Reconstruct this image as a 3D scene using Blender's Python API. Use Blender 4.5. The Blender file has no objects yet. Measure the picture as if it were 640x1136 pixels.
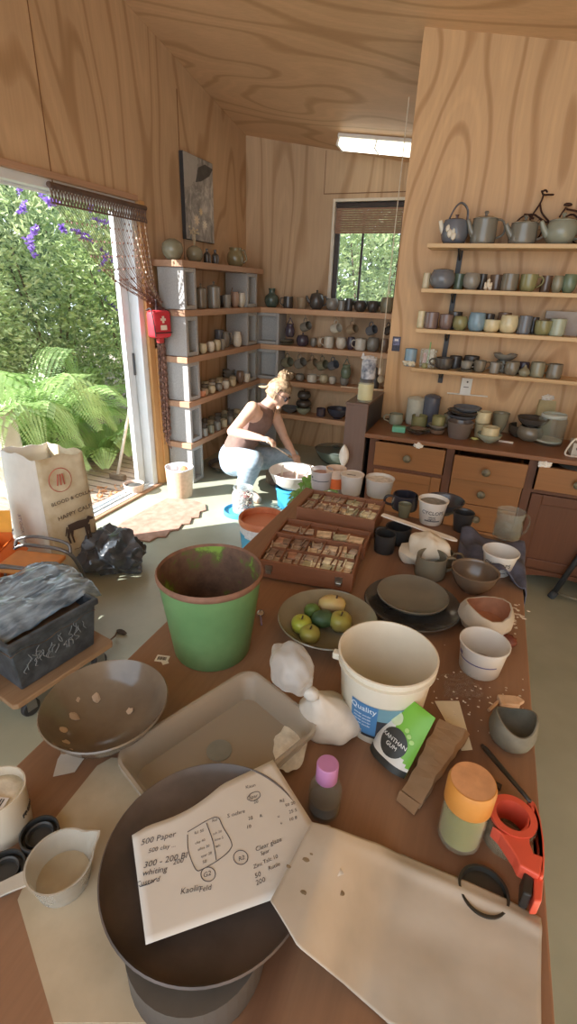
import bpy, bmesh, math, random
from mathutils import Vector as V, Matrix, noise as mnoise
random.seed(7)
S = bpy.context.scene
COL = S.collection
PI = math.pi
H = 1.62
# camera orientation (world -> camera), recovered from the vanishing points of the photograph
ROT = Matrix(((0.92877597, 0.36908634, 0.03391848), (-0.1812395, 0.37242935, 0.91019153), (0.32330703, -0.85151139, 0.41279645)))
RW = ROT.transposed()
FPX = 545.0
EYE = V((0, 0, H))
def ray(u, v): return RW @ V((u - 320, 568 - v, -FPX))
def atZ(u, v, z): r = ray(u, v); return EYE + r * ((z - H) / r.z)
def atX(u, v, x): r = ray(u, v); return EYE + r * (x / r.x)
def atY(u, v, y): r = ray(u, v); return EYE + r * (y / r.y)
def depth(p): return -(ROT @ (V(p) - EYE)).z
def mpp(p): return depth(p) / FPX
def proj(p):
    c = ROT @ (V(p) - EYE); return 320 - FPX * c.x / c.z, 568 + FPX * c.y / c.z
def htop(p, vt):   # height above p of the point seen at image row vt on the vertical through p
    lo, hi = -0.5, 3.0
    for _ in range(40):
        m = (lo + hi) / 2
        if proj(V(p) + V((0, 0, m)))[1] > vt: lo = m
        else: hi = m
    return lo
RIGHT = math.atan2(0.369, 0.929)
DIR = {'R': RIGHT, 'L': RIGHT + PI, 'F': RIGHT - PI / 2, 'B': RIGHT + PI / 2, 'FR': RIGHT - PI / 4, 'FL': RIGHT - 3 * PI / 4, 'BR': RIGHT + PI / 4, 'BL': RIGHT + 3 * PI / 4}

# ---------------------------------------------------------------- materials
def lin(h, k=1.0):
    if not isinstance(h, str): return tuple(h)[:3] + (1,)
    c = [int(h[i:i + 2], 16) / 255 for i in (0, 2, 4)]
    return tuple(min(1, k * (x / 12.92 if x <= 0.04045 else ((x + 0.055) / 1.055) ** 2.4)) for x in c) + (1,)
MC = {}
def nodes(name):
    m = bpy.data.materials.new(name); m.use_nodes = True
    nt = m.node_tree; b = nt.nodes['Principled BSDF']
    return m, nt, b, (lambda t, **k: mk(nt, t, **k))
def mk(nt, t, **k):
    n = nt.nodes.new(t)
    for a, v in k.items(): setattr(n, a, v)
    return n
def ramp(nt, fac, stops):
    r = nt.nodes.new('ShaderNodeValToRGB'); e = r.color_ramp.elements
    while len(e) < len(stops): e.new(0.5)
    for i, (p, c) in enumerate(stops): e[i].position = p; e[i].color = lin(c)
    nt.links.new(fac, r.inputs[0]); return r.outputs[0]
def noise_out(nt, scale, detail=3, rough=0.55, mscale=(1, 1, 1), dist=0, coord='Object'):
    tc = nt.nodes.new('ShaderNodeTexCoord'); mp = nt.nodes.new('ShaderNodeMapping'); mp.inputs['Scale'].default_value = mscale
    nz = nt.nodes.new('ShaderNodeTexNoise'); nz.inputs['Scale'].default_value = scale; nz.inputs['Detail'].default_value = detail
    nz.inputs['Roughness'].default_value = rough; nz.inputs['Distortion'].default_value = dist
    nt.links.new(tc.outputs[coord], mp.inputs[0]); nt.links.new(mp.outputs[0], nz.inputs[0]); return nz.outputs[0]
def bump(nt, b, h, s=0.3, d=0.004):
    bp = nt.nodes.new('ShaderNodeBump'); bp.inputs['Strength'].default_value = s; bp.inputs['Distance'].default_value = d
    nt.links.new(h, bp.inputs['Height']); nt.links.new(bp.outputs[0], b.inputs['Normal'])
def shade(h, k):
    c = lin(h); return (min(1, c[0] * k), min(1, c[1] * k), min(1, c[2] * k), 1)
def M(h, rough=0.55, var=0.18, scale=18, metal=0, bmp=0, spec=0.5, two=None, name='paint', lo=0.35, hi=0.65, detail=4, mscale=(1, 1, 1)):
    key = (h, rough, var, scale, metal, bmp, spec, two, name, lo, hi, mscale)
    if key in MC: return MC[key]
    m, nt, b, N = nodes(name)
    b.inputs['Roughness'].default_value = rough; b.inputs['Metallic'].default_value = metal; b.inputs['Specular IOR Level'].default_value = spec
    f = noise_out(nt, scale, detail, mscale=mscale)
    c = ramp(nt, f, [(lo, shade(h, 1 - var)), (hi, lin(two) if two else shade(h, 1 + var))])
    nt.links.new(c, b.inputs['Base Color'])
    if bmp: bump(nt, b, f, bmp)
    MC[key] = m; return m
def glaze(h, two=None, rough=0.2, var=0.38): return M(lift(h), rough, var, 38, 0, 0.05, 0.6, two and lift(two), 'glazed_stoneware', 0.3, 0.7)
def lift(h):
    c = [int(h[i:i + 2], 16) for i in (0, 2, 4)]; return ''.join('%02x' % min(255, int(x * 1.1 + 14)) for x in c)
def bisque(h): return M(h, 0.8, 0.12, 30, 0, 0.08, 0.3, None, 'unglazed_clay')
def clear(h, alpha=0.35, rough=0.25, name='translucent_plastic'):
    key = (h, alpha, rough, name)
    if key in MC: return MC[key]
    m, nt, b, N = nodes(name)
    b.inputs['Base Color'].default_value = lin(h); b.inputs['Roughness'].default_value = rough
    tr = nt.nodes.new('ShaderNodeBsdfTransparent'); tr.inputs[0].default_value = (.96, .97, .96, 1)
    mx = nt.nodes.new('ShaderNodeMixShader'); mx.inputs[0].default_value = alpha
    if alpha < .5:
        lw = nt.nodes.new('ShaderNodeLayerWeight'); lw.inputs[0].default_value = .5
        pw = mk(nt, 'ShaderNodeMath', operation='POWER'); pw.inputs[1].default_value = 3.5; nt.links.new(lw.outputs['Facing'], pw.inputs[0])
        ad = mk(nt, 'ShaderNodeMath', operation='MULTIPLY_ADD'); ad.inputs[1].default_value = .5; ad.inputs[2].default_value = alpha; ad.use_clamp = True
        nt.links.new(pw.outputs[0], ad.inputs[0]); nt.links.new(ad.outputs[0], mx.inputs[0])
    out = nt.nodes['Material Output']
    nt.links.new(tr.outputs[0], mx.inputs[1]); nt.links.new(b.outputs[0], mx.inputs[2]); nt.links.new(mx.outputs[0], out.inputs[0])
    MC[key] = m; return m
def wood(light, dark, axis=2, scale=2.2, bands=26, rough=0.55, name='wood', stretch=0.16, contrast=1.0, fine=0.5):
    key = ('w', light, dark, axis, scale, bands, name, stretch)
    if key in MC: return MC[key]
    m, nt, b, N = nodes(name)
    b.inputs['Roughness'].default_value = rough; b.inputs['Specular IOR Level'].default_value = 0.3
    ms = [1, 1, 1]; ms[axis] = stretch
    f = noise_out(nt, scale, 1.5, 0.4, ms, 0.3)
    a = mk(nt, 'ShaderNodeMath', operation='MULTIPLY'); a.inputs[1].default_value = bands; nt.links.new(f, a.inputs[0])
    s = mk(nt, 'ShaderNodeMath', operation='SINE'); nt.links.new(a.outputs[0], s.inputs[0])
    p = mk(nt, 'ShaderNodeMath', operation='MULTIPLY_ADD'); p.inputs[1].default_value = 0.5; p.inputs[2].default_value = 0.5; nt.links.new(s.outputs[0], p.inputs[0])
    c = ramp(nt, p.outputs[0], [(0.0, dark), (0.16, light), (0.85, light), (1.0, shade(light, 1.07))])
    ms2 = [14, 14, 14]; ms2[axis] = 0.7
    g = noise_out(nt, 6, 4, 0.6, ms2)
    c2 = ramp(nt, g, [(0.3, shade('ffffff', 0.72)), (0.65, 'ffffff')])
    big = noise_out(nt, 1.1, 3)
    c3 = ramp(nt, big, [(0.3, shade('ffffff', 0.8)), (0.7, 'ffffff')])
    def mul(x, y, fac):
        q = nt.nodes.new('ShaderNodeMix'); q.data_type = 'RGBA'; q.blend_type = 'MULTIPLY'; q.inputs[0].default_value = fac
        nt.links.new(x, q.inputs[6]); nt.links.new(y, q.inputs[7]); return q.outputs[2]
    nt.links.new(mul(mul(c, c2, fine), c3, 0.7), b.inputs['Base Color'])
    MC[key] = m; return m
def emit(h, s, name='lit_diffuser'):
    m, nt, b, N = nodes(name)
    b.inputs['Base Color'].default_value = lin(h); b.inputs['Emission Color'].default_value = lin(h); b.inputs['Emission Strength'].default_value = s
    return m
def leafmat(h, two, name='leaf'):
    m, nt, b, N = nodes(name)
    f = noise_out(nt, 3, 4)
    c = ramp(nt, f, [(0.35, h), (0.65, two)])
    d = nt.nodes.new('ShaderNodeBsdfDiffuse'); t = nt.nodes.new('ShaderNodeBsdfTranslucent'); g = nt.nodes.new('ShaderNodeBsdfGlossy')
    g.inputs['Roughness'].default_value = 0.4
    for q in (d, t): nt.links.new(c, q.inputs[0])
    mx = nt.nodes.new('ShaderNodeMixShader'); mx.inputs[0].default_value = 0.4
    m2 = nt.nodes.new('ShaderNodeMixShader'); m2.inputs[0].default_value = 0.06
    nt.links.new(d.outputs[0], mx.inputs[1]); nt.links.new(t.outputs[0], mx.inputs[2]); nt.links.new(mx.outputs[0], m2.inputs[1]); nt.links.new(g.outputs[0], m2.inputs[2])
    nt.links.new(m2.outputs[0], nt.nodes['Material Output'].inputs[0]); nt.nodes.remove(b)
    return m

# ---------------------------------------------------------------- objects
def tag(o, label=None, cat=None, group=None, kind=None):
    if label: o['label'] = label
    if cat: o['category'] = cat
    if group: o['group'] = group
    if kind: o['kind'] = kind
    return o
def thing(name, label, cat, loc=(0, 0, 0), rz=0, group=None):
    o = bpy.data.objects.new(name, None); COL.objects.link(o); o.location = loc; o.rotation_euler = (0, 0, rz); o.empty_display_size = 0.05
    return tag(o, label, cat, group)
def obj(name, bm, mat, parent=None, loc=(0, 0, 0), smooth=None, rot=None, bevel=0, label=None, solid=0):
    me = bpy.data.meshes.new(name)
    bmesh.ops.recalc_face_normals(bm, faces=bm.faces[:]) if smooth != 'raw' else None
    bm.to_mesh(me); bm.free()
    o = bpy.data.objects.new(name, me); COL.objects.link(o); o.location = loc
    if rot is not None: o.rotation_euler = rot
    for mm in (mat if isinstance(mat, (list, tuple)) else [mat]): me.materials.append(mm)
    if smooth:
        me.polygons.foreach_set('use_smooth', [True] * len(me.polygons))
        if smooth != 'all' and smooth != 'raw':
            try: me.set_sharp_from_angle(angle=math.radians(smooth if isinstance(smooth, (int, float)) and smooth > 1 else 40))
            except Exception: pass
    if parent: o.parent = parent
    if bevel:
        d = o.modifiers.new('Bevel', 'BEVEL'); d.width = bevel; d.segments = 2; d.limit_method = 'ANGLE'
    if solid:
        d = o.modifiers.new('Solidify', 'SOLIDIFY'); d.thickness = solid; d.offset = 0
    if label: o['label'] = label
    return o
def BM(): return bmesh.new()
def box(bm, x0, x1, y0, y1, z0, z1, mi=0):
    v = [bm.verts.new((x, y, z)) for z in (z0, z1) for y in (y0, y1) for x in (x0, x1)]
    for q in ((0, 2, 3, 1), (4, 5, 7, 6), (0, 1, 5, 4), (2, 6, 7, 3), (0, 4, 6, 2), (1, 3, 7, 5)):
        bm.faces.new([v[i] for i in q]).material_index = mi
    return bm
def cbox(bm, c, s, rz=0, mi=0, rx=0, ry=0):
    n = len(bm.verts); bm.verts.ensure_lookup_table()
    box(bm, -s[0] / 2, s[0] / 2, -s[1] / 2, s[1] / 2, -s[2] / 2, s[2] / 2, mi); bm.verts.ensure_lookup_table()
    vs = bm.verts[n:]
    m = Matrix.Translation(c) @ Matrix.Rotation(rz, 4, 'Z') @ Matrix.Rotation(ry, 4, 'Y') @ Matrix.Rotation(rx, 4, 'X')
    bmesh.ops.transform(bm, matrix=m, verts=vs); return bm
def lathe(bm, pts, n=28, c=(0, 0, 0), wob=0, seed=0, mi=0, sq=1.0, mat=None):
    rings = []
    for r, z in pts:
        if r < 1e-5: rings.append([bm.verts.new((c[0], c[1], c[2] + z))])
        else:
            ring = []
            for i in range(n):
                a = 2 * PI * i / n
                k = 1 + (wob * mnoise.noise(V((math.cos(a) * 1.4 + seed, math.sin(a) * 1.4, z * 6 + seed))) if wob else 0)
                ring.append(bm.verts.new((c[0] + r * k * math.cos(a), c[1] + sq * r * k * math.sin(a), c[2] + z)))
            rings.append(ring)
    for a, b in zip(rings, rings[1:]):
        if len(a) == 1 and len(b) == 1: continue
        for i in range(n):
            j = (i + 1) % n
            if len(a) == 1: f = bm.faces.new((a[0], b[j], b[i]))
            elif len(b) == 1: f = bm.faces.new((a[i], a[j], b[0]))
            else: f = bm.faces.new((a[i], a[j], b[j], b[i]))
            f.material_index = mi
    return bm
def tube(bm, pts, r, n=8, mi=0, cap=True, flat=1.0):
    pts = [V(p) for p in pts]; rs = r if isinstance(r, (list, tuple)) else [r] * len(pts)
    rings = []; up = V((0, 0, 1))
    t0 = (pts[1] - pts[0]).normalized()
    if abs(t0.z) > 0.9: up = V((1, 0, 0))
    s = t0.cross(up).normalized()
    for i, p in enumerate(pts):
        t = ((pts[min(i + 1, len(pts) - 1)] - pts[max(i - 1, 0)])).normalized()
        s = (s - t * s.dot(t)).normalized(); w = t.cross(s)
        rings.append([bm.verts.new(p + (s * math.cos(2 * PI * k / n) + w * math.sin(2 * PI * k / n) * flat) * rs[i]) for k in range(n)])
    for a, b in zip(rings, rings[1:]):
        for k in range(n): bm.faces.new((a[k], a[(k + 1) % n], b[(k + 1) % n], b[k])).material_index = mi
    if cap:
        bm.faces.new(rings[0][::-1]).material_index = mi; bm.faces.new(rings[-1]).material_index = mi
    return bm
def curve(pts, n=6):   # Catmull-Rom
    pts = [V(p) for p in pts]; out = []
    q = [pts[0] * 2 - pts[1]] + pts + [pts[-1] * 2 - pts[-2]]
    for i in range(1, len(q) - 2):
        for k in range(n):
            t = k / n; a, b, c, d = q[i - 1:i + 3]
            out.append(0.5 * ((2 * b) + (c - a) * t + (2 * a - 5 * b + 4 * c - d) * t * t + (3 * b - a - 3 * c + d) * t ** 3))
    return out + [pts[-1]]
def prism(bm, poly, z0, z1, mi=0):
    a = [bm.verts.new((p[0], p[1], z0)) for p in poly]; b = [bm.verts.new((p[0], p[1], z1)) for p in poly]
    bm.faces.new(a[::-1]).material_index = mi; bm.faces.new(b).material_index = mi
    for i in range(len(poly)):
        j = (i + 1) % len(poly); bm.faces.new((a[i], a[j], b[j], b[i])).material_index = mi
    return bm
def sheet(bm, fn, nu, nv, mi=0):
    g = [[bm.verts.new(fn(i / nu, j / nv)) for j in range(nv + 1)] for i in range(nu + 1)]
    for i in range(nu):
        for j in range(nv): bm.faces.new((g[i][j], g[i + 1][j], g[i + 1][j + 1], g[i][j + 1])).material_index = mi
    return bm
def quadfn(a, b, c, d):   # bilinear patch
    a, b, c, d = map(V, (a, b, c, d))
    return lambda s, t: (a * (1 - s) + b * s) * (1 - t) + (d * (1 - s) + c * s) * t
def blob(bm, c, r, amp=0.2, freq=3, sub=3, seed=0, flatz=None, rot=None):
    n = len(bm.verts)
    bmesh.ops.create_icosphere(bm, subdivisions=sub, radius=1); bm.verts.ensure_lookup_table()
    for v in bm.verts[n:]:
        d = v.co.normalized(); k = 1 + amp * mnoise.noise(d * freq + V((seed, seed * 1.7, 0)))
        p = V((d.x * r[0] * k, d.y * r[1] * k, d.z * r[2] * k))
        if rot: p = rot @ p
        v.co = p + V(c)
        if flatz is not None and v.co.z < flatz: v.co.z = flatz
    return bm
def text_bm(txt, size, depth_=0.0006):
    cu = bpy.data.curves.new('txt', 'FONT'); cu.body = txt; cu.size = size; cu.extrude = depth_; cu.align_x = 'CENTER'; cu.align_y = 'CENTER'; cu.resolution_u = 2
    o = bpy.data.objects.new('txt', cu); COL.objects.link(o)
    bpy.context.view_layer.update()
    me = o.evaluated_get(bpy.context.evaluated_depsgraph_get()).to_mesh()
    bm = BM(); bm.from_mesh(me); o.evaluated_get(bpy.context.evaluated_depsgraph_get()).to_mesh_clear()
    bpy.data.objects.remove(o); bpy.data.curves.remove(cu)
    return bm
def text_flat(txt, size, mat, parent, origin, ux, uy, name='lettering'):
    """lettering in the plane spanned by ux (reading direction) and uy (up), local to parent"""
    bm = text_bm(txt, size); ux = V(ux).normalized(); uy = V(uy).normalized(); n = ux.cross(uy)
    for v in bm.verts: v.co = V(origin) + ux * v.co.x + uy * v.co.y + n * (v.co.z + 0.0006)
    return obj(name, bm, mat, parent, smooth='raw')
def text_cyl(txt, size, mat, parent, rfun, z, ang, slant=0, name='lettering'):
    bm = text_bm(txt, size)
    for v in bm.verts:
        zz = z + v.co.y + slant * v.co.x; r = rfun(zz) + 0.0008 + v.co.z; a = ang + v.co.x / r
        v.co = V((r * math.cos(a), r * math.sin(a), zz))
    return obj(name, bm, mat, parent, smooth='raw')
def patch_cyl(bm, rfun, z0, z1, a0, a1, off=0.0008, n=10, mi=0, slant=0):
    g = []
    for i in range(n + 1):
        a = a0 + (a1 - a0) * i / n
        g.append([bm.verts.new(((rfun(z) + off) * math.cos(a), (rfun(z) + off) * math.sin(a), z)) for z in (z0, (z0 + z1) / 2, z1)])
    for i in range(n):
        for j in range(2): bm.faces.new((g[i][j], g[i + 1][j], g[i + 1][j + 1], g[i][j + 1])).material_index = mi
    return bm
def pad(p, w, d, h):   # keep readable
    return (p[0] - w / 2, p[0] + w / 2, p[1] - d / 2, p[1] + d / 2, p[2], p[2] + h)

# ---------------------------------------------------------------- pottery
KINDS = {
 'cyl': [(.9, 0), (.97, .05), (1, .3), (1, 1)],
 'mug': [(.86, 0), (.95, .05), (1, .3), (.97, .7), (.95, 1)],
 'cup': [(.62, 0), (.8, .1), (.95, .4), (1, 1)],
 'round': [(.55, 0), (.62, .03), (.88, .22), (1, .52), (.93, .82), (.8, 1)],
 'tumbler': [(.6, 0), (.85, .12), (1, .42), (.96, .75), (.86, 1)],
 'bowl': [(.4, 0), (.42, .08), (.65, .25), (.87, .6), (1, 1)],
 'deep': [(.5, 0), (.55, .06), (.78, .35), (.93, .7), (1, 1)],
 'plate': [(.55, 0), (.57, .2), (.75, .35), (1, 1)],
 'flare': [(.72, 0), (.76, .06), (.9, .6), (1, 1)],
 'taper': [(.78, 0), (.8, .03), (.9, .5), (1, 1)],
 'jugb': [(.6, 0), (.85, .12), (1, .4), (.9, .68), (.7, .85), (.74, 1)],
 'vase': [(.55, 0), (.8, .1), (1, .36), (.86, .6), (.45, .74), (.42, .9), (.5, 1)],
 'sphere': [(.45, 0), (.75, .12), (.97, .36), (1, .55), (.85, .83), (.45, .97), (.3, 1)],
 'pear': [(.5, 0), (.85, .14), (1, .38), (.8, .6), (.35, .78), (.22, .9), (.16, 1)],
 'bottle': [(.8, 0), (1, .06), (1, .55), (.8, .68), (.38, .78), (.36, 1)],
}
def smoothprof(pr, n=4):
    q = curve([(a, 0, b) for a, b in pr], n); return [(max(p.x, 0.0), p.z) for p in q]
def profile(kind, R, h, wall=None, n=3, closed=False):
    pr = [(a * R, b * h) for a, b in smoothprof(KINDS[kind], n)]
    if closed: return [(0, 0)] + pr + [(0, h)]
    t = wall or max(0.0025, min(0.005, R * 0.08))
    inner = [(max(a - t, 0.001), max(b, t * 1.3)) for a, b in pr[::-1]]
    k = []
    for p in inner:
        if not k or p[1] < k[-1][1] - 1e-6 or len(k) < 2: k.append(p)
    rim = [(pr[-1][0] - t * 0.5, pr[-1][1] + t * 0.35)]
    return [(0, 0)] + pr + rim + k + [(0, t * 1.3)]
def handle_bm(R0, R1, z0, z1, out, ang, r, n=8, flat=0.7):
    bm = BM(); c, s = math.cos(ang), math.sin(ang)
    p = [(R0 - r * .6, z0), (R0 + out * .65, z0 + (z1 - z0) * -.02), (R0 + out, z0 + (z1 - z0) * .35), (R1 + out * .75, z0 + (z1 - z0) * .75), (R1 - r * .6, z1)]
    return tube(bm, curve([(a * c, a * s, z) for a, z in p], 5), r, n, flat=flat)
def rad_at(prof, z):
    best = prof[1][0]
    for (r0, z0), (r1, z1) in zip(prof[1:], prof[2:]):
        if z0 <= z <= z1 and z1 > z0: return r0 + (r1 - r0) * (z - z0) / (z1 - z0)
        if z1 < z0: break
        best = r1
    return best
def pot(kind, name, label, cat, loc, w, h, mat, group=None, handle=None, lid=None, spout=None, wall=None, hmat=None, fill=None, wob=0.012, n=26, knob=True, tilt=None, both=False, hr=None):
    R = w / 2; pr = profile(kind, R, h, wall, closed=False)
    bm = lathe(BM(), pr, n, wob=wob, seed=random.random() * 50)
    multi = handle is not None or lid or spout is not None or fill
    if not multi:
        o = obj(name, bm, mat, None, loc, smooth=50); tag(o, label, cat, group)
        if tilt: o.rotation_euler = tilt
        return o
    t = thing(name, label, cat, loc, 0, group)
    if tilt: t.rotation_euler = tilt
    obj('body', bm, mat, t, smooth=50)
    if handle is not None:
        for a in ([handle, handle + PI] if both else [handle]):
            z0, z1 = h * .86, h * .22
            obj('handle', handle_bm(rad_at(pr, z0), rad_at(pr, z1), z0, z1, min(R * .85, .036) if hr is None else hr, a, max(.0048, R * .14)), hmat or mat, t, smooth='all')
    if lid:
        Rr = pr[len(smoothprof(KINDS[kind], 3))][0] * 1.02
        lp = [(0, 0), (Rr * .98, 0), (Rr, .004), (Rr * .8, h * .05 + .004), (Rr * .3, h * .09 + .005)]
        if knob: lp += [(Rr * .12, h * .1 + .006), (Rr * .14, h * .13 + .01), (Rr * .2, h * .16 + .014), (Rr * .1, h * .19 + .016), (0, h * .19 + .0165)]
        else: lp += [(0, h * .09 + .006)]
        obj('lid', lathe(BM(), lp, n, (0, 0, h + .0015)), lid if not isinstance(lid, bool) else mat, t, smooth=50)
    if spout is not None:
        c, s = math.cos(spout), math.sin(spout); b = BM()
        ps = [(R * .72, h * .45), (R * 1.15, h * .6), (R * 1.45, h * .92)]
        tube(b, curve([(a * c, a * s, z) for a, z in ps], 4), [R * .3 - i * R * .02 for i in range(9)], 10)
        obj('spout', b, mat, t, smooth='all')
    if fill:
        col, lev = fill; r = rad_at(pr, h * lev) - (wall or .004)
        obj('contents', lathe(BM(), [(0, h * lev - .01), (r, h * lev - .01), (r, h * lev), (r * .5, h * lev + .004), (0, h * lev + .006)], n, wob=.03), col, t, smooth='all')
    return t
ORD = ['first', 'second', 'third', 'fourth', 'fifth', 'sixth', 'seventh', 'eighth', 'ninth', 'tenth', 'eleventh', 'twelfth', 'thirteenth', 'fourteenth', 'fifteenth']
# ================================================================ THE ROOM
PLY = wood('cbab87', 'b5936e', 2, 1.6, 70, 0.5, 'plywood', 0.24, fine=0.3)
PLYL = wood('cda679', 'b48b5e', 2, 1.7, 90, 0.45, 'plywood_pale', 0.24, fine=0.3)
PLYC = wood('d6b088', 'c09a72', 0, 1.5, 60, 0.5, 'plywood_ceiling', 0.24, fine=0.3)
PINE = wood('cfa581', 'ad805c', 0, 3.0, 14, 0.55, 'pine_board', 0.06, fine=0.4)
PINEY = wood('bb967a', '95705a', 1, 3.0, 14, 0.6, 'rough_plank', 0.06, fine=0.5)
PINEV = wood('cfa06a', 'a87443', 2, 3.0, 14, 0.55, 'pine_trim', 0.06, fine=0.4)
GREYB = M('2b2a2b', .5, .1)
ALU = M('dfe6ea', .35, .04, 6, 0.1, name='powder_coated_aluminium')
def struct(name, bm, m, parent=None, **k):
    o = obj(name, bm, m, parent, **k)
    if parent is None: o['kind'] = 'structure'
    return o
XL, XR, YB, YP, YF = -2.53, 2.3, 5.15, 3.40, -2.4
def ceil_z(x, y): return 2.936 - .178 * (x - XL) - .17 * (y - YB)
FLOORM = M('a3a793', .42, .07, 2.2, name='painted_concrete_floor', bmp=0.02, two='afb3a0')
b = BM(); box(b, XL - .02, XR, YF, YB, -.1, 0); struct('floor', b, FLOORM)
# left wall with the sliding door opening (y 1.80..3.15, head 2.075) and two unseen slits added nearer the camera to throw sun strips on the floor
D0, D1, DH = 1.73, 3.385, 2.15
WT = .09
def wall_x(bm, y0, y1, z0, z1): 
    box(bm, XL - WT, XL, y0, y1, z0, z1)
b = BM()
def slab(bm, y0, y1, z0):
    v = [bm.verts.new((x, y, z)) for x in (XL - WT, XL) for (y, z) in ((y0, z0), (y1, z0), (y1, ceil_z(XL, y1)), (y0, ceil_z(XL, y0)))]
    for q in ((0, 1, 2, 3), (7, 6, 5, 4), (0, 4, 5, 1), (1, 5, 6, 2), (2, 6, 7, 3), (3, 7, 4, 0)): bm.faces.new([v[i] for i in q])
slab(b, D1, YB + .09, 0); slab(b, D0, D1, DH)
SL = ((.67, .80, .74, .95), (1.18, 1.33, .50, 1.08))
slab(b, YF, .67, 0); slab(b, 1.33, D0, 0); slab(b, .80, 1.18, 0)
for y0, y1, z0, z1 in SL:
    box(b, XL - WT, XL, y0, y1, 0, z0); slab(b, y0, y1, z1)
struct('wall_left', b, PLY)
for i, (y0, y1, z0, z1) in enumerate(SL):
    b = BM(); box(b, XL - .05, XL - .045, y0, y1, z0, z1); struct('window_%d' % (i + 2), b, clear('f4fbff', .06, .02, 'window_glass'))  # panes of the added slits that let the sun strips onto the floor
# back wall with window
WX0, WX1, WZ0, WZ1 = -1.62, -.90, 1.47, 2.40
b = BM()
def wall_y(bm, x0, x1, z0, z1=None, y0=YB, y1=YB + .09):
    t = (lambda x: ceil_z(x, y0)) if z1 is None else (lambda x: z1)
    v = [bm.verts.new(p) for y in (y0, y1) for p in ((x0, y, z0), (x1, y, z0), (x1, y, t(x1)), (x0, y, t(x0)))]
    for q in ((0, 1, 2, 3), (7, 6, 5, 4), (0, 4, 5, 1), (1, 5, 6, 2), (2, 6, 7, 3), (3, 7, 4, 0)): bm.faces.new([v[i] for i in q])
wall_y(b, XL - .09, WX0, 0); wall_y(b, WX1, XR, 0); wall_y(b, WX0, WX1, 0, WZ0); wall_y(b, WX0, WX1, WZ1)
struct('wall_back', b, PLY)
# plywood partition behind the dresser
b = BM(); wall_y(b, -.632, XR, 0, None, YP, YP + .10); struct('wall_partition', b, PLYL)
b = BM(); box(b, -.5, -.44, YP + .1, YB, 0, 2.55); struct('wall_nook', b, PLY)
b = BM(); v = [b.verts.new(p) for x in (XR, XR + .09) for p in ((x, YF, 0), (x, YB, 0), (x, YB, ceil_z(x, YB)), (x, YF, ceil_z(x, YF)))]
for q in ((0, 1, 2, 3), (7, 6, 5, 4), (0, 4, 5, 1), (1, 5, 6, 2), (2, 6, 7, 3), (3, 7, 4, 0)): b.faces.new([v[i] for i in q])
struct('wall_right', b, PLYL)
b = BM(); v = []
for dz in (0, .08):
    for x, y in ((XL - .3, YF), (XR + .3, YF), (XR + .3, YB + .3), (XL - .3, YB + .3)): v.append(b.verts.new((x, y, ceil_z(x, y) + dz)))
for q in ((0, 1, 2, 3), (7, 6, 5, 4), (0, 4, 5, 1), (1, 5, 6, 2), (2, 6, 7, 3), (3, 7, 4, 0)): b.faces.new([v[i] for i in q])
struct('ceiling', b, PLYC)
# plywood joint strip by the corner, sheet joints
b = BM(); box(b, XL, XL + .004, 3.98, 3.984, 1.8, 2.95); box(b, XL, XL + .004, 2.62, 2.624, 2.1, 3.2); struct('trim_1', b, M('7a5433', .7))
b = BM(); box(b, -1.72, -1.716, YB - .004, YB, 2.44, 2.78); box(b, -1.72, -.64, YB - .004, YB, 2.44, 2.446); struct('trim_2', b, M('7a5433', .7))
# door: white aluminium frame, sill, open leaf stacked at the far side, timber trim
t = thing('door_1', 'white aluminium sliding door slid open onto the garden, threshold at the floor', 'door', (0, 0, 0)); t['kind'] = 'structure'
b = BM(); box(b, XL - .14, XL - .005, D1 - .06, D1 + .0, .0, DH); box(b, XL - .14, XL - .005, D0, D0 + .05, 0, DH); obj('jamb', b, ALU, t, bevel=.004)
b = BM(); box(b, XL - .14, XL - .005, D0 + .05, D1 - .055, DH - .05, DH); box(b, XL - .10, XL - .07, D0 + .05, D1 - .055, DH - .065, DH - .05); obj('head_rail', b, ALU, t, bevel=.003)
b = BM(); box(b, XL - .15, XL + .0, D0 + .05, D1 - .055, -.02, .022); box(b, XL - .055, XL - .045, D0 + .05, D1 - .055, .022, .034); box(b, XL - .105, XL - .095, D0 + .05, D1 - .055, .022, .034); obj('sill_track', b, ALU, t, bevel=.002)
b = BM(); x0, x1 = XL - .128, XL - .088
box(b, x0, x1, D1 - .15, D1 - .065, .035, DH - .07); obj('door_stile', b, ALU, t, bevel=.004)
b = BM(); box(b, XL - .088, XL - .08, D1 - .085, D1 - .067, .95, 1.12); obj('door_latch', b, M('555a60', .4), t, bevel=.002)
b = BM(); box(b, XL - .0, XL + .022, D1, D1 + .07, 0, DH + .01); box(b, XL, XL + .035, D1 + .07, D1 + .14, .0, 1.15); struct('trim_3', b, PINEV, bevel=.003)
b = BM(); box(b, XL, XL + .02, D0 - .07, D1 + .0, DH, DH + .035); struct('trim_4', b, PINEY, bevel=.002)
b = BM(); box(b, XL - .0, XL + .035, D0 - .2, D1 + .02, .0, .018); struct('trim_5', b, PINEY, bevel=.004)
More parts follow.
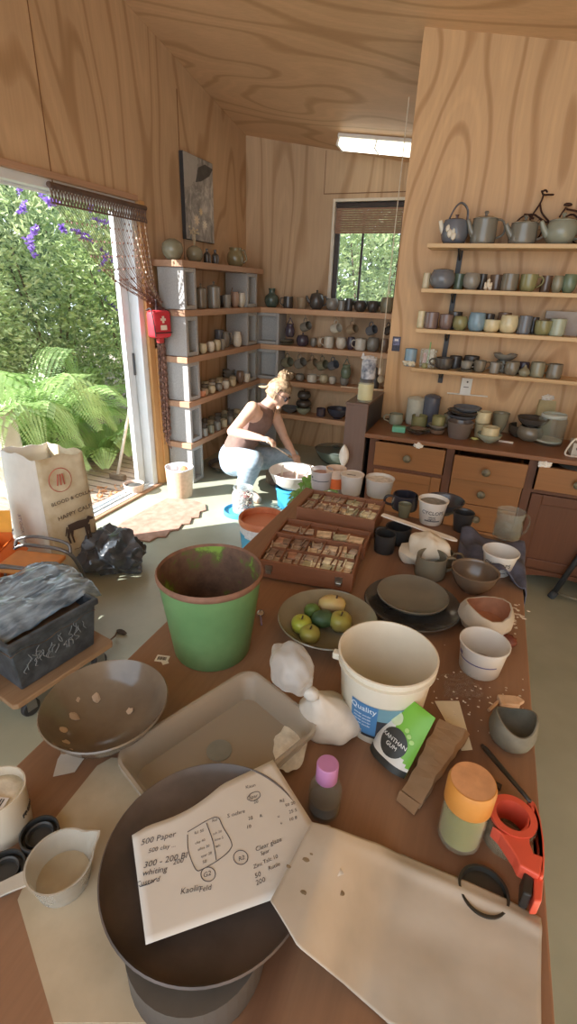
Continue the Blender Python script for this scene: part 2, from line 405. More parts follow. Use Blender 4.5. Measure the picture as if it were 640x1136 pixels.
# back window: pale liner, dark frame, glass, rolled blind
t = thing('window_1', 'back wall window with dark frame and half drawn bamboo blind', 'window', (0, 0, 0)); t['kind'] = 'structure'
def frame_y(bm, x0, x1, z0, z1, w, y0, y1):
    box(bm, x0, x0 + w, y0, y1, z0, z1); box(bm, x1 - w, x1, y0, y1, z0, z1); box(bm, x0 + w, x1 - w, y0, y1, z1 - w, z1); box(bm, x0 + w, x1 - w, y0, y1, z0, z0 + w)
b = BM(); frame_y(b, WX0, WX1, WZ0, WZ1, .025, YB - .02, YB + .09); obj('window_liner', b, M('d9cdb8', .5, .05), t, bevel=.003)
b = BM(); frame_y(b, WX0 + .025, WX1 - .025, WZ0 + .025, WZ1 - .025, .045, YB + .03, YB + .07); box(b, -1.335, -1.315, YB + .045, YB + .065, WZ0 + .07, WZ1 - .07); obj('window_frame', b, M('3a2f2a', .5), t, bevel=.003)
b = BM(); box(b, WX0 + .07, WX1 - .07, YB + .052, YB + .056, WZ0 + .07, WZ1 - .07); obj('window_pane', b, clear('f2fbf6', .08, .03, 'window_glass'), t)
b = BM()
for i in range(11): box(b, WX0 + .03, WX1 - .03, YB + .008, YB + .016, 2.12 + i * .019, 2.12 + i * .019 + .017)
bl = obj('blind', b, M('94705a', .7, .1, 40), t)
b = BM(); box(b, WX0 + .03, WX1 - .03, YB + .0, YB + .022, 2.335, 2.365); obj('blind_rail', b, M('3b2d26', .6), bl)
# fluorescent batten on the ceiling
n = V((.178, .17, 1)).normalized()
def fluoro(p0, p1):
    p0, p1 = V(p0), V(p1); mid = (p0 + p1) / 2; L = (p1 - p0).length
    dx = (p1 - p0).normalized(); dn = V((.178, .17, 1)); dn = (dn - dx * dn.dot(dx)).normalized(); dy = dn.cross(dx)
    mtx = Matrix((dx, dy, dn)).transposed().to_4x4()
    t = thing('ceiling_light', 'lit white fluorescent batten fixed to the sloping plywood ceiling', 'ceiling light', mid)
    t.rotation_euler = mtx.to_euler()
    b = BM(); box(b, -L / 2, L / 2, -.075, .075, -.03, -.001); obj('housing', b, M('e9e6dc', .5, .03), t, bevel=.004)
    b = BM(); box(b, -L / 2 + .02, L / 2 - .02, -.06, .06, -.085, -.03); obj('diffuser', b, emit('fffbe8', 3.0), t, bevel=.015)
    b = BM(); 
    for nm_, x0, x1 in (('end_cap', -L / 2, -L / 2 + .02), ('end_cap', L / 2 - .02, L / 2), ('joint_strip', -.006, .006)): b = BM(); box(b, x0, x1, -.063, .063, -.088, -.03); obj(nm_, b, M('f2efe6', .5, .03), t, bevel=.003)
    b = BM(); b.free()
    return t
def cz(x, y): return V((x, y, ceil_z(x, y) - .001))
fluoro(cz(-1.49, 4.85), cz(-.80, 4.74))

# ================================================================ OUTSIDE
b = BM(); box(b, -16, XL - .16, -6, 14, -.30, -.12); struct('ground', b, M('8a7a68', .9, .25, 3, name='soil', two='9c917f'))
b = BM()
y = 1.0
while y < 4.2:
    box(b, -4.4, XL - .165, y, y + .085, -.11, -.045); y += .105
dk = obj('deck', b, M('a9988a', .75, .15, 6, mscale=(1, 12, 12), name='weathered_deck')); dk['kind'] = 'structure'
b = BM()
for k in range(10): box(b, -2.98, -2.72, 1.9 + k * .075, 1.93 + k * .075, -.044, -.034)
box(b, -3.0, -2.98, 1.85, 2.65, -.044, -.03); box(b, -2.72, -2.70, 1.85, 2.65, -.044, -.03)
tag(obj('boot_scraper', b, M('6c6a68', .6, .1, 20, .4)), 'grey metal grating mat lying on the deck outside the door', 'doormat')
def leaves(bm, pts, size, aspect=2.2, up=.35, droop=.0, fold=.25):
    for p, nrm in pts:
        d = V((random.gauss(0, 1), random.gauss(0, 1), random.gauss(0, .6) - droop)) + nrm * 1.2
        d.normalize(); s = d.cross(V((random.gauss(0, 1), random.gauss(0, 1), random.gauss(0, 1) + up)))
        if s.length < 1e-3: continue
        s.normalize(); w = d.cross(s); L = size * random.uniform(.6, 1.35); W = L / aspect
        a = bm.verts.new(p); e = bm.verts.new(p + d * L); m1 = bm.verts.new(p + d * L * .45 + s * W * .5 + w * L * fold * .4); m2 = bm.verts.new(p + d * L * .45 - s * W * .5 + w * L * fold * .4)
        bm.faces.new((a, m1, e)); bm.faces.new((a, e, m2))
def shell_pts(c, r, n, seed=0, amp=.3):
    out = []
    for _ in range(n):
        d = V((random.gauss(0, 1), random.gauss(0, 1), random.gauss(0, 1))).normalized()
        k = (random.random() ** .35) * (1 + amp * mnoise.noise(d * 2.4 + V((seed, 0, 0))))
        out.append((V(c) + V((d.x * r[0] * k, d.y * r[1] * k, d.z * r[2] * k)), d))
    return out
LG = leafmat('93ad72', 'c6d3a4', 'shrub_leaf'); LG2 = leafmat('7f9c5c', 'b4c88c', 'bush_leaf'); LD = leafmat('556e48', '86a070', 'dark_leaf'); FERN = leafmat('86ac62', 'b8d490', 'fern_frond'); BARK = M('6b5b4c', .9, .25, 14, bmp=.3, name='bark')
def shrub(name, label, c, r, n, size, mat, seed, flowers=None, group='garden shrubs beyond the door', aspect=2.2):
    t = thing(name, label, 'shrub', (c[0], c[1], -.12), 0, group)
    base = V((c[0], c[1], -.12)); b = BM()
    for k in range(6):
        a = k * 1.05 + seed; tip = V((math.cos(a) * r[0] * .5, math.sin(a) * r[1] * .5, c[2] + .12 + r[2] * .3))
        tube(b, curve([(0.03 * math.cos(a), .03 * math.sin(a), 0), tip * .5 + V((0, 0, .1)), tip], 4), [.022 - .0018 * i for i in range(9)], 6)
    obj('stem', b, BARK, t)
    b = BM(); leaves(b, [(p - base, d) for p, d in shell_pts(c, r, n, seed)], size, aspect); obj('foliage', b, mat, t)
    if flowers:
        fm, spots = flowers
        for p in spots:
            b = BM(); q = V(p) - base; d = V((random.gauss(0, .5), random.gauss(0, .5), random.uniform(-.3, 1))).normalized()
            tube(b, [q, q + d * .2], .004, 5)
            for i in range(46):
                s = random.random(); rr = .036 * (1 - s * .8); a = random.random() * 2 * PI
                pp = q + d * s * .2
                leaves(b, [(pp, V((0, 0, .2)))], .045, 1.5)
            obj('flower_spike', b, fm, t)
    return t
PURP = leafmat('7d5bbd', 'a184d6', 'purple_petal')
def spots(lst, x): return [atX(u, v, x) for u, v in lst]
shrub('butterfly_bush', 'tall pale green bush with purple flower spikes seen through the doorway', (-5.6, 5.4, 1.5), (1.25, 1.5, 1.5), 15000, .085, LG, 1,
      (PURP, spots([(22, 216), (33, 272), (40, 286), (58, 228), (52, 222), (104, 236), (118, 230), (120, 248), (99, 262), (106, 270), (68, 250), (124, 290), (24, 236), (130, 345), (112, 300)], -4.38)), aspect=2.6)
shrub('leafy_bush', 'bright leafy bush at the right of the doorway behind the white stile', (-4.4, 5.6, 1.35), (.8, .95, 1.35), 8000, .07, LG2, 4)
shrub('pale_bush', 'pale yellowish bush low at the left of the doorway', (-5.4, 3.6, 1.2), (1.0, .9, 1.05), 8000, .07, LG, 8)
shrub('evergreen_bush', 'dark evergreen bush filling the back of the garden', (-8.2, 6.8, 2.2), (2.2, 3.0, 2.4), 8000, .24, LD, 11)
shrub('tall_bush', 'tall dark bush shading the upper left of the doorway', (-8.4, 2.6, 2.3), (1.8, 2.2, 2.5), 6000, .24, LD, 14)
t = thing('tree', 'grey tree trunk rising at the upper left of the doorway', 'tree', (-6.6, 4.05, -.12))
b = BM(); tube(b, curve([(0, 0, 0), (.08, -.02, 1.2), (-.02, .1, 2.4), (.25, .12, 4.4)], 5), [.16 - .004 * i for i in range(16)], 12); obj('trunk', b, BARK, t, smooth='all')
b = BM(); leaves(b, [(p, d) for p, d in shell_pts((.2, .2, 4.6), (1.3, 1.5, .9), 2600, 3)], .2); obj('foliage', b, LD, t)
def fern(loc, n, L, seed, label, hgt=.75):
    t = thing('fern', label, 'fern', loc, 0, 'ferns outside the door')
    rnd = random.Random(seed)
    for k in range(n):
        a = 2 * PI * k / n + rnd.uniform(-.25, .25); l = L * rnd.uniform(.7, 1.1); up = hgt * rnd.uniform(.55, 1.2)
        c, s = math.cos(a), math.sin(a)
        pts = curve([(0, 0, 0), (c * l * .3, s * l * .3, up * .75), (c * l * .7, s * l * .7, up), (c * l, s * l, up * .55)], 5)
        b = BM(); tube(b, pts, [.006 - .0003 * i for i in range(len(pts))], 5)
        side = V((-s, c, 0)); N = len(pts)
        for i in range(2, N):
            for q in range(5):
                f = (i + q / 5) / N; p = pts[i - 1].lerp(pts[i], q / 5); d = (pts[i] - pts[i - 1]).normalized()
                w = l * .22 * math.sin(PI * min(1, f * .93 + .06)) + .02
                for sg in (-1, 1):
                    e = p + side * sg * w + d * w * .5 - V((0, 0, w * .25)); g = d * .020
                    for j in range(4):
                        a0 = p.lerp(e, j / 4); a1 = p.lerp(e, (j + 1) / 4); ww = g * (1 - j * .2)
                        v = [b.verts.new(x) for x in (a0 + ww * .25, a0.lerp(a1, .6) + ww, a1, a0.lerp(a1, .5) - ww * .8)]
                        b.faces.new(v)
        obj('frond', b, FERN, t)
    return t
fern((-4.15, 3.55, -.12), 20, 1.05, 1, 'big bright green fern in the middle of the doorway', .95)
fern((-3.9, 2.95, -.12), 14, .8, 2, 'smaller fern at the left edge behind the paper sacks', .8)
fern((-4.5, 4.35, -.12), 16, .95, 3, 'fern beneath the bushes beside the white door stile', .7)
fern((-3.55, 3.85, -.12), 12, .55, 5, 'low fern at the edge of the deck near the broom', .4)
# leaning broom handle, planter, fallen leaves
a0, a1 = atZ(131, 532, -.05), atX(146, 442, -3.0)
t = thing('broom', 'pale broom handle leaning outside against the door frame', 'broom', a0)
b = BM(); tube(b, [(0, 0, .04), (a1 - a0) * 1.25], .014, 8); obj('broom_handle', b, M('d8cfc0', .6, .06), t, smooth='all')
b = BM(); cbox(b, (0, 0, .03), (.16, .05, .05)); obj('broom_head', b, M('7a6a58', .9, .2), t, bevel=.006)
p = atZ(150, 552, -.045)
t = thing('planter', 'small white plant pot on the deck outside the door stile', 'plant pot', p)
obj('pot', lathe(BM(), profile('flare', .085, .13), 24), M('d9c2b4', .6), t, smooth=50)
obj('soil', lathe(BM(), [(0, .1), (.07, .1), (.07, .11), (0, .118)], 20), M('4b4a46', .9, .3), t)
b = BM()
for k in range(90): leaves(b, [(atZ(random.uniform(100, 160), random.uniform(540, 556), -.04) + V((0, 0, .004)), V((0, 0, 0)))], .05, 1.6)
tag(obj('fallen_leaf', b, leafmat('c98f62', 'e0b48a', 'dry_leaf')), 'scattered dry orange leaves lying on the deck by the threshold', 'fallen leaves', None, 'stuff')
# garden seen through the back window
shrub('window_bush', 'sunny green bush right outside the back window', (-1.55, 6.9, 1.9), (1.3, .7, 1.3), 7000, .10, LG, 21, group='shrubs outside the back window')
shrub('shade_tree', 'darker leafy tree further behind the back window bush', (-1.2, 9.2, 2.6), (2.6, 1.0, 2.4), 5000, .26, LD, 25, group='shrubs outside the back window')
# ================================================================ CONCRETE BLOCK SHELVING
CONC = M('a3a3a2', .9, .05, 90, bmp=.15, name='concrete', two='adadab', spec=.2)
TOPS = [1.793, 1.445, 1.092, .733, .375]; TH = .047
def block_bm(w, d, h):   # hollow opening runs along local x (seen on +x face); two cells stacked
    bm = BM(); t = .032
    box(bm, -w / 2, w / 2, -d / 2, -d / 2 + t, 0, h); box(bm, -w / 2, w / 2, d / 2 - t, d / 2, 0, h)
    box(bm, -w / 2, w / 2, -d / 2 + t, d / 2 - t, 0, t); box(bm, -w / 2, w / 2, -d / 2 + t, d / 2 - t, h - t, h)
    box(bm, -.015, .015, -d / 2 + t, d / 2 - t, t, h - t)
    return bm
LV = ['on the floor', 'one up from the floor', 'third up', 'fourth up', 'fifth up, topmost']
zs = [0] + TOPS[:0:-1]           # bottoms of the five blocks of a pillar
zt = [x - TH for x in TOPS[::-1]]
def pillar(cx, cy, rz, w, d, where, group, n=5):
    for k in range(n):
        h = zt[k] - zs[k] - .002
        o = obj('concrete_block', block_bm(w, d, h), CONC, None, (cx, cy, zs[k] + .001), rot=(0, 0, rz), bevel=.004)
        tag(o, 'hollow grey concrete block in %s, %s' % (where, LV[k]), 'concrete block', group)
pillar(-2.383, 3.63, 0, .235, .18, 'the shelf pillar beside the door', 'blocks holding up the plank shelves')
pillar(-2.383, 4.75, 0, .235, .22, 'the far left wall pillar', 'blocks holding up the plank shelves')
for k, nm in enumerate(['bottom', 'second', 'middle', 'fourth', 'top'][::-1]):
    z = TOPS[k]; b = BM(); box(b, XL + .006, -2.25, 3.51, 4.97 if k == 0 else 4.915, z - TH, z - .0005)
    o = obj('shelf_plank', b, PINEY, bevel=.003)
    tag(o, 'rough %s plank of the concrete block shelves on the left wall' % (nm if nm != 'fourth' else 'second highest'), 'shelf', 'planks on the left wall')
BT = [1.445, 1.09, .735, .385]; BTH = .05
bz = [0] + [BT[3], BT[2], BT[1]]
for k in range(4):
    h = BT[3 - k] - BTH - bz[k] - .002
    o = obj('concrete_block', block_bm(.2, .26, h), CONC, None, (-2.185, 5.035, bz[k] + .001), rot=(0, 0, PI / 2), bevel=.004)
    tag(o, 'grey concrete block in the back wall corner pillar, %s' % LV[k].replace('fourth up', 'topmost'), 'concrete block', 'blocks holding up the plank shelves')
for k, nm in enumerate(('top', 'second', 'third', 'lowest')):
    b = BM(); box(b, -2.31, -.502, 4.93, YB - .002, BT[k] - BTH, BT[k] - .0005)
    o = obj('shelf_plank', b, PINE, bevel=.003)
    tag(o, '%s wooden shelf along the back wall under the window' % nm, 'shelf', 'planks on the back wall')
# ---- pots standing on them, placed from their pixel columns
def on_back(u, k, y=5.03): p = atY(u, 360, y); return V((p.x, y, BT[k]))
def on_left(u, k, x=-2.37): p = atX(u, 360, x); return V((x, p.y, TOPS[k]))
def auto(kind, name, label, cat, p, wpx, vt, mat, group=None, **kw):
    s = mpp(p); h = max(.03, htop(p, vt)); return pot(kind, name, label, cat, p, wpx * s, h, mat, group, **kw)
OL = glaze('8d8972', '6d6a55'); GR = glaze('8a867c', '6f6b62'); DK = glaze('4a4540', '35312d', .25); CR = glaze('c4b898', 'a89a78'); BR = glaze('7d6552', '5f4a3b'); GN = glaze('6d7a62', '4f5a48'); SL = glaze('6c7076', '53565c'); BL = glaze('8fa3ad', '73878f'); WH = glaze('d3cdbd', 'b9b2a0'); PU = glaze('4c424e', '3a323d'); TAN = glaze('a58f72', '87735a'); CEL = glaze('a9b09a', '8d957f')
G = 'pots on the top plank of the left wall'
auto('sphere', 'round_vase', 'fat round grey vase at the door end of the top plank', 'vase', on_left(196, 0), 23, 265, OL, G)
p = on_left(219, 0)
auto('sphere', 'round_vase', 'round olive vase with dried stems below the hanging picture', 'vase', p, 18, 273, OL, G)
b = BM()
for k in range(5): tube(b, curve([(0, 0, 0), (random.uniform(-.01, .01), random.uniform(-.01, .01), .06), (random.uniform(-.03, .03), random.uniform(-.03, .03), .12)], 3), .0025, 5)
for k in range(14): blob(b, (random.uniform(-.03, .03), random.uniform(-.03, .03), random.uniform(.08, .14)), (.009, .009, .009), .3, 3, 1, k)
tag(obj('dried_flower', b, M('b8a98c', .8, .2), None, p + V((0, 0, htop(p, 273) * .97))), 'dried cream seed heads standing in the round olive vase', 'dried flowers')
auto('bottle', 'bottle_vase', 'small dark bottle vase, left one of a pair on the top plank', 'vase', on_left(232, 0), 8, 276, DK, G)
auto('bottle', 'bottle_vase', 'small dark bottle vase, right one of a pair on the top plank', 'vase', on_left(240.5, 0), 8, 277, DK, G)
auto('jugb', 'jug', 'brown olive jug with handle at the far end of the top plank', 'jug', on_left(262, 0), 19, 275, glaze('8b7f5a', '675c3f'), G, handle=DIR['R'])
G = 'pots on the second plank of the left wall'
auto('cyl', 'lidded_canister', 'grey lidded canister nearest the door on the second plank', 'canister', on_left(224, 1, -2.39), 12, 321, GR, G, lid=True)
auto('cyl', 'lidded_canister', 'taller grey lidded canister beside the nearest one on the second plank', 'canister', on_left(238, 1, -2.34), 14, 319, GR, G, lid=True)
auto('cup', 'cup', 'small dark cup behind the tall lidded canister', 'cup', on_left(247, 1, -2.43), 8, 328, DK, G)
p = on_left(252, 1, -2.31)
auto('flare', 'cup', 'pale grey cup holding a brush on the second plank', 'cup', p, 10, 327, GR, G)
b = BM(); tube(b, [(0, 0, .006), (.05, .02, .17)], .005, 6); tag(obj('brush', b, M('6a5038'), None, p), 'thin brush leaning in the pale grey cup on the second plank', 'brush')
auto('round', 'cup', 'pinkish rounded cup on the second plank near the corner pillar', 'cup', on_left(261, 1, -2.34), 9, 324, glaze('b59a88', '97806f'), G)
auto('round', 'cup', 'cream rounded cup hard against the corner pillar, second plank', 'cup', on_left(268, 1, -2.31), 8, 325, WH, G)
G = 'pots on the middle plank of the left wall'
for i, (u, w, vt, m, d) in enumerate([(224, 10, 381, CR, 'cream cup nearest the door'), (233, 9, 379, WH, 'white cup with a brown streak'), (240, 9, 377, CR, 'squat cream cup'), (246, 7, 376, GR, 'narrow grey cup')]):
    auto('round', 'cup', d + ' in the front row of the third plank down', 'cup', on_left(u, 2, -2.30), w, vt, m, G)
auto('cyl', 'canister', 'dark grey squared canister standing behind the front cups', 'canister', on_left(243, 2, -2.45), 10, 366, SL, G)
auto('jugb', 'jug', 'mottled grey jug behind the squat cream cup', 'jug', on_left(250, 2, -2.38), 9, 368, GR, G, handle=DIR['R'])
auto('jugb', 'jug', 'big dark jug with loop handle against the corner pillar', 'jug', on_left(259, 2, -2.45), 13, 352, DK, G, handle=DIR['R'])
auto('jugb', 'pitcher', 'little white pitcher with a pulled spout on the third plank', 'pitcher', on_left(263, 2, -2.31), 10, 368, WH, G, spout=DIR['L'])
G = 'cups on the fourth plank of the left wall'
def cuprow(us, k, xs, kinds, mats, word, G, W, Hh):
    for i, u in enumerate(us):
        for j, x in enumerate(xs):
            if k == 3 and j == 2 and i > 2: continue
            m, c = mats[(i + 2 * j) % len(mats)]
            pot(kinds, 'cup', '%s cup, %s from the door in the %s row of the %s plank' % (c, ORD[i], ('front', 'middle', 'rear')[j], word), 'cup', on_left(u + j * .7, k, x), W * random.uniform(.94, 1.06), Hh * random.uniform(.93, 1.08), m, G)
cuprow((224, 232.5, 241, 249, 257), 3, (-2.295, -2.375, -2.455), 'round', [(TAN, 'tan rounded'), (CR, 'cream rounded'), (GR, 'grey rounded'), (WH, 'whitish rounded'), (CR, 'cream rounded')], 'fourth', G, .074, .066)
p = on_left(253, 3, -2.45); 
for i in range(3):
    s = mpp(p); pot('bowl', 'bowl', 'grey bowl in the stack at the back of the fourth plank, %s' % ('bottom one', 'middle one', 'top one')[i], 'bowl', p + V((0, 0, .034 * i)), .13, .05, GR, G, wall=.004)
auto('round', 'cup', 'dark brown cup near the corner pillar on the fourth plank', 'cup', on_left(266, 3, -2.31), 9, 412, BR, G)
auto('cup', 'bowl', 'small white bowl with a dark band near the corner pillar', 'bowl', on_left(273, 3, -2.29), 9, 414, WH, G)
G = 'cups on the lowest plank of the left wall'
cuprow((222, 230, 238, 246, 253.5, 261), 4, (-2.29, -2.37, -2.45), 'mug', [(GR, 'grey straight'), (OL, 'olive straight'), (GR, 'grey straight'), (CR, 'cream straight')], 'lowest', G, .070, .074)
auto('cup', 'bowl', 'terracotta pot shard bowl in the hollow of the fourth plank pillar', 'bowl', V((-2.3, 3.79, TOPS[3])), 10, 433, bisque('c58a68'), G)
G = 'pots on the top shelf of the back wall'
auto('vase', 'vase', 'dark green necked vase at the left end of the top back shelf', 'vase', on_back(301, 0), 16, 320, glaze('4f5d52', '37423a', .2), G)
auto('mug', 'mug', 'dark mottled mug right of the green vase', 'mug', on_back(319, 0), 11, 329, DK, G, handle=DIR['L'])
auto('flare', 'cup', 'pale tan cup between dark mug and dark teapot', 'cup', on_back(334, 0), 12, 330, TAN, G)
auto('round', 'teapot', 'glossy dark teapot on the top back shelf left of the window', 'teapot', on_back(350, 0), 16, 327, DK, G, lid=True, handle=DIR['R'], spout=DIR['L'])
auto('round', 'cup', 'wide grey cup under the left edge of the window', 'cup', on_back(367, 0), 14, 331, GR, G)
auto('cyl', 'cup', 'small grey cup in front of the window glass, left', 'cup', on_back(377.5, 0, 5.0), 8, 334, GR, G)
auto('mug', 'mug', 'narrow dark mug left of the two dark bowls', 'mug', on_back(385.5, 0, 5.02), 8, 331, DK, G)
auto('round', 'bowl', 'left one of two dark round bowls below the window', 'bowl', on_back(398, 0), 14, 333.5, DK, G)
auto('round', 'bowl', 'right one of two dark round bowls below the window', 'bowl', on_back(412, 0), 13, 334, DK, G)
auto('tumbler', 'pot', 'tall pale speckled pot at the right end of the top back shelf', 'pot', on_back(427, 0), 15, 330, OL, G)
G = 'pots on the second shelf of the back wall'
p = on_back(318, 1)
for i in range(4): pot('plate', 'plate', 'dark stoneware plate in the pile on the second back shelf, %s' % ('lowest', 'second up', 'third up', 'topmost')[i], 'plate', p + V((0, 0, .011 * i)), .165, .02, [OL, DK, OL, GR][i], G, wall=.004)
auto('round', 'bowl', 'purple black lidded bowl right of the plate pile', 'bowl', on_back(336.5, 1), 14, 373, PU, G, lid=True)
for u, w, vt, m, d, hd in [(349, 7, 375, GR, 'small grey cup on the second back shelf', None), (356, 8, 374, TAN, 'small tan cup on the second back shelf', None), (366, 11, 373.5, WH, 'white mug with its handle to the left', 'L'), (380, 12, 374.5, WH, 'wide whitish cup in the middle of the second back shelf', None), (391, 9, 374, PU, 'dark purple mug between two pale ones', None), (402, 13, 376, WH, 'cream mug with round handle at left, second back shelf', 'L'), (416, 14, 375, GR, 'round grey pot near the right end of the second back shelf', None), (429, 9, 376, BR, 'brown cup at the right end of the second back shelf', None)]:
    auto('mug' if hd else 'round', 'mug' if hd else 'cup', d, 'mug' if hd else 'cup', on_back(u, 1), w, vt, m, G, handle=DIR[hd] if hd else None)
G = 'pots on the third shelf of the back wall'
for u, w, vt, m, d, hd in [(314, 9, 411, GR, 'grey cup behind the head of the crouching person', None), (324, 10, 413, TAN, 'tan cup at the left of the third back shelf', None), (335, 10, 415, GR, 'dark grey cup left of the white mug', None), (349, 11, 415.5, WH, 'white mug with its handle to the right', 'R'), (363, 10, 416, CR, 'cream cup right of the white mug', None), (373, 8, 418, WH, 'small white cup on the third back shelf', None), (387, 10, 416, GR, 'lidded grey pot behind the jars', 'lid')]:
    auto('mug' if hd == 'R' else 'round', 'mug' if hd == 'R' else 'cup', d, 'mug' if hd == 'R' else 'cup', on_back(u, 2), w, vt, m, G, handle=DIR['R'] if hd == 'R' else None, lid=hd == 'lid')
t = auto('bottle', 'bottle', 'small dark bottle with a white label near the partition', 'bottle', on_back(423, 2), 8, 410, DK, G, lid=M('1d1d1f'))
obj('bottle_label', patch_cyl(BM(), lambda z: .032, .02, .05, -1.9, -.7), M('e6e2d8', .6, .05), t)
G = 'pots on the lowest shelf of the back wall'
p = on_back(341, 3); s = mpp(p)
pot('bowl', 'bowl', 'pale celadon bowl under the stack of dark casseroles', 'bowl', p, 17 * s, .07, CEL, G)
pot('round', 'casserole', 'lower dark lidded casserole in the stack on the lowest back shelf', 'casserole', p + V((0, 0, .072)), 17 * s, .075, DK, G, lid=True, knob=False)
pot('round', 'casserole', 'upper dark lidded casserole in the stack on the lowest back shelf', 'casserole', p + V((0, 0, .162)), 15 * s, .075, DK, G, lid=True)
pot('bowl', 'bowl', 'wide dark plate bowl behind the crouching person on the lowest back shelf', 'bowl', on_back(325, 3), .2, .06, SL, G)
auto('cyl', 'cup', 'short dark brown cup right of the casserole stack', 'cup', on_back(362, 3), 10, 453, PU, G)
auto('bowl', 'bowl', 'wide dark blue bowl partly behind the tall brown case', 'bowl', on_back(382, 3), 25, 453, glaze('3a3c4c', '2b2d3a'), G)
p = on_back(379, 3, 5.09)
# hanging mugs and jugs under the back shelves
HK = M('8a8680', .4, .05, 10, .8, name='steel_hook')
HC_ = [0, 0]
def hang(u, k, wpx, L, mat, label, kind='cup'):
    p0 = atY(u, 360, 5.0); z = BT[k] - BTH
    t = thing('hook', 'small steel cup hook, %s from the left under the %s back shelf' % (ORD[HC_[k]], ('top', 'second')[k]), 'hook', (p0.x, 5.0, z), 0, 'cup hooks under the back shelves')
    b = BM(); tube(b, curve([(0, 0, 0), (0, 0, -.018), (.010, 0, -.03), (0, 0, -.04), (-.009, 0, -.034)], 4), .0022, 6); obj('hook_wire', b, HK, t)
    HC_[k] += 1
    s = mpp(p0); w = wpx * s; R = w / 2; h = w * (1.0 if kind == 'cup' else 1.25)
    m = thing('hanging_' + ('mug' if kind == 'cup' else 'jug'), label, 'mug' if kind == 'cup' else 'jug', (p0.x, 5.0, z - .042), 0, 'mugs hanging under the back shelves')
    tl = Matrix.Rotation(math.radians(random.uniform(60, 80)), 4, 'Y') if kind == 'cup' else Matrix.Rotation(.25, 4, 'Y')
    b = lathe(BM(), profile('mug' if kind == 'cup' else 'jugb', R, h), 24)
    if kind == 'cup': mt = Matrix.Rotation(RIGHT - .9, 4, 'Z') @ tl @ Matrix.Translation((R * 1.6, 0, -h * .55))
    else: mt = Matrix.Translation((0, 0, -h - .055))
    bmesh.ops.transform(b, matrix=mt, verts=b.verts[:]); obj('body', b, mat, m, smooth=50)
    b = handle_bm(R * .97, R * .97, h * .85, h * .25, R * .75, PI, .0055)
    if kind != 'cup': b.free(); b = BM(); tube(b, curve([(-R * .7, 0, h * .95), (-R * .3, 0, h * 1.2), (0, 0, h + .055), (R * .3, 0, h * 1.2), (R * .7, 0, h * .95)], 5), .005, 8)
    bmesh.ops.transform(b, matrix=mt, verts=b.verts[:]); obj('handle', b, mat, m, smooth='all')
for a in [(322, 0, 11, 0, PU, 'purple dark jug hanging under the top back shelf', 'jug'), (338, 0, 10, 0, GR, 'grey mug hanging beside the purple jug'), (372, 0, 10, 0, WH, 'whitish mug hanging in the middle under the top back shelf'), (390, 0, 10, 0, TAN, 'tan mug hanging under the top back shelf below the window'), (411, 0, 10, 0, SL, 'dark slate mug hanging under the top back shelf'), (430, 0, 9, 0, DK, 'dark mug hanging at the right end of the top back shelf'),
          (319, 1, 11, 0, OL, 'olive mug hanging leftmost under the second back shelf'), (333, 1, 11, 0, GR, 'grey mug second in the lower row of hanging mugs'), (347, 1, 11, 0, TAN, 'tan mug third in the lower row of hanging mugs'), (359, 1, 11, 0, OL, 'olive mug fourth in the lower row of hanging mugs'), (371, 1, 10, 0, SL, 'slate mug fifth in the lower row of hanging mugs'), (388, 1, 12, 0, GN, 'green grey jug hanging in the lower row', 'jug')]: hang(*a)
p0 = atY(429, 360, 4.97); t = thing('ladle', 'pale ladle hanging on a cord beside the partition', 'ladle', (p0.x, 4.97, BT[1] - .05 - .001))
b = BM(); tube(b, [(0, 0, 0), (0, 0, -.17)], .004, 6); obj('ladle_handle', b, M('cbb38c'), t)
b = BM(); blob(b, (0, 0, -.2), (.036, .036, .04), .05, 2, 2); obj('ladle_bowl', b, M('c8b79c'), t, smooth='all')
b = BM(); a0 = atY(437, 330, 3.9); b1 = atY(428, 425, 4.0)
# ---------------- things on the left wall
def on_wall(u, v): return atX(u, v, XL)
p0, p1, p2, p3 = on_wall(195, 160), on_wall(235, 178), on_wall(235, 272), on_wall(201, 268)
yc = (p0.y + p1.y) / 2
t = thing('picture', 'unframed tall black and white nature canvas hanging above the shelves', 'picture', (XL + .001, 3.97, 1.97))
b = BM(); box(b, 0, .035, 0, .46, 0, .60)
obj('canvas_edge', b, M('2e2b2a', .7), t)
m, nt, bb, N = nodes('monochrome_print'); bb.inputs['Roughness'].default_value = .5
f1 = noise_out(nt, 9, 7, .7, (1, 1, .6), 1.5); f2 = noise_out(nt, 2.2, 3, .5, (1, 1, 1), .5)
q = nt.nodes.new('ShaderNodeMix'); q.data_type = 'RGBA'; q.inputs[0].default_value = .5
r1 = ramp(nt, f1, [(.36, '3f3d3a'), (.5, '99968f'), (.64, 'e0dcd2')]); r2 = ramp(nt, f2, [(.4, '6f6c68'), (.55, 'a5a19a'), (.62, '999')] if 0 else [(.4, '6f6c68'), (.6, 'b0aca4')])
nt.links.new(r1, q.inputs[6]); nt.links.new(r2, q.inputs[7]); nt.links.new(q.outputs[2], bb.inputs['Base Color'])
b = BM(); box(b, .035, .037, .002, .458, .002, .598); obj('printed_face', b, m, t)
b = BM(); prism(b, [(.0, 0), (0, 0)], 0, 0) if 0 else None
v = [b.verts.new((.0376, y, z)) for y, z in ((.002, .36), (.10, .38), (.19, .47), (.22, .598), (.002, .598))]; b.faces.new(v); obj('pale_shape', b, M('a8a49c', .6, .05), t)
b = BM(); v = [b.verts.new((.0378, y, z)) for y, z in ((.22, .53), (.33, .57), (.458, .56), (.40, .50), (.26, .44), (.17, .42))]; b.faces.new(v); obj('dark_shape', b, M('4c4a47', .6, .2), t)
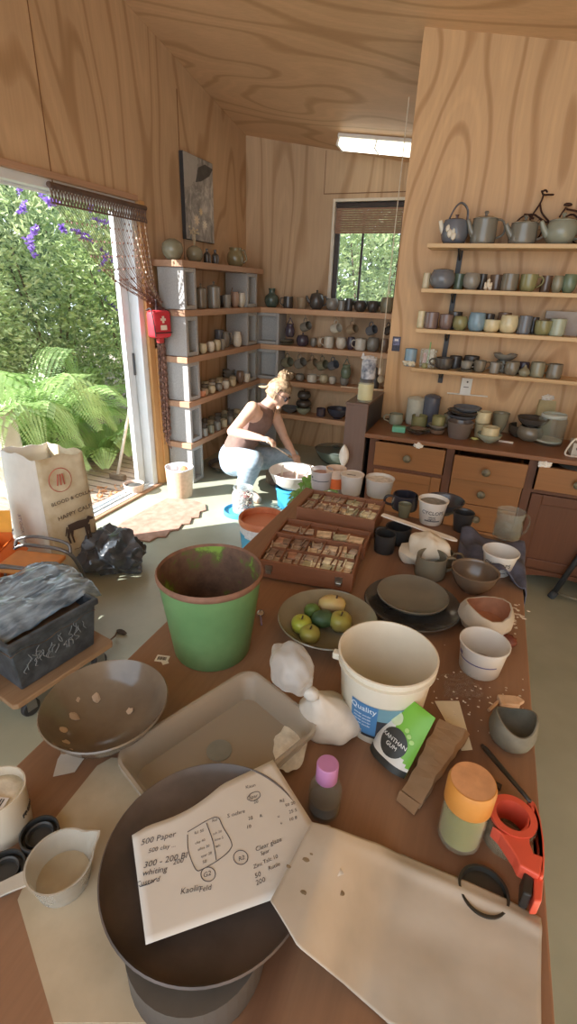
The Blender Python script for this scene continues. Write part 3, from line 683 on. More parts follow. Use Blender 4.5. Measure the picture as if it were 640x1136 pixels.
for c, r, h in (((.17, .15), .05, 'e0d2b8'), ((.30, .13), .045, 'e8e2d0'), ((.24, .22), .035, 'd9c79f')):
    b = BM(); n = 9; v = [b.verts.new((.0380, c[0] + r * (1 if i % 2 else .5) * math.cos(2 * PI * i / 18), c[1] + r * (1 if i % 2 else .5) * math.sin(2 * PI * i / 18))) for i in range(18)]; b.faces.new(v); obj('pale_flower', b, M(h, .6, .1), t)
# beaded macrame curtain: bar, knotted band, strings gathered into a bunch
BEAD = M('6e4a3f', .6, .3, 60, name='beads', two='9b7868')
BEADP = M('cdbba6', .6, .2, 60)
yA, yB, zb = on_wall(48, 198).y, on_wall(157, 225).y, 2.115
t = thing('bead_curtain', 'brown macrame bead curtain tied back at the right of the doorway', 'bead curtain', (XL + .03, yA, zb))
W = yB - yA
b = BM(); tube(b, [(0, 0, 0), (0, W, 0)], .016, 10); obj('curtain_rod', b, M('5a463c'), t, smooth=50)
b = BM(); n = 34
for i in range(n + 1):
    y0 = W * i / n
    for sg in (-1, 1):
        y1 = y0 + sg * W / n
        if -.001 <= y1 <= W + .001: tube(b, [(.004, y0, -.008), (.004, (y0 + y1) / 2, -.045), (.004, y0, -.085)], .0042, 5)
tube(b, [(.004, 0, -.088), (.004, W, -.088)], .006, 6)
obj('knotted_band', b, M('6f5a50', .8, .15, 60), t)
_g = atX(175, 342, XL + .045); kz, ky = _g.z - zb, _g.y - yA
for i in range(0, 38):
    y0 = W * (i + .5) / 38; f = i / 37; b = BM()
    end = V((.035 + random.uniform(-.03, .03), ky + random.uniform(-.025, .02), kz + random.uniform(-.02, .05)))
    mid = V((.02, y0 + (end.y - y0) * .42, -.09 + (kz + .09) * .55 - .05 * (1 - f)))
    pts = curve([(.006, y0, -.088), mid, end], 9)
    tube(b, pts, .0019, 4)
    if i % 2 == 0:
        for q in pts[::1 if i > 24 else 2][1:]: cbox(b, q, (.0085, .0085, .013), random.random())
    obj('bead_string', b, BEADP if (i > 26 and i % 3 == 0) else BEAD, t)
for i in range(26):
    b = BM(); y0 = ky + random.uniform(-.035, .045); x0 = random.uniform(.0, .05)
    zz = random.uniform(.30, .55) - zb; pts = curve([(x0, y0, kz), (x0 + random.uniform(-.01, .01), y0 + random.uniform(-.02, .02), (kz + zz) / 2), (x0, y0 + random.uniform(-.02, .03), zz)], 9)
    tube(b, pts, .003, 4)
    for q in pts[1:]: cbox(b, q, (.012, .012, .02), random.random())
    obj('bead_string', b, BEAD, t)
b = BM(); lathe(b, [(.03, -.02), (.045, 0), (.03, .02)], 14, (.035, ky, kz - .01)); obj('tie', b, M('5b3b36', .8), t)
# red first aid bag
p = on_wall(177, 357)
RED = M('c8303c', .6, .12, 12, name='red_nylon'); RED2 = M('e0525c', .6, .1, 12, name='red_nylon_side')
p = atX(176.5, 358, XL + .10); t = thing('first_aid_bag', 'red first aid pouch hanging on the tied bead curtain beside the door', 'bag', p, -.25)
b = BM(); box(b, -.05, .05, -.085, .085, -.11, .09); obj('pouch', b, RED, t, bevel=.025, smooth='all')
b = BM(); tube(b, curve([(.052, -.085, -.1), (.03, -.092, .09), (-.03, -.092, .09)], 4), .005, 6); tube(b, [(.052, -.08, -.07), (.052, .08, -.07)], .004, 6); tube(b, curve([(.0, .088, -.11), (.03, .088, .06), (.0, .07, .095)], 4), .005, 6); obj('zip', b, M('2a2326', .6), t)
b = BM(); box(b, .0505, .053, -.03, .03, -.05, -.015); box(b, .0505, .053, -.012, .008, -.0, .05); box(b, .0505, .053, -.027, .023, .018, .034); obj('white_cross_and_print', b, M('e9d9c9', .6, .1), t)
b = BM(); tube(b, curve([(0, -.02, .088), (-.01, -.01, .16), (-.06, .0, .17)], 5), .008, 6); obj('strap', b, M('3b2a2c', .7), t)
b = BM(); box(b, -.02, .02, -.025, .025, -.15, -.108); obj('tassel', b, M('b03a3a'), t, bevel=.008)
# ================================================================ RIGHT HAND WALL SHELVES
RT = [1.882, 1.652, 1.433, 1.205]
SHELF = wood('d9b98c', 'b58f60', 0, 3.0, 14, 0.5, 'shelf_board', 0.06, fine=0.3)
RN = ('top', 'second', 'third', 'lowest')
for k, z in enumerate(RT):
    b = BM(); box(b, -.44, 1.5, 3.195, YP - .002, z - .022, z - .0005)
    tag(obj('wall_shelf', b, SHELF, bevel=.002), '%s pale pine shelf on the plywood partition' % RN[k], 'shelf', 'pine shelves on the partition')
for x, l in ((-.27, 'left'), (.95, 'right')):
    t = thing('shelf_upright', 'black steel shelving strip on the partition behind the pots, %s one' % l, 'shelf upright', (x, YP, 1.1), 0, 'shelving strips')
    b = BM(); box(b, -.014, .014, -.012, -.0005, 0, .9); obj('rail', b, GREYB, t)
    for z in RT:
        b = BM(); v = [(-.012, z - 1.1 - .0235), (-.17, z - 1.1 - .0235), (-.17, z - 1.1 - .03), (-.012, z - 1.1 - .075)]
        for i in range(2): pass
        f = [[b.verts.new((s, y, zz)) for y, zz in v] for s in (-.004, .004)]
        b.faces.new(f[0]); b.faces.new(f[1][::-1])
        for i in range(4): b.faces.new((f[0][i], f[1][i], f[1][(i + 1) % 4], f[0][(i + 1) % 4]))
        obj('bracket', b, GREYB, t)
def on_r(u, k, y=3.28): p = atY(u, 300, y); return V((p.x, y, RT[k]))
G = 'teapots on the top shelf of the partition'
STG = glaze('7c7a6f', '615f56'); CELG = glaze('8f9384', '75796b')
# kettle-style teapot with an overhead handle
p = on_r(498, 0); s = mpp(p); R = 14.5 * s; h = 23 * s
t = thing('teapot', 'blue grey teapot with tall overhead handle and white splash', 'teapot', p, 0, G)
pr = profile('tumbler', R, h); obj('body', lathe(BM(), pr, 28, wob=.02), glaze('686d75', '4e535c'), t, smooth=50)
obj('lid', lathe(BM(), [(0, 0), (R * .55, 0), (R * .5, .006), (R * .1, .009), (R * .1, .02), (R * .16, .026), (0, .028)], 20, (0, 0, h + .002)), glaze('4a3b36'), t, smooth=50)
c, si = math.cos(RIGHT), math.sin(RIGHT)
b = BM(); tube(b, curve([(-R * .6 * c, -R * .6 * si, h * .98), (-R * .25 * c, -R * .25 * si, h * 1.5), (R * .2 * c, R * .2 * si, h * 1.72), (R * .72 * c, R * .72 * si, h * 1.45), (R * .8 * c, R * .8 * si, h * .9)], 6), .008, 8, flat=.6); obj('handle', b, glaze('4d4a4c'), t, smooth='all')
b = BM(); tube(b, curve([(-R * .8 * c, -R * .8 * si, h * .45), (-R * 1.05 * c, -R * 1.05 * si, h * .7), (-R * 1.2 * c, -R * 1.2 * si, h * .98)], 5), [.016 - .0005 * i for i in range(11)], 10); obj('spout', b, WH, t, smooth='all')
b = BM(); f = DIR['F']
for da, z0, rr in ((-.65, .42, .015), (-.35, .3, .014), (-.85, .62, .013), (-.4, .5, .010)):
    blob(b, (R * .97 * math.cos(f + da), R * .97 * math.sin(f + da), h * z0), (rr, rr * .5, rr * 1.5), .3, 4, 2, da)
obj('white_splash', b, WH, t, smooth='all')
# plain teapot
def teapot(u, k, wpx, vt, mat, label, sp, hd, kind='round', hm=None, y=3.28, hrk=.92):
    p = on_r(u, k, y); s = mpp(p); R = wpx * s / 2; h = htop(p, vt)
    t = thing('teapot', label, 'teapot', p, 0, G); pr = profile(kind, R, h); obj('body', lathe(BM(), pr, 30, wob=.015, seed=u), mat, t, smooth=50)
    n = len(smoothprof(KINDS[kind], 3)); rr = pr[n][0]
    obj('lid', lathe(BM(), [(0, 0), (rr, 0), (rr * 1.02, .004), (rr * .6, .014), (rr * .2, .018), (.006, .02), (.008, .028), (.013, .034), (.008, .041), (0, .042)], 26, (0, 0, h + .0015)), mat, t, smooth=50)
    if sp is not None:
        a = DIR[sp]; c, si = math.cos(a), math.sin(a); b = BM()
        tube(b, curve([(R * .8 * c, R * .8 * si, h * .4), (R * 1.1 * c, R * 1.1 * si, h * .62), (R * 1.42 * c, R * 1.42 * si, h * 1.0)], 5), [.022 - .0012 * i for i in range(11)], 10); obj('spout', b, mat, t, smooth='all')
    if hd is not None:
        obj('handle', handle_bm(R * .75, R * .85, h * 1.0, h * .22, R * hrk, DIR[hd], .0085), hm or mat, t, smooth='all')
    return t
teapot(529, 0, 27, 244, STG, 'dark olive grey upright teapot, second on the top partition shelf', 'L', 'R', 'mug')
teapot(572, 0, 29, 249, STG, 'squat grey teapot with silver handle and long spout', 'L', 'R', 'mug', M('b9b3a6', .3, .2, 20, .4), hrk=.85)
teapot(612, 0, 33, 246, CELG, 'large pale grey green teapot in front of the wire bicycle', 'L', 'R', 'round')
teapot(652, 0, 32, 246, CELG, 'grey green teapot cut off by the right edge of the photo', None, 'R', 'round')
# wire bicycle
p = on_r(614, 0, 3.365); IR = M('4a342c', .55, .3, 30, .6, name='rusty_wire')
t = thing('bicycle_ornament', 'rusty wire bicycle ornament standing behind the pale teapots', 'ornament', (p.x, p.y, RT[0])); s = mpp(p)
def bp(u, v, dy=0): q = atY(u, v, p.y + dy); return q - V((p.x, p.y, RT[0]))
for u, l in ((585, 'front'), (650, 'rear')):
    b = BM(); c0 = bp(u, 255); r = c0.z - .006
    tube(b, [c0 + V((r * math.cos(i * PI / 14), 0, r * math.sin(i * PI / 14))) for i in range(29)], .0045, 6, cap=False)
    for i in range(8): tube(b, [c0, c0 + V((r * math.cos(i * PI / 4), 0, r * math.sin(i * PI / 4)))], .0013, 4)
    obj('wheel', b, IR, t)
b = BM()
for a in ([(585, 255), (590, 240), (599, 226), (603, 216)], [(599, 226), (601, 236), (609, 246)], [(593, 238), (600, 243), (606, 247)], [(606, 246), (625, 253), (650, 255)], [(625, 253), (620, 243), (628, 230)], [(628, 232), (650, 236)], [(620, 246), (636, 238), (650, 255)]):
    q = [bp(*x) for x in a]; tube(b, curve(q, 4) if len(q) > 2 else q, .0052, 6)
obj('frame', b, IR, t)
b = BM(); tube(b, curve([bp(601, 212, -.05), bp(603, 216), bp(608, 216, .0), bp(614, 216, -.03)], 4), .005, 6); tube(b, curve([bp(601, 213, -.05), bp(605, 211, -.06), bp(607, 213, -.07)], 4), .005, 6); obj('handlebar', b, IR, t)
b = BM(); blob(b, bp(630, 227), (.022, .012, .009), .2, 3, 2); obj('saddle', b, IR, t)
b = BM(); tube(b, curve([bp(581, 238), bp(587, 239), bp(592, 243)], 4), .006, 6); obj('mudguard', b, IR, t)
def row(k, items, G):
    for a in items:
        u, w, vt, kind, m, label = a[:6]; kw = a[6] if len(a) > 6 else {}
        y = kw.pop('y', 3.26); hd = kw.pop('hd', None); nm = kw.pop('nm', None)
        cat = nm or ('mug' if hd else {'bowl': 'bowl', 'tumbler': 'tumbler'}.get(kind, 'cup'))
        auto(kind, cat.replace(' ', '_'), label, cat, on_r(u, k, y), w, vt, m, G, handle=DIR[hd] if hd else None, **kw)
VT = glaze('7b7464', '5c5648'); MV = glaze('7a6660', '5d4b47'); KH = glaze('8c8a5e', '6c6a44'); BLU = glaze('7d97a6', '637f90'); CRM = glaze('cfc59f', 'b5a983')
row(1, [(474.5, 8, 303, 'cyl', CR, 'beige cup at the left end of the second partition shelf, half hidden'), (492, 27, 301, 'round', SL, 'wide dark grey lidded pot near the left end of the second partition shelf', dict(lid=True, knob=False, nm='pot')), (511, 12, 304, 'cyl', GN, 'dark green grey cup in the rear beside the wide lidded pot', dict(y=3.33)), (525, 18, 303, 'round', GR, 'grey brown cup in front of the black shelf bracket, second shelf'), (537, 9, 304, 'cyl', DK, 'dark cup standing behind the little white figure', dict(y=3.34)), (553, 14, 305, 'cyl', BR, 'brown cup in the rear right of the little white figure', dict(y=3.34)), (568, 18, 304, 'mug', VT, 'brown glazed mug in the middle of the second partition shelf'), (589, 18, 304.5, 'cup', KH, 'olive green mug with its handle at the right, second shelf', dict(hd='R')), (609, 11, 306, 'cyl', BR, 'brown cup in the rear beside the olive mug handle', dict(y=3.34)), (622, 12, 306, 'round', OL, 'olive cup left of the green cup, second shelf'), (635, 15, 304.5, 'round', glaze('6f8068', '52624d'), 'green cup at the right edge of the second partition shelf')], 'cups on the second shelf of the partition')
p = on_r(544.5, 1, 3.25); t = thing('figurine', 'little white seated figurine between cups on the second shelf', 'figurine', p); b = BM(); s = mpp(p)
for c, r in (((-.012, 0, .012), (.011, .011, .013)), ((.012, 0, .012), (.011, .011, .013)), ((0, 0, .03), (.013, .012, .018)), ((0, -.002, .051), (.009, .009, .010)), ((-.016, 0, .028), (.006, .008, .015)), ((.016, 0, .028), (.006, .008, .015))): blob(b, c, r, .15, 3, 2)
obj('figure', b, M('ded3bd', .7, .06), t, smooth='all')
row(2, [(474.5, 8, 345, 'cyl', CRM, 'cream cup at the left end of the third partition shelf'), (486.5, 15, 346.5, 'cyl', MV, 'mauve brown cup next to the cream one, third shelf'), (503.5, 15, 349, 'cup', MV, 'reddish brown cup third along the third partition shelf'), (513, 15, 346, 'cyl', DK, 'dark cup in the rear behind the reddish brown and olive cups', dict(y=3.34)), (520, 16, 351, 'round', KH, 'round olive cup left of the blue tumbler'), (539, 18.5, 347, 'tumbler', BLU, 'pale blue tumbler on the third partition shelf'), (552, 12, 348, 'cyl', DK, 'dark cup in the rear right of the blue tumbler', dict(y=3.34)), (557, 18, 355, 'cup', CRM, 'low cream bowl cup between blue and cream tumblers'), (576.5, 19.5, 350, 'tumbler', CRM, 'tall cream rounded tumbler on the third shelf'), (570, 14, 347, 'cyl', BR, 'brown cup in the rear behind the cream tumbler', dict(y=3.345)), (595, 14, 350.5, 'cyl', SL, 'grey straight tumbler right of the cream one'), (605, 10, 352, 'cyl', DK, 'dark cup in the rear beside the grey tumbler', dict(y=3.33)), (617, 18.5, 356, 'cup', KH, 'olive green banded bowl cup on the third shelf'), (634, 16, 354, 'cyl', CEL, 'pale green cup at the right edge of the third partition shelf')], 'cups on the third shelf of the partition')
p = on_r(628, 2, 3.36); b = BM(); box(b, -.03, .35, -.02, .02, .085, .125); box(b, .0, .3, -.02, .02, 0, .085)
tag(obj('box', b, M('a39a92', .7, .08), None, (p.x - .02, 3.365, RT[2])), 'long grey box behind the cups at the right of the third shelf', 'box')
row(3, [(468, 13, 387, 'cyl', BLU, 'blue grey cup behind the white shells, lowest partition shelf', dict(y=3.27)), (509, 20, 397, 'cup', DK, 'dark mug with its handle at the left, lowest partition shelf', dict(hd='L')), (522, 13, 395, 'cyl', DK, 'dark cup in the rear beside the dark handled mug', dict(y=3.33)), (552, 13, 400, 'cup', VT, 'brown grey mug with its handle at the right, left of two', dict(hd='R')), (570, 10.5, 402, 'cyl', GR, 'grey straight mug with its handle at the right, right of two', dict(hd='R')), (591, 16, 401, 'tumbler', VT, 'dark brown grey tumbler right of the grey straight mug'), (604, 13, 402, 'cyl', PU, 'dark cup in the rear above the little lidded pear pot', dict(y=3.33)), (622, 15.5, 402, 'mug', OL, 'olive grey mug with its handle at the right near the photo edge', dict(hd='R')), (643, 16, 404, 'mug', VT, 'brown cup at the far right end of the lowest shelf')], 'cups on the lowest shelf of the partition')
auto('pear', 'lidded_pot', 'little pear shaped lidded pot on the lowest partition shelf', 'pot', on_r(607, 3, 3.235), 12, 405, OL, 'cups on the lowest shelf of the partition')
p = on_r(536, 3, 3.24); s = mpp(p)
pot('plate', 'saucer', 'dark saucer under the small cup on the lowest partition shelf', 'saucer', p, 20 * s, .012, VT, None, wall=.004)
pot('cup', 'cup', 'small grey cup with handle sitting on the dark saucer', 'cup', p + V((0, 0, .0125)), 12 * s, 8.5 * s, GR, None, handle=DIR['R'])
auto('cyl', 'cup', 'dark cup in the rear behind the cup and saucer', 'cup', on_r(541, 3, 3.345), 16, 395, DK, 'cups on the lowest shelf of the partition')
p = on_r(580, 3, 3.34); pot('cyl', 'pot', 'dark cup carrying the wide bowl at the rear of the lowest shelf', 'pot', p, .085, .065, VT); pot('bowl', 'bowl', 'wide grey bowl set on a cup at the rear of the lowest shelf', 'bowl', p + V((0, 0, .067)), .14, .04, GR, None, wall=.004)
p = on_r(468, 3, 3.235); t = thing('shell', 'heap of white shells and coral at the left end of the lowest shelf', 'shells', p); b = BM()
for i in range(16): blob(b, (random.gauss(0, .02), random.gauss(0, .012), .010 + random.random() * .022), (.013, .011, .009), .5, 4, 2, i)
obj('shell_pile', b, M('d8d1bb', .7, .12), t, smooth='all')
p = on_r(489, 3, 3.27); t = thing('glass_jar', 'glass jar of odds and ends with a green stick, lowest shelf', 'jar', p); s = mpp(p)
obj('jar_glass', lathe(BM(), profile('cyl', 9 * s, 19 * s, .003), 24), clear('e8f0ee', .15, .05, 'clear_glass'), t, smooth=50)
b = BM(); cbox(b, (-.022, 0, .05), (.018, .02, .07)); obj('pink_tube', b, M('d8a2a0'), t, bevel=.004)
b = BM(); cbox(b, (.02, .01, .07), (.022, .01, .08)); obj('white_packet', b, M('e4ded2'), t, bevel=.003)
b = BM(); tube(b, [(0, -.01, .01), (.004, -.005, .15)], .004, 6); obj('green_stick', b, M('7fae6a'), t)
auto('round', 'small_pot', 'tiny olive pot in front of the glass jar of odds and ends', 'pot', on_r(486, 3, 3.215), 6.5, 403, KH)
# card hanging below the lowest shelf on a dowel, stickers on the partition
p = atY(517, 429, 3.391); t = thing('note_card', 'white card with a punched hole hanging under the lowest shelf', 'card', p)
b = BM(); cbox(b, (0, 0, 0), (.064, .003, .104), .0); obj('card', b, M('d8d5cc', .6, .04), t)
b = BM(); tube(b, [(.004, -.0, .03), (.004, -.003, .03)], .006, 8); obj('punched_hole', b, M('55504a'), t)
b = BM(); cbox(b, (.0, -.0025, -.002), (.032, .001, .005), .0); obj('printed_line', b, M('6a6762'), t)
p0, p1 = atY(496, 436, 3.394), atY(541, 440, 3.394)
t = thing('dowel', 'thin white dowel lying behind the hanging card', 'dowel', p0); b = BM(); tube(b, [(0, 0, 0), p1 - p0], .005, 8); obj('rod', b, M('d9d2c2', .5, .05), t)
p = atY(439.5, 381.5, YP - .001); t = thing('sticker', 'small dark printed sticker on the edge of the plywood partition', 'sticker', p)
b = BM(); box(b, -.026, .026, -.002, 0, -.045, .045); obj('paper', b, M('3a3846', .5, .3, 60), t)
b = BM(); box(b, -.02, .02, -.0025, -.002, -.008, .036); obj('printed_picture', b, M('6a6a86', .5, .6, 60), t)
b = BM(); box(b, -.012, .012, -.003, -.0025, .018, .03); obj('white_print', b, M('d8d4d0'), t)
p0 = atY(435, 318, YP + .06); t = thing('pull_cord', 'pale pull cord hanging at the edge of the partition', 'cord', (p0.x - .02, YP + .05, 2.2))
b = BM(); tube(b, [(0, 0, .42), (0, 0, -1.05)], .003, 6); obj('cord', b, M('cbbfa9', .7), t)
b = BM(); tube(b, [(0, 0, -1.05), (0, 0, -1.09)], .007, 8); obj('cord_toggle', b, M('e0d8c8'), t)

# ================================================================ DRESSER
DW = wood('8a5f42', '68452e', 0, 2.2, 16, .4, 'dresser_top', .12, fine=.5)
DF = wood('96683f', '70492b', 0, 2.0, 16, .4, 'drawer_front', .12, fine=.4)
DB = wood('6b4632', '503222', 2, 2.0, 14, .45, 'dark_carcass', .12, fine=.5)
DZ = .83; X0, X1, YF0 = -.60, 1.36, 2.965
t = thing('dresser', 'long brown wooden dresser with knobbed drawers standing under the wall shelves', 'dresser', (0, 0, 0))
b = BM(); box(b, X0 - .03, X1, 2.925, YP - .004, DZ - .028, DZ); obj('top', b, DW, t, bevel=.006)
b = BM()
box(b, X0, X0 + .025, YF0, YP - .01, .09, DZ - .028); box(b, X1 - .025, X1, YF0, YP - .01, .09, DZ - .028)
for x in (-.135, .315, .86): box(b, x, x + .045, YF0, YP - .01, .12, DZ - .028)
box(b, X0 + .025, X1 - .025, YP - .03, YP - .01, .09, DZ - .028)
box(b, X0 + .025, X1 - .025, YF0, YP - .03, .10, .13)
box(b, X0 + .025, X0 + .055, YF0, YF0 + .02, .13, DZ - .028)
for x0, x1 in ((X0 + .055, -.135), (.36, .86), (.905, X1 - .025)): box(b, x0, x1, YF0, YF0 + .02, .605, .625)
obj('carcass', b, DB, t)
b = BM()
n = 40; v = []
for i in range(n + 1):
    f = i / n; x = X0 + (X1 - X0) * f; k = (f * 4) % 1; zz = .05 + .05 * math.sin(PI * k) ** .7 - .05 * (abs(k - .5) > .44)
    v.append((x, zz))
for i in range(n):
    a = [b.verts.new(q) for q in ((v[i][0], YF0 - .01, v[i][1]), (v[i + 1][0], YF0 - .01, v[i + 1][1]), (v[i + 1][0], YF0 - .01, .125), (v[i][0], YF0 - .01, .125))]
    c = [b.verts.new(q) for q in ((v[i][0], YF0 + .015, v[i][1]), (v[i + 1][0], YF0 + .015, v[i + 1][1]), (v[i + 1][0], YF0 + .015, .125), (v[i][0], YF0 + .015, .125))]
    b.faces.new(a); b.faces.new(c[::-1]); b.faces.new((a[0], c[0], c[1], a[1])); b.faces.new((a[2], c[2], c[3], a[3]))
obj('shaped_plinth', b, DB, t)
for x in (X0, -.14, .33, X1 - .06):
    b = BM(); box(b, x, x + .06, YF0 - .005, YF0 + .055, 0, .1); obj('foot', b, DB, t, bevel=.004)
    b = BM(); box(b, x, x + .06, YP - .08, YP - .02, 0, .1); obj('foot', b, DB, t, bevel=.004)
KN = M('5b5444', .4, .3, 40, name='stone_knob', two='7a725c')
def drawer(x0, x1, z0, z1, out, knobs):
    d = obj('drawer', BM(), DF, t); b = BM(); y = YF0 - out
    box(b, x0, x1, y - .004, y + .018, z0, z1); box(b, x0 + .012, x0 + .024, y + .018, y + .34, z0 + .01, z1 - .03); box(b, x1 - .024, x1 - .012, y + .018, y + .34, z0 + .01, z1 - .03); box(b, x0 + .024, x1 - .024, y + .018, y + .34, z0 + .01, z0 + .018)
    b.to_mesh(d.data); b.free(); dd = d.modifiers.new('Bevel', 'BEVEL'); dd.width = .003; dd.segments = 2
    for kx in knobs:
        b = BM(); lathe(b, [(0, 0), (.011, 0), (.009, .01), (.02, .018), (.024, .028), (.018, .036), (0, .038)], 16)
        bmesh.ops.transform(b, matrix=Matrix.Translation((kx, y - .004, (z0 + z1) / 2)) @ Matrix.Rotation(PI / 2, 4, 'X'), verts=b.verts[:]); obj('knob', b, KN, d, smooth=50)
drawer(X0 + .04, -.14, .63, .783, .012, [(X0 + .04 - .14) / 2 - .005])
drawer(-.085, .31, .635, .775, .05, [.10]); drawer(-.085, .31, .475, .63, .01, [.10]); drawer(-.085, .31, .31, .47, .005, [.10]); drawer(-.085, .31, .14, .305, .004, [.10])
drawer(.365, .855, .64, .775, .045, [.57]); drawer(.91, X1 - .03, .63, .783, .01, [1.12])
def door(x0, x1, z0, z1, hinge, m):
    d = obj('cupboard_door', BM(), m, t); b = BM(); w = .06; y = YF0
    for q in ((x0, x0 + w, z0, z1), (x1 - w, x1, z0, z1), (x0 + w, x1 - w, z0, z0 + w), (x0 + w, x1 - w, z1 - w, z1)): box(b, q[0], q[1], y - .012, y + .012, q[2], q[3])
    b.to_mesh(d.data); b.free(); dd = d.modifiers.new('Bevel', 'BEVEL'); dd.width = .005; dd.segments = 2
    b = BM(); box(b, x0 + w, x1 - w, y - .002, y + .008, z0 + w, z1 - w); obj('door_panel', b, m, d)
door(X0 + .045, -.14, .135, .605, 0, DF); door(.365, .855, .135, .603, 0, DB); door(.91, X1 - .03, .135, .603, 0, DB)
# ---------------- on the dresser
G = 'pots on the dresser top'
def on_d(u, v): p = atZ(u, v, DZ); return V((p.x, max(2.95, min(p.y, 3.33)), DZ + .0005))
def dp(kind, u, vb, vt, w, mat, label, cat='cup', hd=None, dz=0, **kw):
    p = on_d(u, vb) + V((0, 0, dz)); s = mpp(p); h = max(.02, htop(p, vt))
    return pot(kind, cat.replace(' ', '_'), label, cat, p, w * s, h, mat, G, handle=DIR[hd] if hd else None, **kw)
dp('mug', 438.5, 470, 459, 15.5, glaze('9a9a84', '7e7f6a'), 'pale green grey mug at the left corner of the dresser', 'mug', 'L')
p = on_d(442, 479); b = BM(); box(b, -.04, .04, -.025, .025, 0, .035); tag(obj('sponge', b, M('7fc4a4', .8, .15, 30, two='5fae93'), None, p, bevel=.004, rot=(0, 0, .1)), 'turquoise block of sponge at the front left of the dresser', 'sponge')
dp('cyl', 464.5, 461, 443, 19, glaze('b9b8a8', '9d9c8d'), 'tall pale grey canister standing at the back of the dresser', 'canister', lid=True, knob=False)
dp('cyl', 482, 460, 441, 17.5, glaze('565a66', '42454f'), 'tall dark blue grey canister beside the pale one', 'canister', lid=True, knob=False)
dp('cyl', 464, 474, 461, 17, KH, 'olive cup in front of the pale canister on the dresser', 'cup')
p = on_d(463, 480); pot('plate', 'saucer', 'dark stoneware saucer at the front of the dresser', 'saucer', p, 27 * mpp(p), .022, DK, G, wall=.005); pot('plate', 'saucer', 'smaller brown saucer stacked on the dark saucer', 'saucer', p + V((0, 0, .0135)), 17 * mpp(p), .014, BR, G, wall=.004)
p = on_d(484, 481); s = mpp(p); pot('cup', 'bowl', 'brown foot bowl at the bottom of a little stack on the dresser', 'bowl', p, 17 * s, .028, BR, G); pot('bowl', 'bowl', 'grey shallow bowl in the middle of a little stack', 'bowl', p + V((0, 0, .03)), 21 * s, .028, GR, G); pot('cyl', 'cup', 'olive cup on top of the little stack of bowls', 'cup', p + V((0, 0, .055)), 14 * s, .055, KH, G)
dp('round', 498, 470, 459, 14, OL, 'pale olive cup partly behind the big brown bowl', 'cup'); 
dp('flare', 508, 485, 467.5, 29, glaze('6d6159', '594e47'), 'big brown grey pouring bowl at the front of the dresser', 'bowl', wall=.006)
p = on_d(514, 464) ; p.y = 3.25; s = mpp(p); pot('round', 'casserole', 'round grey casserole under a pile of dark dishes on the dresser', 'casserole', p, 26 * s, .075, GR, G)
for i, (w, m, l) in enumerate(((34, SL, 'lower'), (37, DK, 'middle'), (30, SL, 'upper'))): pot('bowl', 'dish', '%s dark dish piled on the round grey casserole' % l, 'dish', p + V((.012 * i, 0, .079 + .024 * i)), w * s, .035, m, G, wall=.005)
p = on_d(532, 484); s = mpp(p); t = pot('taper', 'vase', 'cream stepped cylinder vase standing behind the celadon bowl', 'vase', p, 15 * s, .08, CRM, G); pot('cyl', 'cup', 'cream tall cup stacked upon the cream cylinder vase', 'cup', p + V((0, 0, .084)), 15.5 * s, .068, CRM, G)
p = on_d(541.5, 490); s = mpp(p); pot('bowl', 'bowl', 'celadon bowl holding a cream cup at the dresser front', 'bowl', p, 27 * s, .048, CEL, G, wall=.004); pot('mug', 'cup', 'cream cup sitting in the celadon bowl', 'cup', p + V((0, 0, .016)), 19 * s, .072, CRM, G)
dp('bowl', 552, 466, 458, 18, OL, 'olive dish in the background right of the cream vase', 'dish')
p = on_d(578, 484); s = mpp(p); pot('cup', 'bowl', 'dark brown bowl with pale rim near the glass jar', 'bowl', p, 30 * s, .07, glaze('4d453b', '39322a'), G)
p = on_d(582, 470); p.y = 3.26; s = mpp(p); pot('round', 'casserole', 'olive brown casserole at the back under dark flower frog dishes', 'casserole', p, 27 * s, .085, VT, G); pot('bowl', 'dish', 'dark wavy edged dish on top of the olive brown casserole', 'dish', p + V((0, 0, .087)), 33 * s, .05, DK, G, wob=.12, wall=.006)
p = on_d(526, 488); b = BM(); blob(b, (0, 0, .008), (.025, .014, .008), .3, 3, 2); tag(obj('soap', b, M('b0b06a', .7), None, p), 'small yellow green soap sliver left of the celadon bowl', 'soap')
p = on_d(561, 491); b = BM(); box(b, -.04, .04, -.006, .006, 0, .01); tag(obj('label_stick', b, M('d9cfc0', .6, .2, 30), None, p, rot=(0, 0, -.1)), 'short white stick lying at the dresser front edge', 'stick')
# tall glass jar and paper bag behind it
p = on_d(607, 492); s = mpp(p); t = thing('glass_jar', 'tall clear glass jar standing empty at the dresser front', 'jar', p); R = 14.5 * s; h = htop(p, 459)
obj('jar_glass', lathe(BM(), [(0, 0), (R * .92, 0), (R, .012), (R, h * .82), (R * .86, h * .92), (R * .84, h), (R * .8, h), (R * .82, h * .92), (R * .96, h * .81), (R * .96, .016), (0, .012)], 32), clear('aab3aa', .10, .05, 'clear_glass'), t, smooth=50)
b = BM(); lathe(b, [(R * .85, h - .022), (R * .9, h - .018), (R * .9, h - .004), (R * .85, h)], 28); obj('jar_rim', b, clear('dfe8e2', .5, .1, 'glass_rim'), t, smooth=50)
b = BM(); lathe(b, [(0, .017), (R * .93, .017), (R * .93, .028), (0, .03)], 28); obj('residue', b, M('c7c6b4', .8), t)
p = on_d(598, 486); p.y += .07; t = thing('paper_bag', 'beige folded paper bag standing behind the tall glass jar', 'bag', p, .2)
b = BM(); v = []
for z, w, d in ((0, .05, .035), (.1, .048, .03), (.19, .05, .02), (.225, .046, .012)): v.append([b.verts.new((sx * w + random.uniform(-.003, .003), sy * d, z)) for sx, sy in ((-1, -1), (1, -1), (1, 1), (-1, 1))])
for a, c in zip(v, v[1:]):
    for i in range(4): b.faces.new((a[i], a[(i + 1) % 4], c[(i + 1) % 4], c[i]))
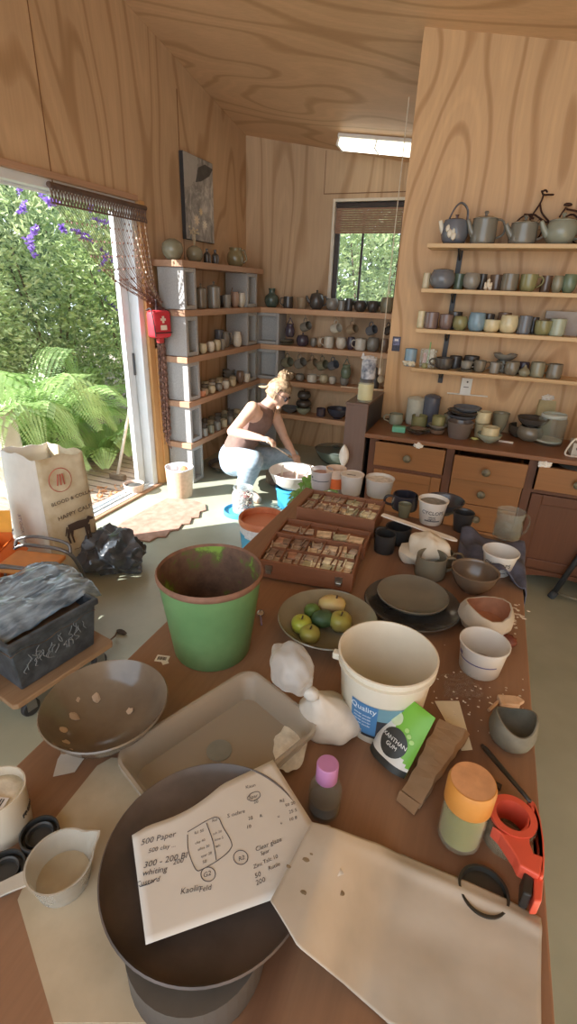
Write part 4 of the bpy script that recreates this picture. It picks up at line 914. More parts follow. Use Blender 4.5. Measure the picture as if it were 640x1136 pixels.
b.faces.new(v[0][::-1]); b.faces.new(v[-1]); obj('bag_body', b, M('a89a72', .8, .15, 12), t)
b = BM(); blob(b, (0, 0, .24), (.035, .016, .02), .6, 4, 3); obj('crumpled_top', b, M('d8d0c4', .7, .1), t)
p = on_d(634, 490); p.y = 3.07; t = thing('cardboard_box', 'pale grey box at the right edge behind the glass jar', 'box', p); b = BM(); box(b, -.045, .17, -.06, .06, 0, .075); obj('box_body', b, M('b9b4a8', .7, .06), t, bevel=.003)
b = BM(); tube(b, [(-.02, -.0605, .045), (-.02, -.063, .045)], .007, 12); obj('printed_dot', b, M('4a4744'), t)
p = p + V((.06, .02, .0755)); t = thing('kettle', 'dark electric kettle on the pale grey box at the right edge', 'kettle', p)
obj('body', lathe(BM(), profile('round', .07, .15), 26), M('3b3a3a', .3, .2), t, smooth=50); obj('handle', handle_bm(.06, .06, .13, .04, .045, DIR['L'], .009), M('2a2a2a'), t, smooth='all'); obj('lid', lathe(BM(), [(0, 0), (.055, 0), (.05, .012), (.01, .02), (0, .02)], 20, (0, 0, .152)), M('8d8c88', .3, .1, 10, .6), t, smooth=50)
p = on_d(632, 492); p.y = 2.99; b = BM(); tube(b, curve([(-.03, 0, .105), (.0, -.01, .09), (.04, -.01, .085), (.1, .01, .09)], 6), .006, 8); tube(b, curve([(-.03, .0, .105), (-.05, .01, .06), (-.055, .02, .006), (.0, 0, .006)], 6), .005, 8)
tag(obj('cable', b, M('ddd6c8', .5, .05), None, p), 'white cable looping in front of the pale grey box', 'cable')
# crumpled paper at the drawers, pan in the right drawer
for u, v, x, l in ((466, 483, .022, 'crumpled white tissue poking out above the left drawer'), (606, 510, .028, 'crumpled cream paper poking out of the right drawer')):
    p = atY(u, v, 2.935); t = thing('tissue', l, 'tissue', (p.x, 2.935, .805 - .028 if u > 500 else .79), 0); b = BM(); blob(b, (0, -.004, .008), (x * 1.25, .016, x * .8), .55, 3, 3, u); obj('paper', b, M('e4e0d8', .8, .05), t)
p = atY(640, 514, 2.97); t = thing('lid_pan', 'grey metal pan lid sticking out of the right drawer', 'pan', (p.x + .03, 3.03, .755)); b = BM(); lathe(b, [(0, .035), (.07, .03), (.105, .018), (.11, .02), (.07, .036), (0, .042)], 32); obj('pan', b, M('8d908e', .35, .1, 10, .7), t, smooth=50)
# ================================================================ FLOOR THINGS
RUGM = M('a98573', .95, .1, 20, bmp=.5, name='woven_rug', two='b99888')
poly = [(124, 590), (136, 581), (152, 572), (170, 562), (186, 554), (200, 555), (214, 556), (228, 561), (229, 567), (222, 569), (221, 575), (213, 576), (211, 582), (202, 583), (198, 589), (189, 590), (184, 597), (174, 597), (166, 602), (152, 600), (138, 600), (127, 598)]
b = BM(); c0 = atZ(178, 578, 0); prism(b, [(atZ(u, v, 0) - c0)[:2] for u, v in poly], .0005, .014)
tag(obj('rug', b, RUGM, None, c0, bevel=.004), 'pinkish woven rug with scalloped edge lying inside the doorway', 'rug')
def ringpot(p, R0, R1, h, t=.004): return [(0, 0), (R0, 0), (R1, h), (R1 - t, h), (R0 - t, t), (0, t)]
p = atZ(200.5, 549, 0); s = mpp(p); t = thing('waste_bin', 'beige cloth waste bin with white liner standing beside the door trim', 'bin', p); h = htop(p, 518)
obj('body', lathe(BM(), ringpot(p, 13 * s, 15 * s, h), 26, wob=.03), M('cdb79c', .85, .08, 40, bmp=.2), t, smooth=50)
b = BM(); lathe(b, [(14.3 * s, h - .02), (15.4 * s, h + .004), (14.2 * s, h + .002), (12 * s, h - .05), (0, h - .06)], 26, wob=.06); obj('liner', b, M('e8e8ec', .4, .05), t, smooth='all')
b = BM(); blob(b, (.03, .02, h - .02), (.035, .03, .03), .4, 3, 2, 3); obj('rubbish', b, M('c98a62', .8, .2), t)
# black crumpled plastic bag
BLK = M('3d434b', .32, .25, 14, bmp=.4, name='dark_plastic_film', two='59616b', spec=.7)
def crumple(name, label, cat, p, r, mat, seed, amp=.5, sub=4, par=None, freq=2.2, rot=None):
    b = BM(); blob(b, (0, 0, r[2] * .8), r, amp, freq, sub, seed, flatz=0.002, rot=rot)
    for v in b.verts:
        k = .22 * min(r) * (1.2 - 3.2 * abs(mnoise.noise(v.co * 11 + V((seed, 0, 0)))) + .5 * abs(mnoise.noise(v.co * 34))); v.co += v.co.normalized() * k
        if v.co.z < .002: v.co.z = .002
    o = obj(name, b, mat, par, p if par is None else (0, 0, 0), smooth=35)
    return tag(o, label, cat) if par is None else o
crumple('plastic_bag', 'crumpled black plastic bag slumped on the floor beside the paper sack', 'plastic bag', atZ(127, 630, 0), (.18, .14, .13), BLK, 5, .35, 5, freq=1.6)
# paper sacks
KR = M('c9b48e', .8, .1, 7, bmp=.25, name='kraft_paper', two='dcd0b4'); WHP = M('e6e4dc', .7, .05, 8, bmp=.25, name='white_paper')
def sack(label, A, B, C, h, mats, seed, top=.85):
    """A front bottom corner, B right, C left; quilted walls, open crumpled mouth"""
    A, B, C = V(A), V(B), V(C); D = B + C - A; t = thing('paper_sack', label, 'sack', A)
    cs = [V((0, 0, 0)), B - A, D - A, C - A]; ctr = (cs[0] + cs[2]) / 2
    n, nz = 9, 12
    for name, i, m in (('printed_front', 0, mats[0]), ('sack_side', 1, mats[0]), ('sack_back', 2, mats[1]), ('white_side', 3, mats[1])):
        a, c = cs[i], cs[(i + 1) % 4]; nrm = ((a + c) / 2 - ctr).normalized()
        def fn(u, w, a=a, c=c, nrm=nrm):
            q = a.lerp(c, u); k = 1 - .10 * w - .04 * math.sin(PI * w); q = ctr + (q - ctr) * (k + .05 * math.sin(w * PI))
            bul = .035 * math.sin(PI * u) * math.sin(PI * min(1, w * 1.1)) + .012 * mnoise.noise(V((u * 5 + seed, w * 6, i))) * (u * (1 - u) * 4)
            zz = h * w + (.03 * mnoise.noise(V((u * 3 + i * 1.0, seed, 0))) * (w > .9))
            return q + nrm * bul + V((0, 0, zz))
        obj(name, sheet(BM(), fn, n, nz), m, t, smooth='all', solid=.003)
    b = BM(); f = [b.verts.new(q * .98 + ctr * .02 + V((0, 0, .004))) for q in cs]; b.faces.new(f); obj('sack_bottom', b, mats[0], t)
    b = BM(); f = [b.verts.new(ctr + (q - ctr) * .86 + V((0, 0, h * .8 + random.uniform(-.02, .02)))) for q in cs]; b.faces.new(f); obj('sack_contents', b, M('b9a98c', .9, .2), t)
    return t, cs, ctr
A, B, C = atZ(62, 640, 0), atZ(113, 622, 0), atZ(22, 622, 0)
hh = htop(A, 512)
t, cs, ctr = sack('open brown and white paper sack printed with a dark calf by the doorway', A, B, C, hh, (KR, WHP), 2)
INK = M('4a3b33', .8, .1); RINK = M('c06a58', .8, .1); BINK = M('a9a6bd', .8, .1)
a, c = cs[0], cs[1]; ux = (c - a).normalized(); nrm = V((ux.y, -ux.x, 0)); L = (c - a).length
def onface(f, w, off=.052): q = ctr + (a.lerp(c, f) - ctr) * (1 - .10 * w - .04 * math.sin(PI * w) + .05 * math.sin(w * PI)); return q + nrm * (.035 * math.sin(PI * f) * math.sin(PI * min(1, w * 1.1)) + .012) + V((0, 0, hh * w))
text_flat('BLOOD & COLLA', .030, INK, t, onface(.54, .66), ux + V((0, 0, .12)), V((-.12 * ux.x, -.12 * ux.y, 1)))
text_flat('HAPPY CALF', .036, INK, t, onface(.55, .54), ux + V((0, 0, .16)), V((-.16 * ux.x, -.16 * ux.y, 1)))
text_flat('25 kg net weight', .012, INK, t, onface(.56, .22), ux + V((0, 0, .1)), V((0, 0, 1)))
b = BM(); o0 = onface(.58, .36)
for pts, r in (([(-.062, 0, .045), (.0, 0, .05), (.055, 0, .05)], [.022, .026, .024]), ([(.05, 0, .05), (.066, 0, .085)], [.012, .010]), ([(.06, 0, .075), (.09, 0, .068)], [.014, .007]), ([(-.06, 0, .04), (-.07, 0, -.01), (-.062, 0, -.055)], [.012, .007, .005]), ([(-.045, 0, .035), (-.047, 0, -.01), (-.04, 0, -.055)], [.012, .006, .005]), ([(.04, 0, .035), (.042, 0, -.06)], [.010, .005]), ([(.055, 0, .035), (.06, 0, -.055)], [.010, .005]), ([(-.07, 0, .055), (-.085, 0, .0)], [.004, .003])):
    tube(b, [V(q) for q in pts], r, 8)
for v in b.verts: q = v.co; v.co = o0 + ux * q.x + V((0, 0, q.z)) + nrm * (.004 + q.y * .06)
obj('calf_print', b, INK, t)
b = BM(); o0 = onface(.40, .82)
pts = [o0 + ux * .062 * math.cos(k * PI / 16) + V((0, 0, .07 * math.sin(k * PI / 16))) + nrm * .003 for k in range(33)]; tube(b, pts, .0028, 5, cap=False, flat=.5)
for k in range(3): tube(b, [o0 + ux * (-.02 + k * .02) + V((0, 0, -.03)) + nrm * .003, o0 + ux * (-.01 + k * .012) + V((0, 0, .035)) + nrm * .003], .004, 5)
obj('round_stamp', b, RINK, t)
a2, c2 = cs[3], cs[0]; ux2 = (c2 - a2).normalized(); n2 = V((ux2.y, -ux2.x, 0)); q = (a2 + c2) / 2 * 1.0
text_flat('STOCKFEED', .04, BINK, t, ctr + (q - ctr) * 1.0 + n2 * .042 + V((0, 0, hh * .38)), (0, 0, -1), ux2, 'vertical_lettering')
A2, B2, C2 = atX(-6, 575, -2.36), atX(24, 560, -2.40), atX(-30, 560, -2.40); 
A2 = V((-3.38, 2.62, -.044)); B2 = V((-3.36, 2.78, -.044)); C2 = V((-3.66, 2.66, -.044))
t, cs, ctr = sack('plain greyish paper sack standing out on the deck at the left edge', A2, B2, C2, .74, (M('cfc8bc', .8, .08, 8, bmp=.25), M('cfc8bc', .8, .08, 8, bmp=.25)), 9)
# orange cardboard box
OR = M('e8762c', .6, .08, 10, name='orange_card'); YO = M('eda93a', .6, .08, 10, name='yellow_card')
p = V((-2.315, 1.52, 0)); t = thing('cardboard_box', 'bright orange open box with yellow inside flap at the left edge', 'box', p, .45)
b = BM(); 
for q in ((-.17, .13, -.125, -.12, 0, .30), (-.17, .13, .12, .125, 0, .36), (-.17, -.165, -.12, .12, 0, .33), (.125, .13, -.12, .12, 0, .33), (-.165, .125, -.12, .12, 0, .005)): box(b, *q)
obj('box_body', b, OR, t)
b = BM(); sheet(b, quadfn((-.16, .126, .35), (.13, .126, .36), (.12, .17, .47), (-.15, .18, .46)), 4, 4); obj('yellow_flap', b, YO, t, solid=.004)
b = BM(); sheet(b, quadfn((.131, -.12, .32), (.131, .12, .32), (.2, .12, .26), (.2, -.12, .25)), 3, 3); obj('box_flap', b, OR, t, solid=.004)
b = BM(); tube(b, [(-.2, -.13, .315), (.12, -.06, .375)], .006, 6); tag(obj('pen', b, M('6a4ea8', .4), None, p, rot=(0, 0, .45)), 'purple pen lying across the orange box', 'pen')
b = BM(); sheet(b, quadfn((-.15, -.1, .302), (.05, -.1, .302), (.08, .06, .335), (-.12, .08, .335)), 4, 4); tag(obj('paper', b, M('e9dfe0', .7, .04), None, p, rot=(0, 0, .45), solid=.002), 'white sheet of paper lying in the orange box', 'paper')
# folding step stool with grey tube frame
p = V((-2.02, 1.57, 0)); t = thing('step_stool', 'folding stool with grey tube frame and orange brown seats', 'stool', p, RIGHT - .15)
TUBE = M('77787a', .35, .08, 20, .6, name='grey_tube'); SEAT = M('d08a4a', .6, .1, 12, name='orange_seat')
b = BM(); box(b, -.13, .15, -.10, .10, .27, .30); obj('seat', b, SEAT, t, bevel=.012)
b = BM(); box(b, -.17, .13, -.24, -.06, .14, .165); obj('step', b, SEAT, t, bevel=.01)
for y in (-.11, .11):
    b = BM(); tube(b, curve([(-.18, y - .14, 0), (-.16, y - .1, .2), (-.15, y, .30), (.0, y, .325), (.16, y, .30), (.19, y + .05, .14), (.2, y + .08, 0)], 6), .010, 8); obj('leg', b, TUBE, t, smooth='all')
b = BM(); tube(b, curve([(-.15, .11, .31), (-.13, .12, .35), (-.02, .13, .37), (.14, .13, .35), (.17, .11, .30)], 6), .009, 8); obj('handrail', b, TUBE, t, smooth='all')
b = BM(); tube(b, curve([(-.15, -.11, .3), (-.02, -.14, .34), (.13, -.13, .335), (.17, -.11, .29)], 6), .009, 8); obj('handrail', b, TUBE, t, smooth='all')
# dolly with black tub and plastic sheet
A, B = atZ(22, 771, .13), atZ(112, 713, .13); ax = (B - A); ax.z = 0; L = ax.length; ax.normalize(); rz = math.atan2(ax.y, ax.x); W = .40; hT = htop(A, 716)
t = thing('dolly', 'low wooden dolly on castors carrying the black tub', 'dolly', (A.x, A.y, 0), rz)
b = BM(); v = [(-.03, -.035), (L + .03, -.035), (L + .045, -.02), (L + .045, W + .03), (-.045, W + .03), (-.045, -.02)]; prism(b, v, .10, .125); obj('board', b, wood('a88868', '84664a', 0, 2, 12, .7, 'worn_board', .1), t, bevel=.004)
RUB = M('2c2c2e', .6, .1); STL = M('8c8c8c', .35, .1, 20, .8, name='steel')
for x in (.03, L - .02):
    for y in (.005, W - .03):
        c_ = obj('castor', BM(), STL, t); b = BM(); box(b, x - .025, x + .025, y - .025, y + .025, .094, .0995); box(b, x - .02, x + .02, y - .018, y - .014, .035, .094); box(b, x - .02, x + .02, y + .014, y + .018, .035, .094); b.to_mesh(c_.data); b.free()
        b = BM(); lathe(b, [(0, -.012), (.034, -.012), (.038, -.006), (.038, .006), (.034, .012), (0, .012)], 20); bmesh.ops.transform(b, matrix=Matrix.Translation((x, y, .0385)) @ Matrix.Rotation(PI / 2, 4, 'X'), verts=b.verts[:]); obj('wheel', b, RUB, c_, smooth=50)
b = BM(); tube(b, curve([(L + .045, .0, .112), (L + .09, .02, .10), (L + .15, .10, .03), (L + .19, .14, .006)], 4), .004, 6); obj('pull_cord', b, M('6c5a48', .8), t)
TUBM = M('3a4047', .5, .2, 20, name='black_tub', two='50575f')
t = thing('storage_tub', 'black plastic tub with chalk scrawl full of reclaim clay on the dolly', 'tub', (A.x, A.y, .126), rz)
b = BM(); w = .012
def ring(z, g): return [(-g, -g, z), (L + g, -g, z), (L + g, W + g, z), (-g, W + g, z)]
def loft(bm, rings):
    vs = [[bm.verts.new(q) for q in r] for r in rings]
    for a_, c_ in zip(vs, vs[1:]):
        for i in range(4): bm.faces.new((a_[i], a_[(i + 1) % 4], c_[(i + 1) % 4], c_[i]))
    return vs
vs = loft(b, [ring(.0, -.02), ring(hT - .03, 0), ring(hT - .03, .012), ring(hT, .012), ring(hT, -.008), ring(.012, -.028)]); b.faces.new(vs[0][::-1]); b.faces.new(vs[-1]); obj('tub_wall', b, TUBM, t, bevel=.006)
b = BM(); sheet(b, lambda u, q: V((-.0 + L * u, W * q, hT - .06 + .02 * mnoise.noise(V((u * 4, q * 3, 0))))), 16, 12); obj('clay', b, M('8a6f58', .9, .2, 10, bmp=.4), t, smooth='all')
CH = M('7d8387', .9, .1)
b = BM(); rnd = random.Random(4)
for k in range(26):
    x = L * (.12 + .7 * (k / 26)) + rnd.uniform(-.01, .01); z = hT * (.35 + .3 * rnd.random()) ; y = -.002 - .02 * (1 - z / hT)
    pts = [V((x + rnd.uniform(-.012, .012), y - .0, z + j * .012 + rnd.uniform(-.006, .006))) for j in range(4)]
    for q in pts: q.y = -.0015 - .02 * max(0, (1 - q.z / (hT - .03)))
    tube(b, curve(pts, 3), .0016, 4)
obj('chalk_scrawl', b, CH, t)
FILM = M('5d7488', .16, .25, 9, bmp=.6, name='blue_plastic_film', two='9fb6c9', spec=1.0, mscale=(1, 4, 1))
def film(u, q):
    x = -.07 + (L + .15) * u; y = .06 + (W + .07) * q; z = hT + .02 + .05 * math.sin(PI * min(1, max(0, q))) ** .7 + .016 * mnoise.noise(V((x * 3, y * 9, 2))) - .026 * abs(mnoise.noise(V((x * 5 + y * 3, y * 20 - x * 6, 5)))) - .012 * abs(mnoise.noise(V((x * 12, y * 44, 5))))
    if y > W: z -= (y - W) * 1.1
    if x > L: z -= (x - L) * .5
    if x < 0: z += x * 1.2
    if q < .12: z -= .03 * (1 - q / .12)
    return V((x, y, z))
b = BM(); sheet(b, film, 60, 70)
tag(obj('plastic_sheet', b, FILM, None, (A.x, A.y, .126), rot=(0, 0, rz), smooth=50, solid=.002), 'crumpled grey blue plastic sheet draped over the black tub', 'plastic sheet')
# debris
p = atZ(135, 703, 0); b = BM(); blob(b, (0, 0, .010), (.03, .014, .011), .5, 4, 2, 3); tag(obj('dry_leaf', b, M('4d453c', .9, .2), None, p), 'small dark dried leaf scrap on the floor by the dolly', 'leaf')
# blue bucket with terracotta slip, its jar and lid
BLUE = M('4fa7cf', .45, .08, 10, name='blue_plastic'); SLIP = M('c9774f', .55, .1, 8, name='terracotta_slip', two='d98f68')
p = atZ(291, 573, .33); p.z = 0; s = mpp(p + V((0, 0, .3))); R = 26 * s; t = thing('bucket', 'blue bucket with orange clay smeared rim beside the table', 'bucket', p)
obj('body', lathe(BM(), [(0, 0), (R * .8, 0), (R * .96, .24), (R * .93, .24), (R * .77, .006), (0, .006)], 36), BLUE, t, smooth=50)
obj('white_band', lathe(BM(), [(R * .965, .225), (R * .99, .26), (R * .99, .295), (R * .96, .295), (R * .94, .225)], 36, wob=.05), M('d8d8dc', .6, .12, 60), t, smooth=50)
obj('clay_rim', lathe(BM(), [(R * .98, .285), (R * 1.02, .30), (R * 1.02, .325), (R * .98, .332), (R * .9, .325), (R * .9, .29)], 36, wob=.02), SLIP, t, smooth=50)
obj('slip', lathe(BM(), [(0, .295), (R * .91, .295)], 36), M('cf7f5a', .3, .06, 6), t)
p = atZ(266, 569, 0); s = mpp(p); t = thing('blue_lid', 'round blue plastic lid lying on the floor under the bead jar', 'dish', p); R = 18 * s  # bucket lid laid flat as a base for the bead jar
obj('disc', lathe(BM(), [(0, 0), (R, 0), (R, .03), (R * .95, .034), (R * .95, .012), (0, .012)], 32), BLUE, t, smooth=50)
p = p + V((.015, .03, .0125)); t = thing('bead_jar', 'clear jar full of red and white beads standing on the blue lid', 'jar', p); R = 12 * s; h = .20
obj('jar_glass', lathe(BM(), [(0, 0), (R * .95, 0), (R, .02), (R, h * .75), (R * .85, h * .86), (R * .9, h), (R * .84, h), (R * .8, h * .86), (R * .93, h * .74), (R * .93, .02), (0, .014)], 24), clear('e6eceb', .2, .05, 'clear_glass'), t, smooth=50)
rnd = random.Random(3)
for col, nm in (('a83a3a', 'red_bead'), ('e8ded2', 'white_bead'), ('5c3b3f', 'dark_bead')):
    b = BM()
    for k in range(60):
        a = rnd.random() * 2 * PI; rr = R * .84 * math.sqrt(rnd.random()) if k % 3 else R * .84; z = .03 + rnd.random() * h * .58
        blob(b, (rr * math.cos(a), rr * math.sin(a), z), (.011, .011, .011), 0, 1, 1)
    o = obj(nm, b, M(col, .4), t, smooth='all'); o['kind'] = 'stuff'
# basin on blue bucket in front of the person
bp0 = atZ(326, 521, .315); s = mpp(bp0); R = 27.5 * s
p = V((bp0.x, bp0.y, 0)); t = thing('bucket', 'bright blue bucket under the white basin in front of the crouching person', 'bucket', p + V((-.02, 0, 0)))
obj('body', lathe(BM(), [(0, 0), (R * .52, 0), (R * .60, .16), (R * .58, .16), (R * .50, .006), (0, .006)], 30), M('3d9ac4', .45, .08, 10), t, smooth=50)
obj('bucket_rim', lathe(BM(), [(R * .60, .15), (R * .64, .152), (R * .64, .168), (R * .58, .17)], 30), M('3d9ac4', .45, .08, 10), t, smooth=50)
t = thing('basin', 'white round basin with pink grey slip that the person is brushing over', 'basin', (p.x, p.y, .171))
obj('body', lathe(BM(), [(0, 0), (R * .5, 0), (R * .8, .05), (R * .97, .12), (R * 1.02, .135), (R, .14), (R * .94, .125), (R * .76, .055), (0, .008)], 36), M('e3ddd6', .5, .05), t, smooth=50)
obj('slip', lathe(BM(), [(0, .07), (R * .83, .07)], 30, wob=.05), M('b79a92', .5, .15, 14), t)
for k, (x, y, h) in enumerate(((-.1, -.02, .17), (.05, -.07, .19), (-.02, .06, .16))):
    b = BM(); tube(b, [(x, y, .06), (x + .01, y + .01, h + .0)], .008, 8)
    tag(obj('tool_stick', b, M('d8cbb8', .6), None, (p.x, p.y, .171), smooth='all'), 'pale tool handle upright in the basin, %s of three' % ('left hand one', 'nearest one', 'rear one')[k], 'tool')
# dishes on the floor at the back
p = atZ(247, 524, 0); pot('bowl', 'dish', 'wide dark dish on the floor under the block shelves', 'dish', p + V((0, .12, 0)), .40, .06, DK, None, wall=.008, fill=(M('a08d74', .9), .5))
p = V((-1.30, 4.72, 0)); t = pot('deep', 'casserole', 'big dark green lidded dish on the floor under the back shelves', 'casserole', p, .42, .14, glaze('5b6660', '444e49'), None, lid=True)
# tall brown case with jars, left of the dresser
c0 = atY(384, 449, 2.93); c1 = atY(408.5, 450, 2.93); zT = (c0.z + c1.z) / 2
CASE = wood('766158', '5d4a43', 2, 2.2, 14, .55, 'dark_case', .1, fine=.4)
t = thing('tall_case', 'tall narrow brown cabinet standing at the left end of the dresser', 'cabinet', (0, 0, 0))
b = BM(); box(b, c0.x, c1.x, 2.93, 2.955, 0, zT); obj('front_panel', b, CASE, t, bevel=.003)
b = BM(); box(b, c0.x + .004, c1.x, 2.956, 3.39, 0, zT - .003); obj('cabinet_body', b, M('2b2d36', .5, .15), t, bevel=.003)
b = BM(); box(b, c0.x - .004, c1.x + .003, 2.926, 3.39, zT - .0025, zT + .012); obj('cabinet_top', b, CASE, t, bevel=.003)
p = V(((c0.x * .25 + c1.x * .75), 3.0, zT + .0125)); s = mpp(p)
p.x = atY(405, 440, 3.0).x; h = .135
t = thing('jar', 'jar of pale yellow powder standing on the tall brown cabinet', 'jar', p); R = 8.6 * s
obj('jar_glass', lathe(BM(), [(0, 0), (R * .9, 0), (R, .012), (R, h * .8), (R * .82, h * .93), (R * .82, h), (R * .76, h), (R * .76, h * .93), (R * .95, h * .79), (R * .95, .014), (0, .01)], 26), clear('eef0dc', .2, .06, 'clear_glass'), t, smooth=50)
obj('powder', lathe(BM(), [(0, .0105), (R * .92, .0145), (R * .93, h * .8), (0, h * .82)], 26), M('d8c98c', .9, .1, 20), t, smooth=50)
obj('lid', lathe(BM(), [(R * .86, h - .018), (R * .88, h + .003), (0, h + .004), (0, h + .001), (R * .82, h)], 26), M('4a4748', .4), t, smooth=50)
p = p + V((0.005, 0, h + .0045)); h = .115
t = thing('jar', 'blue and white cloth topped jar stacked on the yellow powder jar', 'jar', p); R = 7.8 * s
obj('body', lathe(BM(), [(0, 0), (R * .95, 0), (R, .01), (R, h * .85), (R * .9, h), (0, h)], 26), M('6f7d94', .7, .5, 22, two='c9ccd2', name='blue_patterned_cloth'), t, smooth=50)
b = BM(); blob(b, (0, 0, h), (R * .98, R * .9, .018), .4, 4, 3, 5); tube(b, [(-R * .9, 0, h), (-R * .95, .0, h + .03)], [.014, .004], 6); obj('cloth_top', b, M('c3c3c4', .8, .3, 30), t)
p0 = atY(352, 428.5, 4.55); p1 = atY(428, 438, 3.0)
t = thing('stick', 'pale stick lying from the back shelf behind the yellow jar', 'stick', V((atY(378, 430, 4.9).x, 4.9, BT[2] + .006))); b = BM(); tube(b, [(0, 0, 0), (.45, .05, 0)], .006, 6); obj('rod', b, M('d8c6a8', .6), t)
# black folding stand foot at the lower right
p = atZ(612, 663, 0); q = atY(646, 612, p.y + .05) - p; t = thing('stand', 'black metal stand leg on the floor before the dresser, right edge', 'stand', p)
b = BM(); tube(b, [(0, 0, .02), q, q * 1.7], .016, 10); obj('leg', b, M('2b2f33', .45, .1), t, smooth='all')
b = BM(); tube(b, [(-.008, 0, 0), q * .12 + V((0, 0, .003))], .022, 10); obj('rubber_foot', b, M('3a3f44', .8), t, smooth='all')
b = BM(); tube(b, [(q.x * 1.7, 0, .02), q * 1.7], .016, 10); obj('leg', b, M('2b2f33', .45, .1), t, smooth='all')
b = BM(); tube(b, [(.03, 0, .035), (q.x * 1.75, -.02, .03)], .010, 8); obj('crossbar', b, M('6d6a5a', .5, .1), t, smooth='all')
# peace lily behind the table end
pp = atY(336, 545, 2.85); t = thing('potted_plant', 'green leafy lily with one white bloom behind the table end', 'plant', (pp.x, pp.y, 0))
obj('plant_pot', lathe(BM(), [(0, 0), (.08, 0), (.11, .2), (.1, .2), (.075, .006), (0, .006)], 24), M('8a5a42', .8), t, smooth=50)
obj('soil', lathe(BM(), [(0, .17), (.096, .17)], 20), M('3b332c', .9), t)
LF = leafmat('7fae52', 'a8cc7c', 'lily_leaf')
rnd = random.Random(11)
tips = [(318, 560), (324, 556), (330, 545), (338, 528), (344, 532), (350, 537), (333, 536), (342, 541), (327, 549), (347, 525), (336, 552), (372, 530), (374, 544), (380, 522), (320, 553), (325, 562), (329, 552), (341, 530), (349, 541), (335, 546), (346, 536), (322, 548)]
for k, (u, v) in enumerate(tips):
    e = atY(u, v, pp.y + rnd.uniform(-.08, .08)) - V((pp.x, pp.y, 0)); a_ = V((0, 0, .17)); m_ = a_.lerp(e, .6) + V((0, 0, .10)); pts = curve([a_, m_, e], 8); b = BM()
    tube(b, pts[:9], .004, 5); side = (e - a_).cross(V((0.4, -.8, .2))).normalized(); N = len(pts); g = []
    for i in range(7, N): w = .020 * math.sin(PI * (i - 6.5) / (N - 6)) ; g.append([b.verts.new(pts[i] + side * w * x + V((0, 0, -.01 * abs(x)))) for x in (-1, 0, 1)])
    for r0, r1 in zip(g, g[1:]):
        for j in range(2): b.faces.new((r0[j], r0[j + 1], r1[j + 1], r1[j]))
    obj('leaf', b, LF, t, smooth='all')
e = atY(381, 507, pp.y) - V((pp.x, pp.y, 0)); b = BM(); tube(b, curve([(0, 0, .17), (e.x * .6, 0, e.z * .7), (e.x, 0, e.z - .06)], 6), .004, 6); obj('flower_stalk', b, LF, t)
b = BM(); sheet(b, lambda u, q: V((e.x + .04 * math.sin(PI * u) ** .8 * (q - .5) * 1.6, -.01 + .02 * (q - .5) ** 2 * 4, e.z - .07 + .15 * u)), 10, 6); obj('white_bloom', b, M('eae6df', .6, .04), t, smooth='all', solid=.002)
# ================================================================ WORK TABLE
TZ = .74
TW = wood('97755c', '7a5a46', 1, 2.0, 12, .45, 'table_top', .07, fine=.45)
t = thing('work_table', 'long brown wooden work table crowded with pots, trays and buckets', 'table', (0, 0, 0))
b = BM(); prism(b, [(-.728, .12), (-.352, .12), (-.352, 2.03), (-.722, 2.13)], TZ - .035, TZ)
obj('top_board', b, TW, t, bevel=.004)
b = BM(); prism(b, [(-.349, .12), (.243, .12), (.243, 1.94), (-.349, 2.029)], TZ - .035, TZ); obj('top_board', b, TW, t, bevel=.004)
b = BM(); box(b, -.68, .20, .2, .225, TZ - .13, TZ - .036); box(b, -.68, .20, 1.86, 1.885, TZ - .13, TZ - .036); box(b, -.68, -.655, .225, 1.86, TZ - .13, TZ - .036); box(b, .175, .20, .225, 1.86, TZ - .13, TZ - .036); obj('apron', b, DB, t)
for x in (-.69, .14):
    for y in (.19, 1.84): b = BM(); box(b, x, x + .065, y, y + .065, 0, TZ - .036); obj('leg', b, DB, t, bevel=.004)
m = M('e4ddd0', .9, .2, 20, name='clay_smear')
for u, v, r in ((573, 672, .022), (578, 690, .014), (575, 735, .007), (500, 800, .01)):
    pass
def onT(u, v, z=0): return atZ(u, v, TZ + z)
def camF(p): return math.atan2(-p[1], -p[0])
def tp(kind, name, u, vb, vt, w, mat, label, cat, hd=None, dz=.0005, group=None, **kw):
    p = onT(u, vb, dz); h = max(.015, htop(p, vt)); q = V(p) + V((0, 0, h)); W = w * mpp(q)
    return pot(kind, name, label, cat, p, W, h, mat, group, handle=None if hd is None else DIR[hd], n=40, **kw)
# green enamel bucket
p = onT(236, 717); h = htop(p, 633); R1 = 58 * mpp(p + V((0, 0, h))); R0 = 41.5 * mpp(p)
t = thing('bucket', 'green painted bucket with rusty rim standing on the table', 'bucket', p + V((0, 0, .0005)))
m, nt, bb, N = nodes('green_paint'); bb.inputs['Roughness'].default_value = .4
f = noise_out(nt, 5, 5, .6); nt.links.new(ramp(nt, f, [(.3, '5d8455'), (.55, '69915f'), (.75, '7ca06e')]), bb.inputs['Base Color']); bump(nt, bb, f, .1)
GB = m
m, nt, bb, N = nodes('rust_and_old_paint'); bb.inputs['Roughness'].default_value = .75
f = noise_out(nt, 9, 6, .65); nt.links.new(ramp(nt, f, [(.35, '54423a'), (.50, '755c4c'), (.55, '66703c'), (.60, '85ab48')]), bb.inputs['Base Color']); bump(nt, bb, f, .4)
RB = m
obj('body', lathe(BM(), [(0, 0), (R0 * .97, 0), (R0, .008), (R1 * .985, h - .01)], 48), GB, t, smooth=50)
obj('rim', lathe(BM(), [(R1 * .985, h - .012), (R1 * 1.02, h - .006), (R1 * 1.025, h + .002), (R1 * .99, h + .007), (R1 * .965, h)], 48), M('7c5a48', .7, .2, 30), t, smooth=50)
obj('rusty_inside', lathe(BM(), [(R1 * .968, h), (R0 * .97, .012), (0, .012)], 48), RB, t, smooth=50)
